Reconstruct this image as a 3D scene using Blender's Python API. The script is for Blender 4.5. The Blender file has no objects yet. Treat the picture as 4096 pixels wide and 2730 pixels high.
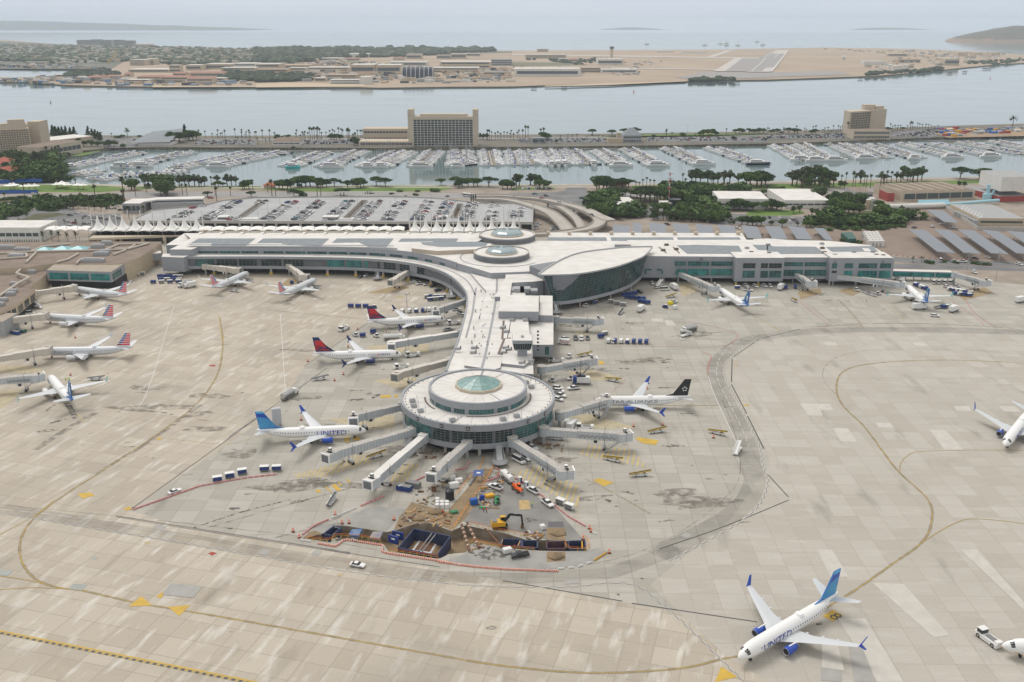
import bpy, bmesh, math, random
from math import cos,sin,atan2,atan,hypot,radians
def SV(n,k,v): n.inputs[k].default_value=v
from mathutils import Vector, Matrix
from mathutils.geometry import tessellate_polygon
random.seed(7)
PI=math.pi;KS='structure'; rad=radians
SC=bpy.context.scene; COL=SC.collection
# ---------------- camera ----------------
F=3878.;VY=90.;H=151.3
PT=atan((1365-VY)/F);CP,SP=cos(PT),sin(PT)
cam=bpy.data.cameras.new('camera');co=bpy.data.objects.new('camera',cam);COL.objects.link(co)
co.location=(0,0,H);co.rotation_euler=(PI/2-PT,0,0)
cam.sensor_width=36;cam.lens=36*F/4096;cam.clip_start=1;cam.clip_end=90000;SC.camera=co
# ---------------- overcast daylight ----------------
SUN_EL,SUN_AZ=rad(58),rad(-35)
w=bpy.data.worlds.new('World');SC.world=w;w.use_nodes=True;nt=w.node_tree;nt.nodes.clear()
o=nt.nodes.new('ShaderNodeOutputWorld');bg=nt.nodes.new('ShaderNodeBackground')
sky=nt.nodes.new('ShaderNodeTexSky');sky.sky_type='NISHITA';sky.sun_disc=False
sky.sun_elevation=SUN_EL;sky.sun_rotation=SUN_AZ;sky.dust_density=3;sky.air_density=1;sky.ozone_density=2
mx=nt.nodes.new('ShaderNodeMixRGB');SV(mx,0,.8)
tc=nt.nodes.new('ShaderNodeTexCoord');mp=nt.nodes.new('ShaderNodeMapping');SV(mp,'Scale',(1,1,9))
nz=nt.nodes.new('ShaderNodeTexNoise');SV(nz,'Scale',1.6);SV(nz,'Detail',3)
cr=nt.nodes.new('ShaderNodeValToRGB');cr.color_ramp.elements[0].color=(6.1,7.0,8.2,1);cr.color_ramp.elements[1].color=(7.3,8.0,9.0,1)
cr.color_ramp.elements[0].position=.35;cr.color_ramp.elements[1].position=.7
L=nt.links.new
L(tc.outputs['Generated'],mp.inputs[0]);L(mp.outputs[0],nz.inputs[0]);L(nz.outputs[0],cr.inputs[0]);pass
sx=nt.nodes.new('ShaderNodeSeparateXYZ');rg=nt.nodes.new('ShaderNodeMapRange');SV(rg,'From Min',.02);SV(rg,'From Max',.35)
hm=nt.nodes.new('ShaderNodeMixRGB');hm.inputs[2].default_value=(8.9,8.6,8.1,1)
L(tc.outputs['Generated'],sx.inputs[0]);L(sx.outputs['Z'],rg.inputs[0]);L(rg.outputs[0],hm.inputs[0]);L(cr.outputs[0],hm.inputs[1]);L(hm.outputs[0],mx.inputs[2])
L(sky.outputs[0],mx.inputs[1]);L(mx.outputs[0],bg.inputs[0]);L(bg.outputs[0],o.inputs[0]);SV(bg,1,.1)
sl=bpy.data.lights.new('sun','SUN');sl.energy=1.5;sl.angle=rad(25);sl.color=(1,.97,.92)
so=bpy.data.objects.new('sun',sl);COL.objects.link(so)
so.rotation_euler=Vector((sin(SUN_AZ)*cos(SUN_EL),cos(SUN_AZ)*cos(SUN_EL),sin(SUN_EL))).to_track_quat('Z','Y').to_euler()
vs=SC.view_settings;vs.view_transform='Standard';vs.look='None';vs.gamma=1;vs.exposure=.13
try: SC.cycles.max_bounces=6;SC.cycles.volume_bounces=1
except Exception: pass
# ---------------- helpers ----------------
R={'A1':(0,0,2.298),'A2':(1024,0,2.298),'A3':(2048,0,2.298),'A4':(3072,0,2.298),'B1':(0,400,2.298),'B2':(1024,400,2.298),'B3':(2048,400,2.298),'B4':(3072,400,2.298),'C1':(0,750,2.298),'C2':(1024,750,2.298),'C3':(2048,750,2.298),'C4':(3072,750,2.298),'D1':(0,1200,2.6133),'D2':(900,1200,2.851),'D3':(1550,1150,2.614),'D4':(2300,1200,2.6133),'E1':(3100,1200,2.3625),'E2':(1500,1400,2.851),'E3':(1200,1700,3.136),'E4':(1800,1700,2.941),'E5':(1150,2050,3.361),'E6':(1750,2000,2.941),'E7':(2800,2200,1.8156),'E8':(0,2000,1.6807),'O':(0,0,.57446),'P':(0,0,1.)}
def G(px,py,z=0):
 dx=(px-2048)/F;dz=-(py-1365)/F
 t=(z-H)/(-SP+dz*CP); return (dx*t,(CP+dz*SP)*t)
def W(r,x,y,z=0):
 a,b,s=R[r]; return G(a+x/s,b+y/s,z)
def WL(r,pts,z=0): return [W(r,x,y,z) for x,y in pts]
def HT(r,x,y,top):
 a,b,s=R[r]; X,Y=G(a+x/s,b+y/s); v=(b+top/s-1365)/F
 q=(-v*Y*CP-Y*SP)/(CP-v*SP); return q+H
MATS={}
def mat(name,col,rough=.6,var=0,scale=.3,col2=None,metal=0,spec=.4,detail=4,coord='Position',stretch=None,bump=0):
 if name in MATS: return MATS[name]
 m=bpy.data.materials.new(name);m.use_nodes=True;nt=m.node_tree;b=nt.nodes['Principled BSDF']
 SV(b,'Base Color',(*col,1));b.inputs['Roughness'].default_value=rough
 b.inputs['Metallic'].default_value=metal;b.inputs['Specular IOR Level'].default_value=spec
 if var or col2:
  n=nt.nodes.new('ShaderNodeTexNoise');n.inputs['Scale'].default_value=scale;n.inputs['Detail'].default_value=detail
  if coord=='Position': g=nt.nodes.new('ShaderNodeNewGeometry');s=g.outputs['Position']
  else: g=nt.nodes.new('ShaderNodeTexCoord');s=g.outputs[coord]
  if stretch:
   p=nt.nodes.new('ShaderNodeMapping');SV(p,'Rotation',(0,0,stretch[3]));p.inputs['Scale'].default_value=stretch[:3]
   nt.links.new(s,p.inputs[0]);s=p.outputs[0]
  nt.links.new(s,n.inputs['Vector'])
  r=nt.nodes.new('ShaderNodeValToRGB');e=r.color_ramp.elements;e[0].position=.32;e[1].position=.68
  c2=col2 or tuple(min(1,c*(1+var)) for c in col);c1=col if col2 else tuple(c*(1-var) for c in col)
  e[0].color=(*c1,1);e[1].color=(*c2,1);nt.links.new(n.outputs[0],r.inputs[0]);nt.links.new(r.outputs[0],b.inputs['Base Color'])
  if bump:
   bp=nt.nodes.new('ShaderNodeBump');bp.inputs['Strength'].default_value=bump;nt.links.new(n.outputs[0],bp.inputs['Height']);nt.links.new(bp.outputs[0],b.inputs['Normal'])
 MATS[name]=m;return m
def tagged(o,label=None,cat=None,group=None,kind=None):
 if label:o['label']=label
 if cat:o['category']=cat
 if group:o['group']=group
 if kind:o['kind']=kind
 return o
def thing(name,label,cat,loc=(0,0,0),group=None,rz=0):
 o=bpy.data.objects.new(name,None);COL.objects.link(o);o.location=loc if len(loc)==3 else (loc[0],loc[1],0);o.rotation_euler=(0,0,rz)
 o.empty_display_size=.5;return tagged(o,label,cat,group)
class M:
 def __init__(s,o=(0,0,0)): s.v=[];s.f=[];s.mi=[];s.ms=[];s.o=o if len(o)==3 else(o[0],o[1],0);s.sm=set()
 def k(s,m):
  if m not in s.ms:s.ms.append(m)
  return s.ms.index(m)
 def face(s,pts,m,smooth=False):
  n=len(s.v);s.v+= [tuple(p) for p in pts];s.f.append(tuple(range(n,n+len(pts))));s.mi.append(s.k(m))
 def box(s,x,y,z0,sx,sy,sz,m,a=0,top=None,tz=0):
  c,q=cos(a),sin(a);n=len(s.v)
  for dz in(0,1):
   for dx,dy in((-.5,-.5),(.5,-.5),(.5,.5),(-.5,.5)):
    X,Y=dx*sx,dy*sy;s.v.append((x+X*c-Y*q,y+X*q+Y*c,z0+dz*sz))
  for i,f in enumerate(((3,2,1,0),(4,5,6,7),(0,1,5,4),(1,2,6,5),(2,3,7,6),(3,0,4,7))):
   s.f.append(tuple(n+j for j in f));s.mi.append(s.k(top if(top and i==1) else m))
  return s
 def prism(s,pts,z0,z1,m,top=None,bot=True):
  if sum(pts[i-1][0]*pts[i][1]-pts[i][0]*pts[i-1][1] for i in range(len(pts)))<0: pts=pts[::-1]
  n=len(s.v);N=len(pts)
  zf=z1 if callable(z1) else (lambda x,y:z1)
  s.v+=[(p[0],p[1],z0) for p in pts]+[(p[0],p[1],zf(p[0],p[1])) for p in pts]
  for i in range(N):
   j=(i+1)%N;s.f.append((n+i,n+j,n+N+j,n+N+i));s.mi.append(s.k(m))
  tt=top or m
  if N<=4 :
   s.f.append(tuple(n+N+i for i in range(N)));s.mi.append(s.k(tt))
  else:
   for t in tessellate_polygon([[Vector((p[0],p[1],0)) for p in pts]]): s.f.append(tuple(n+N+i for i in t));s.mi.append(s.k(tt))
  if bot and N<=4: s.f.append(tuple(n+N-1-i for i in range(N)));s.mi.append(s.k(m))
  return s
 def sheet(s,loops,z,m):
  V=[Vector((p[0],p[1],0)) for l in loops for p in l];n=len(s.v);s.v+=[(p.x,p.y,z) for p in V]
  for t in tessellate_polygon([[Vector((p[0],p[1],0)) for p in l] for l in loops]):
   a,b,c=(V[i] for i in t)
   if (b-a).cross(c-a).z<0:t=t[::-1]
   s.f.append(tuple(n+i for i in t));s.mi.append(s.k(m))
  return s
 def loft(s,rings,m,cap=True,closed=True):
  n=len(s.v);K=len(rings[0])
  for r in rings:s.v+=[tuple(p) for p in r]
  for i in range(len(rings)-1):
   for j in range(K if closed else K-1):
    a=n+i*K+j;b=n+i*K+(j+1)%K;s.f.append((a,b,b+K,a+K));s.mi.append(s.k(m));s.sm.add(len(s.f)-1)
  if cap:
   s.f.append(tuple(n+K-1-j for j in range(K)));s.mi.append(s.k(m));e=n+(len(rings)-1)*K;s.f.append(tuple(e+j for j in range(K)));s.mi.append(s.k(m))
  return s
 def cyl(s,x,y,z0,z1,r0,m,r1=None,n=12,top=None):
  r1=r0 if r1 is None else r1
  s.loft([[(x+r*cos(2*PI*i/n),y+r*sin(2*PI*i/n),z) for i in range(n)] for r,z in((r0,z0),(r1,z1))],m)
  if top:s.mi[-1]=s.k(top)
  return s
 def tube(s,p,q,r,m,n=6,r1=None):
  p,q=Vector(p),Vector(q);d=(q-p)
  if d.length<1e-6:return s
  d.normalize();u=d.orthogonal().normalized();v=d.cross(u);r1=r if r1 is None else r1
  s.loft([[c+(u*cos(2*PI*i/n)+v*sin(2*PI*i/n))*rr for i in range(n)] for c,rr in((p,r),(q,r1))],m);return s
 def path(s,pts,r,m,n=5):
  for a,b in zip(pts,pts[1:]):s.tube(a,b,r,m,n)
  return s
 def beam(s,p,q,wd,ht,m):
  p,q=Vector(p),Vector(q);d=(q-p).normalized();u=Vector((-d.y,d.x,0))
  u=u.normalized() if u.length>1e-4 else Vector((1,0,0));v=d.cross(u)
  s.loft([[c+u*a*wd/2+v*b*ht/2 for a,b in((-1,-1),(1,-1),(1,1),(-1,1))] for c in(p,q)],m)
  for i in range(1,7): s.sm.discard(len(s.f)-i)
  return s
 def ribbon(s,pts,wd,z,m,th=0,dash=None,off=0):
  pts=[Vector((p[0],p[1])) for p in pts];n=len(pts);L,Rr=[],[]
  for i in range(n):
   a=pts[max(i-1,0)];b=pts[min(i+1,n-1)];d=(b-a).normalized();u=Vector((-d.y,d.x))
   L.append(pts[i]+u*(wd/2+off));Rr.append(pts[i]+u*(off-wd/2))
  for i in range(n-1):
   if dash and not dash(i):continue
   zz=(lambda p:z(p) if callable(z) else z)
   q=[(*Rr[i],zz(i)),(*Rr[i+1],zz(i+1)),(*L[i+1],zz(i+1)),(*L[i],zz(i))]
   if th:
    lo=[(a,b,c-th) for a,b,c in q];s.face(q,m);s.face(lo[::-1],m)
    for j in range(4):
     k=(j+1)%4;s.face([lo[j],lo[k],q[k],q[j]],m)
   else:s.face(q,m)
  return s
 def mk(s,name,parent=None,label=None,cat=None,group=None,kind=None,smooth=False,place=None):
  me=bpy.data.meshes.new(name);ox,oy,oz=s.o
  me.from_pydata([(x-ox,y-oy,z-oz) for x,y,z in s.v],[],s.f)
  for m in s.ms:me.materials.append(m)
  me.polygons.foreach_set('material_index',s.mi)
  if smooth: me.polygons.foreach_set('use_smooth',[i in s.sm for i in range(len(s.f))])
  me.update();o=bpy.data.objects.new(name,me);COL.objects.link(o)
  if parent is not None:o.parent=parent
  else:o.location=s.o
  if place:o.location=place
  return tagged(o,label,cat,group,kind)
def tree_of(o): return (o,[tree_of(c) for c in o.children])
def copy_tree(t,parent=None):
 c=t[0].copy();COL.objects.link(c)
 if parent is not None:c.parent=parent
 for ch in t[1]:copy_tree(ch,c)
 return c
class Proto:
 def __init__(s,fn,*a): s.fn=fn;s.a=a;s.o=None
 def put(s,loc,rz=0,label=None,group=None,scale=None,cat=None):
  if s.o is None: s.o=s.fn(*s.a);s.t=tree_of(s.o);o=s.o
  else:o=copy_tree(s.t)
  o.location=loc if len(loc)==3 else(loc[0],loc[1],0);o.rotation_euler=(0,0,rz)
  if scale:o.scale=(scale,)*3 if not hasattr(scale,'__len__') else scale
  else:o.scale=(1,1,1)
  return tagged(o,label,cat,group)
def resample(pts,step):
 pts=[Vector((p[0],p[1])) for p in pts];out=[pts[0]];acc=0
 for a,b in zip(pts,pts[1:]):
  L_=(b-a).length;d=0
  while acc+L_-d>=step:
   d+=step-acc;acc=0;out.append(a.lerp(b,d/L_))
  acc+=L_-d
 return out
def spath(pts,n=8):
 P=[Vector((p[0],p[1])) for p in pts];out=[]
 for i in range(len(P)-1):
  p0=P[max(i-1,0)];p1=P[i];p2=P[i+1];p3=P[min(i+2,len(P)-1)]
  for k in range(n):
   t=k/n;out.append(.5*((2*p1)+(p2-p0)*t+(2*p0-5*p1+4*p2-p3)*t*t+(3*p1-p0-3*p2+p3)*t**3))
 out.append(P[-1]);return out
ORD=['first','second','third','fourth','fifth','sixth','seventh','eighth','ninth','tenth','eleventh','twelfth','thirteenth','fourteenth','fifteenth','sixteenth','seventeenth','eighteenth','nineteenth','twentieth']
TN=['','','twenty','thirty','forty','fifty','sixty','seventy','eighty','ninety']
def nth(i):
 if i<20:return ORD[i]
 i+=1;t=TN[i//10%10] if i<100 else 'hundred';return (t[:-1]+'ieth' if i%10==0 and i<100 else t+'-'+ORD[i%10-1])
# ================= ground, water, land =================
def water_mat():
 m=bpy.data.materials.new('water');m.use_nodes=True;nt=m.node_tree;b=nt.nodes['Principled BSDF']
 SV(b,'Base Color',(.13,.185,.19,1));SV(b,'Roughness',.09);SV(b,'IOR',1.33);SV(b,'Specular IOR Level',.8)
 g=nt.nodes.new('ShaderNodeNewGeometry');hs=[]
 for sc,st,rt in((.35,.12,.2),(.012,.3,.5)):
  p=nt.nodes.new('ShaderNodeMapping');SV(p,'Scale',(.6,1.6,1));SV(p,'Rotation',(0,0,rt))
  n=nt.nodes.new('ShaderNodeTexNoise');n.inputs['Scale'].default_value=sc;SV(n,'Detail',5)
  nt.links.new(g.outputs['Position'],p.inputs[0]);nt.links.new(p.outputs[0],n.inputs['Vector']);hs.append(n)
 bp=nt.nodes.new('ShaderNodeBump');SV(bp,'Strength',.03);SV(bp,'Distance',.5)
 nt.links.new(hs[0].outputs[0],bp.inputs['Height']);nt.links.new(bp.outputs[0],b.inputs['Normal'])
 r=nt.nodes.new('ShaderNodeMapRange');SV(r,'From Min',.35);SV(r,'From Max',.65);SV(r,'To Min',.04);SV(r,'To Max',.12)
 nt.links.new(hs[1].outputs[0],r.inputs[0]);nt.links.new(r.outputs[0],b.inputs['Roughness']);return m
WATER=water_mat()
M().sheet([[(-30000,300),(30000,300),(30000,15800),(-30000,15800)]],-1.5,WATER).mk('sea_water',kind=KS)
def concrete(name,rot,c1,c2,joint,streak,cell=7.6,streakcol=(.60,.58,.53),stain=(.30,.275,.235),ja=.75):
 m=bpy.data.materials.new(name);m.use_nodes=True;nt=m.node_tree;b=nt.nodes['Principled BSDF'];N=nt.nodes.new;L=nt.links.new
 g=N('ShaderNodeNewGeometry')
 p=N('ShaderNodeMapping');p.vector_type='TEXTURE';SV(p,'Rotation',(0,0,rot));L(g.outputs['Position'],p.inputs[0])
 br=N('ShaderNodeTexBrick');br.offset=0;SV(br,'Scale',1);br.inputs['Brick Width'].default_value=cell;br.inputs['Row Height'].default_value=cell
 SV(br,'Mortar Size',.15);SV(br,'Mortar Smooth',.4);SV(br,'Color1',(*c1,1));SV(br,'Color2',(*c2,1))
 SV(br,'Mortar',(*joint,1));L(p.outputs[0],br.inputs['Vector'])
 col=br.outputs['Color']
 def mix(col,c,fac,mode='MIX'):
  x=N('ShaderNodeMixRGB');x.blend_type=mode;L(col,x.inputs[1])
  if hasattr(c,'__len__'):SV(x,2,(*c,1))
  else:L(c,x.inputs[2])
  L(fac,x.inputs[0]);return x.outputs[0]
 def noise(sc,scale,lo,hi,amp,det=5):
  q=N('ShaderNodeMapping');q.inputs['Scale'].default_value=sc;L(p.outputs[0],q.inputs[0])
  n=N('ShaderNodeTexNoise');n.inputs['Scale'].default_value=scale;n.inputs['Detail'].default_value=det;L(q.outputs[0],n.inputs['Vector'])
  r=N('ShaderNodeMapRange');r.inputs['From Min'].default_value=lo;r.inputs['From Max'].default_value=hi;r.inputs['To Max'].default_value=amp;L(n.outputs[0],r.inputs[0]);return r.outputs[0]
 col=mix(col,streakcol,noise((1,.22,1) if streak else(.25,1,1),.33,.54,.70,.8 if streak else .22))
 col=mix(col,stain,noise((1,1,1),.02,.48,.72,.55 if streak else .28))
 col=mix(col,stain,noise((.06,1,1),.16,.55,.8,.35))
 col=mix(col,(.16,.145,.125),noise((1,.3,1),.12,.6,.78,.5))
 col=mix(col,(.2,.18,.16),noise((1,1,1),1.6,.6,.75,.4,3))
 L(col,b.inputs['Base Color']);SV(b,'Roughness',.85);SV(b,'Specular IOR Level',.25)
 return m
CON_L=concrete('apron_concrete_warm',rad(-15.9),(.40,.35,.285),(.48,.43,.355),(.345,.305,.25),True)
CON_R=concrete('apron_concrete_grey',rad(-1),(.40,.37,.32),(.46,.43,.38),(.375,.345,.295),False,cell=7.6,stain=(.35,.325,.28))
CON_M=concrete('apron_concrete_mid',rad(-1),(.35,.33,.285),(.43,.405,.36),(.30,.28,.24),False,stain=(.30,.275,.235))
DIRT=mat('dirt',(.30,.215,.125),.95,col2=(.20,.15,.095),scale=.25)
PIT=[('E3',45,1435),('E3',110,1370),('E3',260,1375),('E3',440,1265),('E3',530,1262),('E3',1090,1345),('E3',1170,1330),('E3',1430,1245),('E3',1620,1230),('E3',1900,1330),('E6',330,300),('E6',820,400),('E6',1040,470),('E6',1280,475),('E6',1740,490),('E6',1750,600),('E6',1500,605),('E6',1200,600),('E6',740,560),('E6',540,525),('E6',400,520),('E6',330,620),('E6',130,640),('E6',30,690),('E5',1990,620),('E5',1360,520),('E5',1290,430),('E5',600,345),('E5',580,405),('E5',240,350)]
PITW=[W(*p) for p in PIT]
XS=-12.
SH=[('B1',-60,775),('B1',720,770),('P',700,742),('P',1024,744),('P',1500,741),('P',2048,738),('P',2700,733),('P',3072,726),('P',3500,715),('P',3900,707),('P',4300,703)]
shore=[W(*p) for p in SH]
LB=[(-1500,-400),(1500,-400),(1500,shore[-1][1]),*shore[::-1],(-1500,shore[0][1]-10)]
g=M();g.sheet([LB,PITW],0,CON_M)
for a,b in zip(LB,LB[1:]+LB[:1]):g.face([(a[0],a[1],-3),(b[0],b[1],-3),(b[0],b[1],0),(a[0],a[1],0)],DIRT)
g.mk('ground',kind=KS)
p=M();p.sheet([PITW],-3.6,DIRT)
cw=mat('pit_bank',(.22,.165,.11),.95,col2=(.34,.31,.26),scale=.4)
for a,b in zip(PITW,PITW[1:]+PITW[:1]):p.face([(a[0],a[1],-3.6),(b[0],b[1],-3.6),(b[0],b[1],-.0),(a[0],a[1],-.0)],cw)
p.mk('terrain_pit',kind=KS)
seam=[W('P',5200,2900),W('P',2050,2330),W('E8',2353,360),W('E8',1290,195),W('P',520,2045),W('P',1096,1650),W('P',1215,1472),W('P',1470,1290),W('P',1800,1180),W('C2',1700,860),W('C2',900,800),W('C1',1500,800)]
left=[(-600,100)]+[(seam[0][0],100)]+seam[:]+[(-600,W('C1',1500,800)[1])]
M().sheet([left],.012,CON_L).mk('apron_left',kind=KS)
right=[W('D4',1650,1568),W('D4',2000,1568),W('D4',1560,900),W('D4',1560,640),W('D4',1880,420),W('E1',100,350),W('E1',900,300),W('E1',2353,330),(700,W('E1',2353,330)[1]),(700,100),(seam[0][0]-40,100),W('P',2900,2620),W('P',2600,2340),W('P',2920,2080),W('P',3080,1860)][1:]
M().sheet([right],.014,CON_R).mk('apron_right',kind=KS)
PALE=mat('pale_slab',(.50,.475,.43),.85,var=.06);DARK=mat('dark_slab',(.345,.335,.315),.85,var=.08);GRN=mat('green_grey_slab',(.33,.345,.33),.85,var=.08)
pl=M();zz=.02
for r,q in [('E1',[(235,980),(520,985),(550,1040),(430,1040),(450,1095),(315,1092)]),('E1',[(545,1210),(690,1215),(775,1342),(620,1335)]),('E1',[(1460,1228),(1610,1232),(1780,1417),(1600,1417)]),('E1',[(1295,402),(1410,402),(1450,440),(1330,440)]),('E1',[(455,400),(570,402),(595,435),(490,432)]),('E1',[(1690,1005),(1830,1005),(1860,1055),(1720,1050)]),('E1',[(2110,1005),(2270,1008),(2320,1060),(2170,1058)]),('E1',[(950,1162),(1090,1165),(1125,1210),(975,1208)]),
 ('E7',[(1000,500),(1200,500),(1480,962),(1290,962)]),('E7',[(1250,240),(1480,250),(1810,620),(1700,640)]),('E7',[(850,0),(960,0),(1080,200),(950,200)]),('E7',[(885,690),(1000,690),(1050,880),(885,855)]),('E7',[(1890,0),(2010,0),(2353,380),(2353,440)]),('D4',[(800,195),(920,195),(925,235),(800,230)]),('D4',[(930,215),(1010,215),(1060,270),(960,275)])]:
 zz+=.004;pl.sheet([WL(r,q)],zz,PALE)
for r,q in [('E8',[(490,565),(590,572),(550,610),(465,602)]),('E8',[(0,470),(90,480),(50,515),(0,508)])]:zz+=.004;pl.sheet([WL(r,q)],zz,GRN)
for r,q in [('E7',[(880,855),(1030,880),(1030,962),(880,950)]),('E7',[(1080,700),(1180,715),(1280,962),(1120,962)]),('E8',[(1150,560),(1360,585),(1300,660),(1090,640)])]:zz+=.004;pl.sheet([WL(r,q)],zz,DARK)
pl.mk('apron_patches',kind=KS)
# -------- landside ground
TAN=mat('landside_paving',(.25,.205,.165),.9,col2=(.34,.29,.24),scale=.06)
ASPH=mat('asphalt',(.13,.13,.135),.85,col2=(.2,.2,.2),scale=.05)
ROADM=mat('road_asphalt',(.25,.245,.24),.85,col2=(.31,.30,.29),scale=.04)
GRASS=mat('grass',(.13,.21,.035),.95,col2=(.085,.15,.03),scale=.05)
DGR=mat('shrub_ground',(.05,.07,.03),.95,col2=(.13,.11,.065),scale=.12)
yb=W('P',1500,925)[1]
M().sheet([[(-1500,W('P',0,985)[1]),W('P',0,985),W('P',650,925),W('P',2300,925),W('P',2400,960),W('P',3500,1000),W('P',3580,1090),W('P',4200,1150),(1490,W('P',4200,1150)[1]),(1490,W('P',4300,705)[1]),W('P',4300,708),W('P',3900,712),W('P',3500,720),W('P',3072,731),W('P',2700,738),W('P',2048,743),W('P',1024,749),W('P',700,747),W('B1',600,790),W('B1',0,790),(-1490,shore[0][1]-20)]],.02,TAN).mk('landside_ground',kind=KS)
def poly(name,r,pts,m,z=.05,kind=KS):
 return M().sheet([WL(r,pts)],z,m).mk(name,kind=kind)
poly('road','P',[(-300,790),(300,778),(620,768),(1000,768),(1500,772),(2048,775),(2350,770),(3072,765),(3600,752),(4300,735),(4300,748),(3600,765),(3072,778),(2500,792),(2300,800),(1500,792),(1000,788),(620,790),(250,805),(-300,835)],ROADM)
poly('intersection','B3',[(-20,860),(390,850),(480,835),(510,800),(680,800),(700,870),(760,920),(740,1034),(480,1034),(300,950),(-20,880)],ASPH,.06)
poly('lawn','B1',[(60,790),(160,775),(960,790),(1150,810),(1150,830),(930,850),(0,850),(-100,830)],GRASS,.06)
poly('lawn','B1',[(1250,800),(2400,795),(2400,820),(1250,822)],GRASS,.055)
poly('lawn','B2',[(190,815),(700,795),(1150,790),(1750,795),(1800,815),(1700,838),(900,850),(0,830)],GRASS,.065)
poly('lawn','B3',[(1100,790),(2353,780),(2353,815),(2200,825),(1250,832),(1100,815)],GRASS,.06)
poly('lawn','B4',[(-10,775),(700,765),(2100,735),(2160,760),(1200,790),(300,815),(-10,825)],GRASS,.06)
poly('lawn','B3',[(0,800),(0,830),(380,822),(420,795)],GRASS,.06)
poly('lawn','C4',[(-200,250),(-160,210),(50,205),(310,215),(340,240),(200,262),(-200,262)],GRASS,.07)
poly('car_park','C3',[(1700,235),(2353,255),(2353,340),(2100,335),(1880,345),(1700,300)],ASPH,.05)
poly('car_park','C3',[(1200,190),(1700,205),(1690,260),(1280,290),(1150,250)],ASPH,.055)
poly('car_park','C4',[(-20,262),(360,272),(640,265),(1180,235),(1120,350),(700,380),(300,370),(-20,345)],ASPH,.055)
BRN=mat('brown_asphalt',(.21,.16,.13),.9,col2=(.26,.20,.16),scale=.05)
poly('car_park','C4',[(-200,345),(560,400),(1150,390),(1300,215),(1620,180),(1900,385),(2500,400),(2500,690),(1400,640),(1000,600),(560,540),(-200,540)],BRN,.06)
poly('road','C4',[(1140,640),(1400,655),(2500,700),(2500,740),(1400,705),(1150,680)],ASPH,.07)
poly('road','C4',[(1150,700),(2500,745),(2500,775),(1150,745)],ASPH,.065)
poly('road','C1',[(-60,240),(300,200),(620,180),(700,215),(850,250),(1100,240),(1150,380),(-60,400)],ASPH,.05)
poly('planting_bed','C1',[(100,330),(330,245),(540,235),(620,250),(420,290),(180,350)],DGR,.08)
poly('planting_bed','C1',[(-40,120),(400,90),(1130,110),(1130,150),(700,150),(300,190),(-40,260)],DGR,.08)
poly('shrub_border','B3',[(700,880),(1200,830),(1900,850),(2353,830),(2353,1034),(1700,1034),(1400,1000),(1200,1034),(700,1034)],DGR,.045)
poly('shrub_border','C4',[(360,265),(700,230),(1200,200),(1320,250),(1250,350),(900,385),(500,390),(300,350)],DGR,.09)
poly('promenade_path','P',[(600,752),(1500,748),(2500,748),(2500,751),(1500,752),(600,757)],mat('path_concrete',(.42,.38,.32),.9),.09)
# -------- harbour island
ISL=mat('island_ground',(.20,.17,.13),.95,col2=(.12,.12,.10),scale=.02)
isl=[W('P',x,y,-1) for x,y in [(-250,660),(130,690),(215,670),(240,640),(330,612),(450,600),(640,598),(1024,599),(1500,601),(1700,599),(2048,597),(2500,592),(3072,583),(3300,576),(3600,563),(3900,553),(4300,545),(4300,496),(3900,508),(3500,521),(3072,533),(2500,542),(2048,547),(1640,548),(1024,551),(620,552),(400,549),(190,545),(-250,540)]]
g=M();g.sheet([isl],1.6,ISL)
RIP=mat('riprap',(.16,.13,.09),.95,col2=(.07,.08,.05),scale=.3)
for a,b in zip(isl,isl[1:]+isl[:1]):g.face([(a[0],a[1],-3),(b[0],b[1],-3),(b[0],b[1],1.6),(a[0],a[1],1.6)],RIP)
g.mk('island_ground',kind=KS)
def isheet(name,r,pts,m,z=1.8): return M().sheet([WL(r,pts,1.6)],z,m).mk(name,kind=KS)
isheet('lawn','B3',[(770,338),(1010,328),(1450,318),(2353,310),(2353,322),(1500,345),(1000,348)],GRASS)
isheet('lawn','B1',[(760,490),(930,465),(900,480),(760,515),(640,520)],GRASS)
isheet('road','P',[(640,556),(1024,556),(1640,553),(2048,552),(2500,547),(3072,538),(3072,543),(2500,553),(2048,558),(1640,560),(1024,563),(640,562)],ROADM)
isheet('car_park','B2',[(440,375),(940,370),(940,410),(440,415)],ASPH,1.85)
isheet('car_park','B1',[(930,345),(1300,350),(1240,440),(1000,445),(900,400)],ASPH,1.85)
isheet('car_park','B1',[(1820,360),(2353,360),(2353,418),(1780,420)],ASPH,1.83)
isheet('car_park','B3',[(60,350),(900,350),(880,398),(60,400)],ASPH,1.85)
isheet('car_park','B3',[(1240,345),(2353,335),(2353,395),(1240,390)],ASPH,1.85)
isheet('car_park','B4',[(-10,330),(700,300),(700,360),(-10,365)],ASPH,1.85)
isheet('car_park','B4',[(1120,290),(1560,262),(1700,262),(1500,350),(1120,345)],ASPH,1.85)
isheet('excavation_ground','B4',[(1500,300),(1750,262),(2353,275),(2353,335),(1650,350)],mat('sand_fill',(.36,.26,.17),.95,col2=(.27,.19,.12),scale=.05),1.9)
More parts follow.
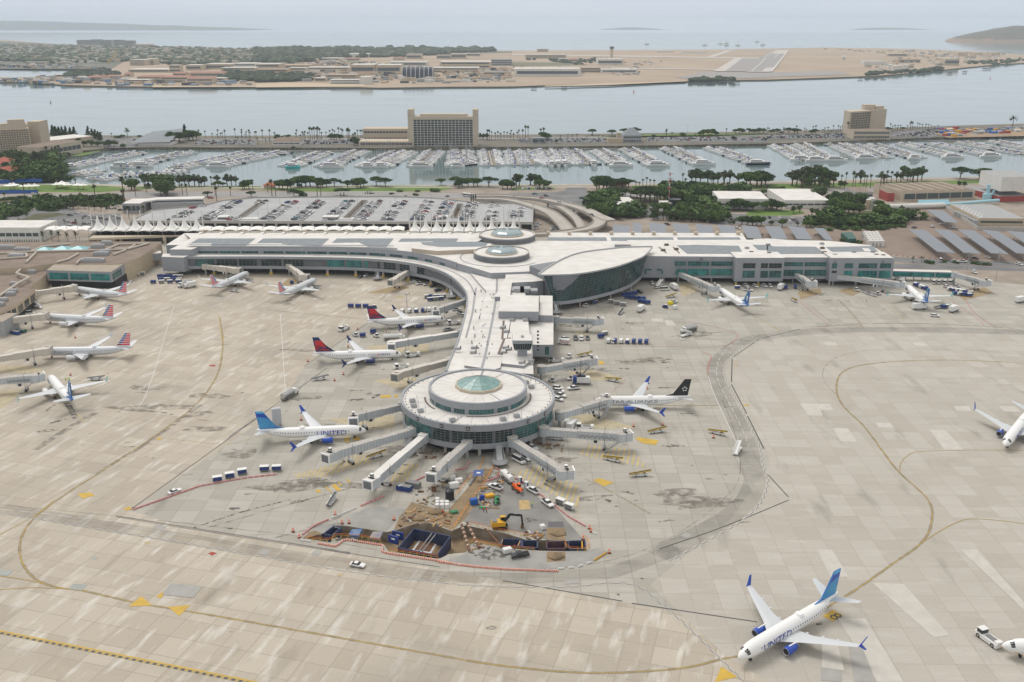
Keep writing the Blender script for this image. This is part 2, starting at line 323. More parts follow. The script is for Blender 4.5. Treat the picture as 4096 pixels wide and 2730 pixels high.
# -------- far shore land
FL=mat('far_land',(.33,.25,.18),.95,col2=(.41,.325,.24),scale=.004)
far=[W('P',x,y,-1) for x,y in [(-900,276),(0,277),(300,279),(440,283),(400,296),(300,312),(150,312),(0,313),(-900,318),(-900,334),(0,332),(110,333),(270,345),(480,350),(700,352),(1024,354),(1440,354),(1520,356),(1800,352),(2048,351),(2200,345),(2500,338),(2700,331),(2900,325),(3072,323),(3500,308),(3640,296),(3900,270),(4000,260),(4200,250),(4200,228),(4090,222),(3900,208),(3640,198),(3300,193),(3072,197),(2900,200),(2500,203),(2048,205),(1500,203),(1024,203),(700,195),(500,186),(300,180),(200,177),(0,160),(-900,140)]]
g=M();g.sheet([far],1.5,FL)
for a,b in zip(far,far[1:]+far[:1]):g.face([(a[0],a[1],-3),(b[0],b[1],-3),(b[0],b[1],1.5),(a[0],a[1],1.5)],RIP)
g.mk('far_shore_land',kind=KS)
def fsheet(name,r,pts,m,z=2): return M().sheet([WL(r,pts,1.5)],z,m).mk(name,kind=KS)
TWN=mat('town_ground',(.06,.08,.05),.95,col2=(.2,.18,.15),scale=.01)
fsheet('town_ground','P',[(-900,275),(0,276),(300,278),(440,280),(500,245),(760,235),(1024,252),(1350,232),(1500,225),(2048,212),(2048,206),(1500,204.5),(1024,204.5),(700,197),(500,188),(300,182),(0,165),(-900,150)],TWN)
RW=mat('runway_grey',(.30,.28,.27),.9);RWL=mat('runway_pale',(.5,.46,.42),.9);SND=mat('beach_sand',(.5,.40,.28),.95);GR2=mat('dry_green',(.13,.15,.08),.95,col2=(.17,.16,.1),scale=.01)
fsheet('runway','A4',[(50,468),(185,466),(30,665),(-180,665),(-120,560)],RW,2.6)
fsheet('runway','A3',[(2060,540),(2330,540),(2200,665),(1860,660)],RW,3.0)
fsheet('runway_threshold','A4',[(70,468),(185,466),(165,500),(30,500)],RWL,3.2)
fsheet('runway_threshold','A4',[(-20,628),(60,626),(30,666),(-60,665)],RWL,3.2)
fsheet('taxiway','A3',[(2050,538),(2120,538),(1960,662),(1850,662)],RWL,3.2)
fsheet('taxiway','A3',[(1970,470),(2040,466),(1850,530),(1790,525)],RWL,2.6)
fsheet('taxiway','A3',[(870,625),(1900,640),(1900,648),(870,633)],RWL,2.6)
fsheet('taxiway','A3',[(0,500),(2300,535),(2300,545),(0,510)],RWL,2.6)
fsheet('runway','A3',[(1500,715),(1780,665),(2353,672),(2353,720),(1700,738)],RW,2.4)
fsheet('runway','A4',[(0,670),(600,655),(760,690),(0,715)],RW,2.4)
fsheet('grass_field','A3',[(0,575),(600,580),(700,600),(0,610)],GR2,2.4)
fsheet('beach','A3',[(300,792),(1000,768),(1500,750),(1600,745),(1600,752),(900,785),(300,800)],SND,2.2)
fsheet('beach','A2',[(0,775),(300,765),(1000,780),(1000,800),(0,808)],SND,2.2)
fsheet('beach','A1',[(1400,790),(1800,800),(2353,795),(2353,803),(1400,806)],SND,2.2)
WHT=mat('runway_paint',(.55,.53,.50),.8)
p=M()
for (r,a,b,wd) in [('A4',(185,466),(30,667),7),('A4',(128,470),(62,533),5),('A3',(2340,540),(2200,665),5),('A4',(40,480),(-60,560),4)]:
 p.ribbon([W(r,*a,1.5),W(r,*b,1.5)],wd,3.6,WHT)
for i in range(14):
 x=-180+i*16;p.ribbon([W('A4',x,663,1.5),W('A4',x-8,668,1.5)],5,3.6,WHT)
p.mk('runway_marking',kind=KS)
def hills(name,x0,x1,y0,y1,prof,n,mm,seed,fan=0,cliff=None):
 rnd=random.Random(seed);g=M();nx,ny=n;rows=[]
 from mathutils import noise
 for j in range(ny+1):
  row=[]
  for i in range(nx+1):
   u=i/nx;v=j/ny;x=x0+(x1-x0)*u;y=y0+(y1-y0)*v
   h=prof(u)*min(1,sin(PI*min(v*1.0,1))*1.25)**.8*(1+.16*noise.noise(Vector((x/400,y/400,seed)))+.08*noise.noise(Vector((x/120,y/120,seed))))
   row.append((x*(y/y0 if fan else 1),y,max(h,0)-2))
  rows.append(row)
 g.loft(rows,mm,cap=False,closed=False)
 if cliff:
  for k,f in enumerate(g.f):
   if sum(g.v[i][2] for i in f)/4<24:g.mi[k]=g.k(cliff)
 return g.mk(name,kind=KS,smooth=True)
SCR=mat('headland_scrub',(.075,.075,.05),.95,col2=(.13,.11,.08),scale=.01);
hx=W('P',3748,168)
CL=mat('headland_cliff',(.30,.2,.14),.95,col2=(.2,.15,.11),scale=.02)
hills('headland_hill',hx[0],hx[0]+1300,hx[1]-150,hx[1]+1000,lambda u:122*min(1,u/.42)**.75+.1,(60,30),SCR,3,1,CL)
MTN=mat('mountain',(.07,.08,.07),.95)
hills('far_mountain_ridge',-19000,-5300,20000,23500,lambda u:(158 if u<.62 else 158*max(0,(1-(u-.62)/.38))**.75)*(1-.1*cos(5*u)),(60,12),MTN,5)
hills('island_hill',1900,3300,21500,22700,lambda u:42*sin(PI*u)**1.1+3,(24,10),MTN,8)
hills('island_hill',7300,9000,21500,22700,lambda u:38*sin(PI*u)**1.1+3,(24,10),MTN,9)
# ================= terminal =================
ALU=mat('grey_metal_panel',(.29,.305,.33),.45,var=.05,scale=.5,spec=.5)
ALD=mat('dark_metal_panel',(.19,.20,.22),.5,var=.06,scale=.5)
ROOF=mat('white_roof_membrane',(.60,.575,.54),.8,col2=(.71,.69,.66),scale=.12,detail=7)
ROOG=mat('grey_roof_membrane',(.20,.225,.245),.8,col2=(.245,.27,.29),scale=.4)
ROOB=mat('brown_gravel_roof',(.20,.155,.125),.95,col2=(.26,.205,.165),scale=.15,detail=7)
ROOT_=mat('tan_roof',(.33,.28,.22),.95,col2=(.39,.34,.28),scale=.3)
GUT=mat('roof_gutter',(.30,.30,.31),.6);BGUT=mat('stained_gutter',(.17,.13,.11),.9)
def glassm(name,c,rough=.12,c2=None,sc=.25):
 return mat(name,c,rough,col2=c2 or tuple(x*.45 for x in c),scale=sc,spec=.45,detail=2)
TEAL=glassm('teal_glass',(.03,.16,.155),.08,(.008,.045,.05));DKG=glassm('dark_glass',(.012,.028,.032),.06)
TEALB=glassm('bright_teal_glass',(.03,.26,.24),.1,(.01,.10,.11))
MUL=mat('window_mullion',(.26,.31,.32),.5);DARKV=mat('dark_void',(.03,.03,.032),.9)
YEL=mat('safety_yellow',(.62,.42,.03),.6);CONC=mat('bare_concrete',(.45,.43,.40),.8,var=.1)
CREAM=mat('cream_stucco',(.50,.43,.34),.85,var=.05,scale=.2);BLK=mat('black_sign',(.02,.02,.02),.5);WTX=mat('white_lettering',(.8,.8,.8),.5)
STEEL=mat('galvanised_steel',(.38,.39,.40),.45,metal=.3)
def seglen(path):
 P=[Vector(p[:2]) for p in path];s=[0]
 for a,b in zip(P,P[1:]):s.append(s[-1]+(b-a).length)
 return P,s
def sub(path,s0,s1,off=0):
 P,s=seglen(path);out=[]
 def at(t):
  for i in range(len(P)-1):
   if t<=s[i+1] or i==len(P)-2:
    k=(t-s[i])/(s[i+1]-s[i]);d=(P[i+1]-P[i]).normalized();return P[i].lerp(P[i+1],k)+Vector((d.y,-d.x))*off
 out=[at(s0)]
 for i in range(1,len(P)-1):
  if s0+.3<s[i]<s1-.3:
   d=((P[i+1]-P[i]).normalized()+(P[i]-P[i-1]).normalized()).normalized();out.append(P[i]+Vector((d.y,-d.x))*off)
 return out+[at(s1)]
def wallface(m,pts,z0,z1,mt):
 for a,b in zip(pts,pts[1:]):m.face([(a[0],a[1],z0),(b[0],b[1],z0),(b[0],b[1],z1),(a[0],a[1],z1)],mt)
def window(parent,o,path,s0,s1,z0,z1,gm,cols=4,rows=3,mw=.12,name='window',off=.05):
 mw*=.55
 m=M(o);pts=sub(path,s0,s1,off);wallface(m,pts,z0,z1,gm);m.mk(name,parent)
 f=M(o);pts=sub(path,s0,s1,off+.06);zs=[z0+(z1-z0)*i/rows for i in range(rows+1)]
 for z in zs:wallface(f,pts,z-mw/2,z+mw/2,MUL)
 for i in range(cols+1):
  t=s0+(s1-s0)*i/cols;q=sub(path,max(t-mw/2,s0),min(t+mw/2,s1),off+.07);wallface(f,[q[0],q[-1]],z0,z1,MUL)
 return f.mk('window_frame',parent)
def textmesh(txt,size,m,name='lettering',ext=.0):
 c=bpy.data.curves.new(name,'FONT');c.body=txt;c.size=size;c.align_x='CENTER';c.align_y='CENTER';c.extrude=ext;c.resolution_u=2
 t=bpy.data.objects.new(name,c);COL.objects.link(t);dg=bpy.context.evaluated_depsgraph_get();me=bpy.data.meshes.new_from_object(t.evaluated_get(dg))
 COL.objects.unlink(t);bpy.data.objects.remove(t);bpy.data.curves.remove(c);me.materials.clear();me.materials.append(m);me.name=name;return me
def textobj(txt,size,m,loc,rot,parent,name='lettering',o=(0,0,0)):
 b=bpy.data.objects.new(name,textmesh(txt,size,m,name));COL.objects.link(b);b.location=Vector(loc)-Vector(o);b.rotation_euler=rot;b.parent=parent;return b
def gate_sign(parent,o,txt,x,y,z,dirang,s=1.25):
 n=Vector((cos(dirang),sin(dirang),0));c=Vector((x,y,z))+n*.12
 m=M(o);m.box(c.x,c.y,z-s/2,.08,s,s,BLK,dirang);b=m.mk('gate_sign',parent)
 textobj(txt,s*.8,WTX,c+n*.06,(PI/2,0,dirang+PI/2),parent,'sign_number',o)
def rooftop_unit(m,x,y,z,sx,sy,sz,a=0,mt=None):
 m.box(x,y,z,sx,sy,sz,mt or STEEL,a);m.box(x,y,z+sz,sx*.8,sy*.5,sz*.2,mt or STEEL,a)
# ---- rotunda
RC=(-13.3,353.);O=(RC[0],RC[1],0)
rt=thing('rotunda_concourse','round two-tier grey gate building with white roof and green glass cone','concourse',O)
def circ(r,n=96,a0=0,a1=2*PI): return [(RC[0]+r*cos(a0+(a1-a0)*i/n),RC[1]+r*sin(a0+(a1-a0)*i/n)) for i in range(n+(0 if a1-a0>6.28 else 1))]
def ring(m,r0,r1,z0,z1,mt,n=96,top=None):
 A=circ(r0,n);B=circ(r1,n)
 for i in range(n):
  j=(i+1)%n;a,b,c,d=A[i],A[j],B[j],B[i]
  m.face([(*a,z1),(*d,z1),(*c,z1),(*b,z1)][::-1],top or mt);m.face([(*a,z0),(*b,z0),(*b,z1),(*a,z1)][::-1],mt);m.face([(*d,z0),(*c,z0),(*c,z1),(*d,z1)],mt);m.face([(*a,z0),(*b,z0),(*c,z0),(*d,z0)][::-1],mt)
m=M(O);m.prism(circ(29.3),4.1,12.45,ALD,ROOF);m.mk('roof',rt,label='lower ring roof in white membrane')
m=M(O);ring(m,29.2,30.1,10.5,13.0,ALU);m.mk('wall',rt);m=M(O);ring(m,29.0,29.7,3.4,5.4,ALU);m.mk('wall',rt)
m=M(O);ring(m,28.8,29.3,5.3,10.6,ALU);m.mk('wall',rt)
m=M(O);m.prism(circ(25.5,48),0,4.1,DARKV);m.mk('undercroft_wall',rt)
cp=circ(29.35,180,-2.9,.9)
P_,S_=seglen(cp);TL=S_[-1];rk=29.35
def s_of(ax):
 return (ax+2.9)*rk
def ang_at(reg,x,y,z):
 X,Y=W(reg,x,y,z);return atan2(Y-RC[1],X-RC[0])
for xa,xb,ya,gm,c in [(300,345,760,TEAL,2),(360,635,860,TEAL,6),(662,850,1000,DKG,4),(878,1340,1010,DKG,7),(1372,1565,990,DKG,4),(1605,1850,930,TEAL,6),(1885,1930,850,TEAL,2),(1945,2045,790,TEAL,4)]:
 def inv(x):
  best=None
  for k in range(0,721):
   a=-2.9+3.8*k/720;X,Y=RC[0]+rk*cos(a),RC[1]+rk*sin(a);z=8-H;d=Y*CP-z*SP;px=(2048+F*X/d-1500)*2.851
   e=abs(px-x)
   if (a>-PI+.15 and a<.45) and (best is None or e<best[0]):best=(e,a)
  return best[1]
 a,b=inv(xa),inv(xb);window(rt,O,cp,s_of(a),s_of(b),5.5,10.4,gm,c,5,.16)
m=M(O);m.prism(circ(18.9),12.3,16.5,ALU,ROOF);ring(m,18.3,19.2,14.6,17.2,ALU);m.mk('drum_wall',rt)
m=M(O);ring(m,0.1,18.3,16.4,16.62,ROOF);m.mk('roof',rt,label='upper disc roof in white membrane')
cu=circ(18.9,180,-3.05,.5);
for a,b,c in [(-2.95,-2.62,3),(-2.55,-2.1,5),(-2.03,-1.8,4),(-1.72,-1.22,7),(-1.14,-.9,4),(-.82,-.35,5),(-.28,.05,3)]:
 window(rt,O,cu,(a+3.05)*18.9,(b+3.05)*18.9,12.7,14.5,TEAL,c,3,.13)
m=M(O)
n=12;rr=9.3
K=[(RC[0]+.3+rr*cos(2*PI*i/n+.2),RC[1]+.8+rr*sin(2*PI*i/n+.2)) for i in range(n)]
m.prism(K,16.4,17.7,CREAM);m.mk('skylight_curb',rt)
SKG=mat('skylight_glass',(.13,.27,.25),.4,col2=(.22,.36,.34),scale=.5,spec=.7)
m=M(O);ap=(RC[0]+.3,RC[1]+.8,21.0);K2=[(RC[0]+.3+8.6*cos(2*PI*i/n+.2),RC[1]+.8+8.6*sin(2*PI*i/n+.2),17.75) for i in range(n)]
for i in range(n):m.face([K2[i],K2[(i+1)%n],ap],SKG)
sk=m.mk('skylight',rt)
m=M(O)
for i in range(n):m.tube(K2[i],(ap[0],ap[1],ap[2]+.04),.09,MUL,4)
for t in(.25,.5,.75):
 q=[tuple(Vector(p).lerp(Vector(ap),t)+Vector((0,0,.03))) for p in K2];m.path(q+[q[0]],.05,MUL,4)
m.mk('skylight_bars',rt)
m=M(O)
for a0,a1 in((-1.75,.15),(-3.1,-2.45)):
 q=[(RC[0]+20.6*cos(a0+(a1-a0)*i/24),RC[1]+20.6*sin(a0+(a1-a0)*i/24)) for i in range(25)];m.ribbon(q,.75,12.5,BGUT)
m.ribbon([(RC[0]-5,RC[1]-20),(RC[0]-9,RC[1]-27.5)],.6,12.52,GUT);m.ribbon([(RC[0]+5,RC[1]-8),(RC[0]+9.5,RC[1]-15.5)],.6,16.66,GUT)
m.ribbon([(RC[0]+6,RC[1]+9),(RC[0]+10,RC[1]+14.5)],.5,16.66,GUT);m.ribbon([(RC[0]+.6,RC[1]+9.5),(RC[0]+1.6,RC[1]+18)],.9,16.67,GUT)
m.mk('roof_gutter',rt)
for a in [PI+.35,PI+.8,PI+1.15,PI+1.62,PI+2.0,PI+2.4,-.35,-.1]:
 m=M(O);m.cyl(RC[0]+27.6*cos(a),RC[1]+27.6*sin(a),0,4.1,.6,CONC,n=12);m.mk('column',rt)
for t,x,y in (('40',468,793),('41',748,876),('42',1058,906),('43',1750,814),('44',1937,726)):
 a=ang_at('E2',x,y,11.8);
 gate_sign(rt,O,t,RC[0]+30.1*cos(a),RC[1]+30.1*sin(a),11.7,a,1.35)
m=M(O)
for i in range(26):
 a=2*PI*i/26+.06;m.ribbon([(RC[0]+20.8*cos(a),RC[1]+20.8*sin(a)),(RC[0]+29.1*cos(a),RC[1]+29.1*sin(a))],.12,12.49,GUT)
 m.ribbon([(RC[0]+10*cos(a),RC[1]+10*sin(a)),(RC[0]+18.2*cos(a),RC[1]+18.2*sin(a))],.1,16.64,GUT)
for i in range(60):
 a=2*PI*i/60;m.box(RC[0]+28.3*cos(a),RC[1]+28.3*sin(a),12.45,.3,.3,.35,BGUT)
m.mk('roof_seams',rt)
for X,Y in ((RC[0]-21,RC[1]-16),(RC[0]-24,RC[1]-11),(RC[0]-25,RC[1]-6),(RC[0]+15,RC[1]-21),(RC[0]+19,RC[1]+14),(RC[0]-8.5,RC[1]-25),(RC[0]+10,RC[1]-24),(RC[0]+21,RC[1]+9)):
 m=M(O);rooftop_unit(m,X,Y,12.6,2.2,1.6,1.1,.4);m.tube((X+1.8,Y,12.5),(X+1.8,Y,15.5),.08,STEEL);m.mk('roof_unit',rt)
# ---- pier + swept wing
tm=thing('terminal_building','long grey panelled terminal with a curved wing sweeping into the central pier','terminal',(-80,600,0));O=(-80,600,0)
FP=[(-206,593.6),(-160.6,594),(-131,592.7),(-104,590.8),(-84,587),(-68,580.5),(-52,569.5),(-41,556),(-33.5,541),(-27.5,522),(-23.8,503),(-23.2,472),(-24.6,425.5),(-26.9,394),(-27.3,384)]
FPs=spath(FP,3)
KP=spath([(-206,603),(-162.7,602.8),(-118,601.3),(-96,599),(-79,595.2),(-66,590),(-54,582.5),(-42,571.5),(-32.5,560)],3)
PK=[(-22.5,543),(-16,520),(-14.6,505),(-15.6,460),(-16.9,425.5),(-20.5,384)]
roofpoly=[tuple(p) for p in FPs]+[(-6,384),(9,381),(9.2,426),(6,470),(8,520),(2,560),(-20,575)]+[tuple(p) for p in KP[::-1]]
m=M(O);m.prism(roofpoly,4.0,11.45,ALU,ROOF);m.mk('lower_roof',tm)
def band(parent,o,path,z0,z1,th,mt,name='wall'):
 m=M(o);pts=[Vector(p[:2]) for p in path];m.ribbon(pts,th,z1,mt,th=z1-z0,off=-th/2+.02);return m.mk(name,parent)
band(tm,O,FPs,10.35,11.95,.7,ALU,'wall');band(tm,O,FPs,4.0,5.8,.7,ALU,'wall')
Pp,Ss=seglen(FPs);LF=Ss[-1]
def s_at(reg,x,y,z,path):
 p=Vector(W(reg,x,y,z));P,S=seglen(path);best=(1e9,0)
 for i in range(len(P)-1):
  d=P[i+1]-P[i];t=max(0,min(1,(p-P[i]).dot(d)/d.length_squared));q=P[i]+d*t;e=(q-p).length
  if e<best[0]:best=(e,S[i]+t*d.length)
 return best[1]
BAYS=[('C1',1782,1960,700,TEAL),('C1',1980,2168,700,DKG),('C1',2186,2350,700,DKG),('C2',33,222,703,DKG),('C2',240,428,703,DKG),('C2',648,810,705,TEALB),('C2',828,975,708,TEALB),('C2',990,1026,712,TEALB),('C2',1106,1137,720,DKG),('C2',1158,1288,730,DKG),('C2',1300,1425,745,DKG),('C2',1437,1550,775,DKG),('C2',1768,1840,870,DKG)]
used=[]
for r,xa,xb,y,gm in BAYS:
 a,b=s_at(r,xa,y,8,FPs),s_at(r,xb,y,8,FPs);used.append((a,b));window(tm,O,FPs,a,b,5.85,10.3,gm,max(2,int((b-a)/2.2)),4,.14,off=.03)
used.sort();t=0
for a,b in used+[(LF-.5,LF)]:
 if a-t>.2:
  q=sub(FPs,t,a,0.0);m=M(O);wallface(m,q,5.75,10.4,ALU);m.mk('wall_panel',tm)
 t=b
m=M(O)
rp=[tuple(p) for p in KP]+[(-22,548),(-12,536),(12,540),(30,556),(75,592),(75,621),(-209.5,625),(-214,603)]
m.prism(rp,11.4,15.8,ALU,ROOF);m.mk('upper_wall',tm)
band(tm,O,KP,13.35,16.2,.6,ALU,'wall')
tops=[('C2',66,248,602),('C2',268,452,602),('C2',470,652,602),('C2',668,840,605),('C2',858,1022,608),('C2',1036,1193,618),('C2',1216,1355,632),('C2',1368,1503,650),('C2',1516,1640,676),('C2',1652,1763,705),('C1',1820,2000,600),('C1',2012,2200,600),('C1',2215,2370,600)]
for r,xa,xb,y in tops:
 a,b=s_at(r,xa,y,12.5,KP),s_at(r,xb,y,12.5,KP);window(tm,O,KP,a,b,11.75,13.3,TEAL,max(2,int((b-a)/2.5)),2,.1,off=.04)
m=M(O)
for x0,x1 in ((-205,-168),(-163,-120),(-115,-78),(-73,-36)):
 m.face([(x0-3 if x0==-205 else x0-2.2,604.5,15.95),(x1-1.5,603 if x1<-80 else 602,15.95),(x1+1,620.5,17.6),(x0+1,620.5,17.6)],ROOG)
m.mk('grey_roof_panels',tm,label='grey roofing fields of the main roof')
m=M(O)
m.face([(-214,602.8,15.85),(-30,601,15.85),(-18,621,17.55),(-209.5,621,17.55)],ROOF)
m.face([(-209.5,621,17.55),(-18,621,17.55),(-18,658,13.2),(-226,658,13.2)],ROOF)
m.prism([(-226,621.2),(-18,621.2),(-18,658.5),(-226,658.5)],4,13.1,ALU,ROOF);m.mk('main_roof',tm)
m=M(O)
for i in range(14):
 x=-213+i*14.2
 m.box(x,645,13.2,2.0,20,1.6,ROOF);m.box(x,656,13.2,2.2,2.5,2.2,CREAM)
m.mk('roof_ribs',tm)
m=M(O);m.path([(-204,602.6,16.4),(-118,601.2,16.4),(-90,598.5,16.4),(-72,596,16.3)],.45,STEEL);m.path([(-206,606,17),(-75,602,16.9)],.25,STEEL);m.mk('roof_pipe',tm)
m=M(O);PH=WL('C2',[(1480,495),(2060,495),(2170,510),(2130,555),(1660,575),(1430,550)],19);m.prism(PH,15.5,18.3,CREAM,ROOF)
m.sheet([WL('C2',[(1510,505),(2060,500),(2130,515),(2110,545),(1700,550),(1540,530)],18.3)],18.35,ROOG)
m.mk('penthouse',tm)
m=M(O);cb=[W('C1',1500,770,3),W('C1',1700,778,3)];m.prism([cb[0],cb[1],(cb[1][0]+3,600),(cb[0][0]-2,600)],3,12.2,ALU,ROOF);
m.prism([(-215,596),(-201,595.5),(-199,603),(-213,606)],3,15.9,ALU,ROOF);m.mk('corner_block',tm)
for i,sx in enumerate(range(18,int(LF)-30,18)):
 q=sub(FPs,sx,sx+.1,-1.2)[0];m=M(O);m.box(q.x,q.y,0,1.3,1.3,4,CONC);m.box(q.x,q.y,0,1.9,1.9,1.3,YEL);m.mk('column',tm)
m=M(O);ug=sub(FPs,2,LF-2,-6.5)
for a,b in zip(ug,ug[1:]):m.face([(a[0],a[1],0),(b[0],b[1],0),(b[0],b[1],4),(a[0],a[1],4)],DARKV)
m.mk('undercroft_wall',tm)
for t,r,x,y in (('34','C2',842,660),('33','C1',2340,655),('35','C2',1703,783)):
 s=s_at(r,x,y,11,FPs);q=sub(FPs,s,s+.2,.05);d=(q[1]-q[0]).normalized();gate_sign(tm,O,t,q[0].x,q[0].y,11.1,atan2(-d.x,d.y),1.1)
m=M(O);pc=[(-13.8,508),(-15.6,460),(-16.9,425.5),(-20.3,389),(-8,383.5),(-5,386),(-2.5,425),(0.4,470),(3,520),(-2,540),(-14,538),(-24,548),(-20,532)]
m.prism(pc,11.4,12.5,GUT,ROOF);m.mk('pier_roof',tm)
m=M(O)
m.ribbon([(-20,520),(-20,470),(-21.5,430)],1.0,11.5,GUT);m.ribbon([(-8.5,536),(-8.2,500),(-9.6,455),(-11.8,400),(-12.8,385)],1.1,12.55,GUT)
m.ribbon([(-16,442),(-3.5,442)],.6,12.56,GUT);m.ribbon([(-16.5,400),(-4,400)],.6,12.56,GUT);m.ribbon(spath([(-125,597.5),(-95,595),(-72,588),(-50,574.5),(-35,556),(-25,533),(-20,505)],3),.9,11.5,GUT)
m.mk('roof_gutter',tm)
m=M(O)
for i in range(13):m.ribbon([(-22.5+i*.05,400+i*11),(-4.5,400+i*11)],.12,12.53,GUT)
m.mk('roof_seams',tm)
m=M(O)
rnd=random.Random(4)
for i in range(34):
 x=rnd.uniform(-19,-9);y=rnd.uniform(392,520);m.cyl(x,y,11.5 if x<-16 else 12.5,13.1,.3,STEEL,n=8)
m.mk('roof_vents',tm)
m=M(O);m.prism([(-3,425),(8.6,426),(8.6,396),(5,388),(-4.5,391)],4,12.7,ALU,ROOF)
m.prism([(6.8,520),(8,530),(1,532),(-1,470),(.5,470),(-2,426),(8.4,426)],4,12.4,ALU,ROOF);m.mk('pier_block',tm)
bl=WL('D3',[(1160,252),(1580,255),(1583,88),(1185,80)],16.2)
m=M(O);m.prism(bl,11.5,16.2,ALU,ROOF);m.box((bl[0][0]+bl[1][0])/2,(bl[0][1]+bl[2][1])/2,16.2,abs(bl[1][0]-bl[0][0])-1.2,abs(bl[2][1]-bl[0][1])-1.2,.08,ROOF);m.mk('mechanical_block',tm)
b2=WL('D3',[(1590,292),(1728,295),(1726,88),(1590,85)],13)
m=M(O);m.prism(b2,0,13,ALU,ROOF);m.mk('pier_block',tm)
x0,x1=b2[0][0]+1.0,b2[1][0]-.2;y=b2[0][1]
for z0,z1 in((4.8,7.6),(9,10.8)): window(tm,O,[(x0,y),(x1,y)],.2,x1-x0-.2,z0,z1,TEAL,4,3,.1)
b3=WL('D3',[(1640,600),(1735,600),(1735,300),(1600,300)],9.5)
m=M(O);m.prism([(7.2,b3[0][1]),b3[1],b3[2],(6.4,b3[3][1])],3.6,9.5,ALU,ROOF);m.mk('pier_block',tm)
window(tm,O,[(b3[0][0],b3[0][1]),(b3[1][0],b3[1][1])],.3,2.2,4.6,8.6,TEAL,2,3,.1)
for i in range(6):
 m=M(O);X,Y=W('D3',1600,462+i*38,12.8);m.cyl(X-1.2,Y,12.4,13.2,.45,BLK,n=10);m.mk('exhaust_fan',tm)
m=M(O)
for x,y,sx,sy,sz in ((1375,40,50,60,2.2),(1440,40,50,60,2.2),(1280,40,40,50,1.5),(1525,40,40,50,1.2)):
 X,Y=W('D3',x,y,12.5);m.box(X,Y,12.3,sx/9.,5.5,sz,STEEL)
for x,y in ((1200,430),(1240,470),(1260,660),(1210,690),(1230,640),(1300,350),(1440,350),(900,640),(890,690),(730,650),(1400,800),(1500,780),(1370,560)):
 X,Y=W('D3',x,y,12.6);m.box(X,Y,12.4,2.4,1.3,1.2,STEEL,.1);m.box(X+1.5,Y+.6,12.4,.5,.5,1.6,BGUT)
for q in ([(1215,350),(1200,540)],[(1220,545),(1160,700)],[(1265,650),(1260,715)],[(1160,700),(1280,715)],[(1195,545),(1290,530)]):
 m.ribbon(WL('D3',q,12.45),1.0,12.6,BGUT)
m.mk('rooftop_plant',tm)
# ---- ramp control tower on the pier
tx,ty=W('D3',1410,725,12.4);O2=(tx,ty,12.4);tw=thing('ramp_control_tower','stubby control cab on a grey stem with slanted dark glazing above the pier roof','tower',O2)
m=M(O2);m.box(tx,ty+1.6,12.4,4.2,4.0,4.4,ALU);m.mk('stem',tw)
def ring4(hx,hy,z,dy=1.6): return [(tx-hx,ty+dy-hy,z),(tx+hx,ty+dy-hy,z),(tx+hx,ty+dy+hy,z),(tx-hx,ty+dy+hy,z)]
m=M(O2);m.loft([ring4(3.2,3.0,15.6),ring4(3.6,3.5,16.3)],ALU);m.mk('cab_base',tw)
m=M(O2);m.loft([ring4(3.6,3.5,16.3),ring4(4.2,4.2,19.2)],DKG);m.mk('cab_window',tw)
m=M(O2);m.loft([ring4(4.3,4.3,19.2),ring4(4.4,4.4,20.6)],ALU);m.prism([(p[0],p[1]) for p in ring4(4.2,4.2,0)],20.6,20.7,ROOF);m.box(tx,ty+2,20.7,1.2,1.2,.8,STEEL);m.mk('cab_roof',tw)
m=M(O2)
for i in range(1,8):
 k=-1+i/4.;m.tube((tx+k*3.6,ty-1.93,16.3),(tx+k*4.2,ty-2.63,19.2),.06,MUL,4)
m.mk('mullions',tw)
# ---- domes
def dome(name,label,cx,cy,r,z0,z1,sr,ring2=None):
 O=(cx,cy,z0);t=thing(name,label,'roof drum',O);n=64
 C=lambda r,n=n,k=0:[(cx+r*cos(2*PI*i/n),cy+r*sin(2*PI*i/n)) for i in range(n)]
 m=M(O);m.prism(C(r),z0,z1-.7,ALU,ROOF);
 A,B=C(r-.7),C(r)
 for i in range(n):
  j=(i+1)%n;m.face([(*B[i],z1),(*B[j],z1),(*A[j],z1),(*A[i],z1)],CREAM);m.face([(*B[i],z0),(*B[j],z0),(*B[j],z1),(*B[i],z1)],ALU);m.face([(*A[j],z1-.7),(*A[i],z1-.7),(*A[i],z1),(*A[j],z1)][::-1],ALU)
 m.mk('drum_wall',t)
 n=16;m=M(O);m.cyl(cx,cy,z1-.7,z1+.1,sr+.6,CREAM,n=16);m.mk('skylight_curb',t)
 DG=mat('dome_glass',(.30,.38,.40),.15,spec=.7);m=M(O);rings=[]
 for k in range(5):
  f=k/4;rings.append([(cx+sr*cos(f*PI/2*.93)*cos(2*PI*i/n),cy+sr*cos(f*PI/2*.93)*sin(2*PI*i/n),z1+.1+sr*.28*sin(f*PI/2)) for i in range(n)])
 m.loft(rings,DG);m.mk('skylight',t)
 m=M(O)
 for i in range(n):m.path([(r_[i][0],r_[i][1],r_[i][2]+.05) for r_ in rings],.07,MUL,4)
 m.mk('skylight_bars',t)
xa,ya=W('P',1894,1005,19.5);xb,_=W('P',2117.6,1005,19.5);dome('roof_drum','low grey drum with a glazed dome, nearer of the two beside the pier head',(xa+xb)/2,ya-.5,(xb-xa)/2,12.4,19.5,(xb-xa)/2*.55)
m=M((0,560,0));cxx=(xa+xb)/2
q=[(cxx+((xb-xa)/2+8)*cos(a),ya-.5+((xb-xa)/2+8)*sin(a)) for a in [PI*.75+PI*1.05*i/30 for i in range(31)]]
m.ribbon(q,.7,16.0,ALU,th=4.4);m.mk('curved_parapet_wall',None,'curved grey parapet wall curling round the nearer glazed drum','parapet wall')
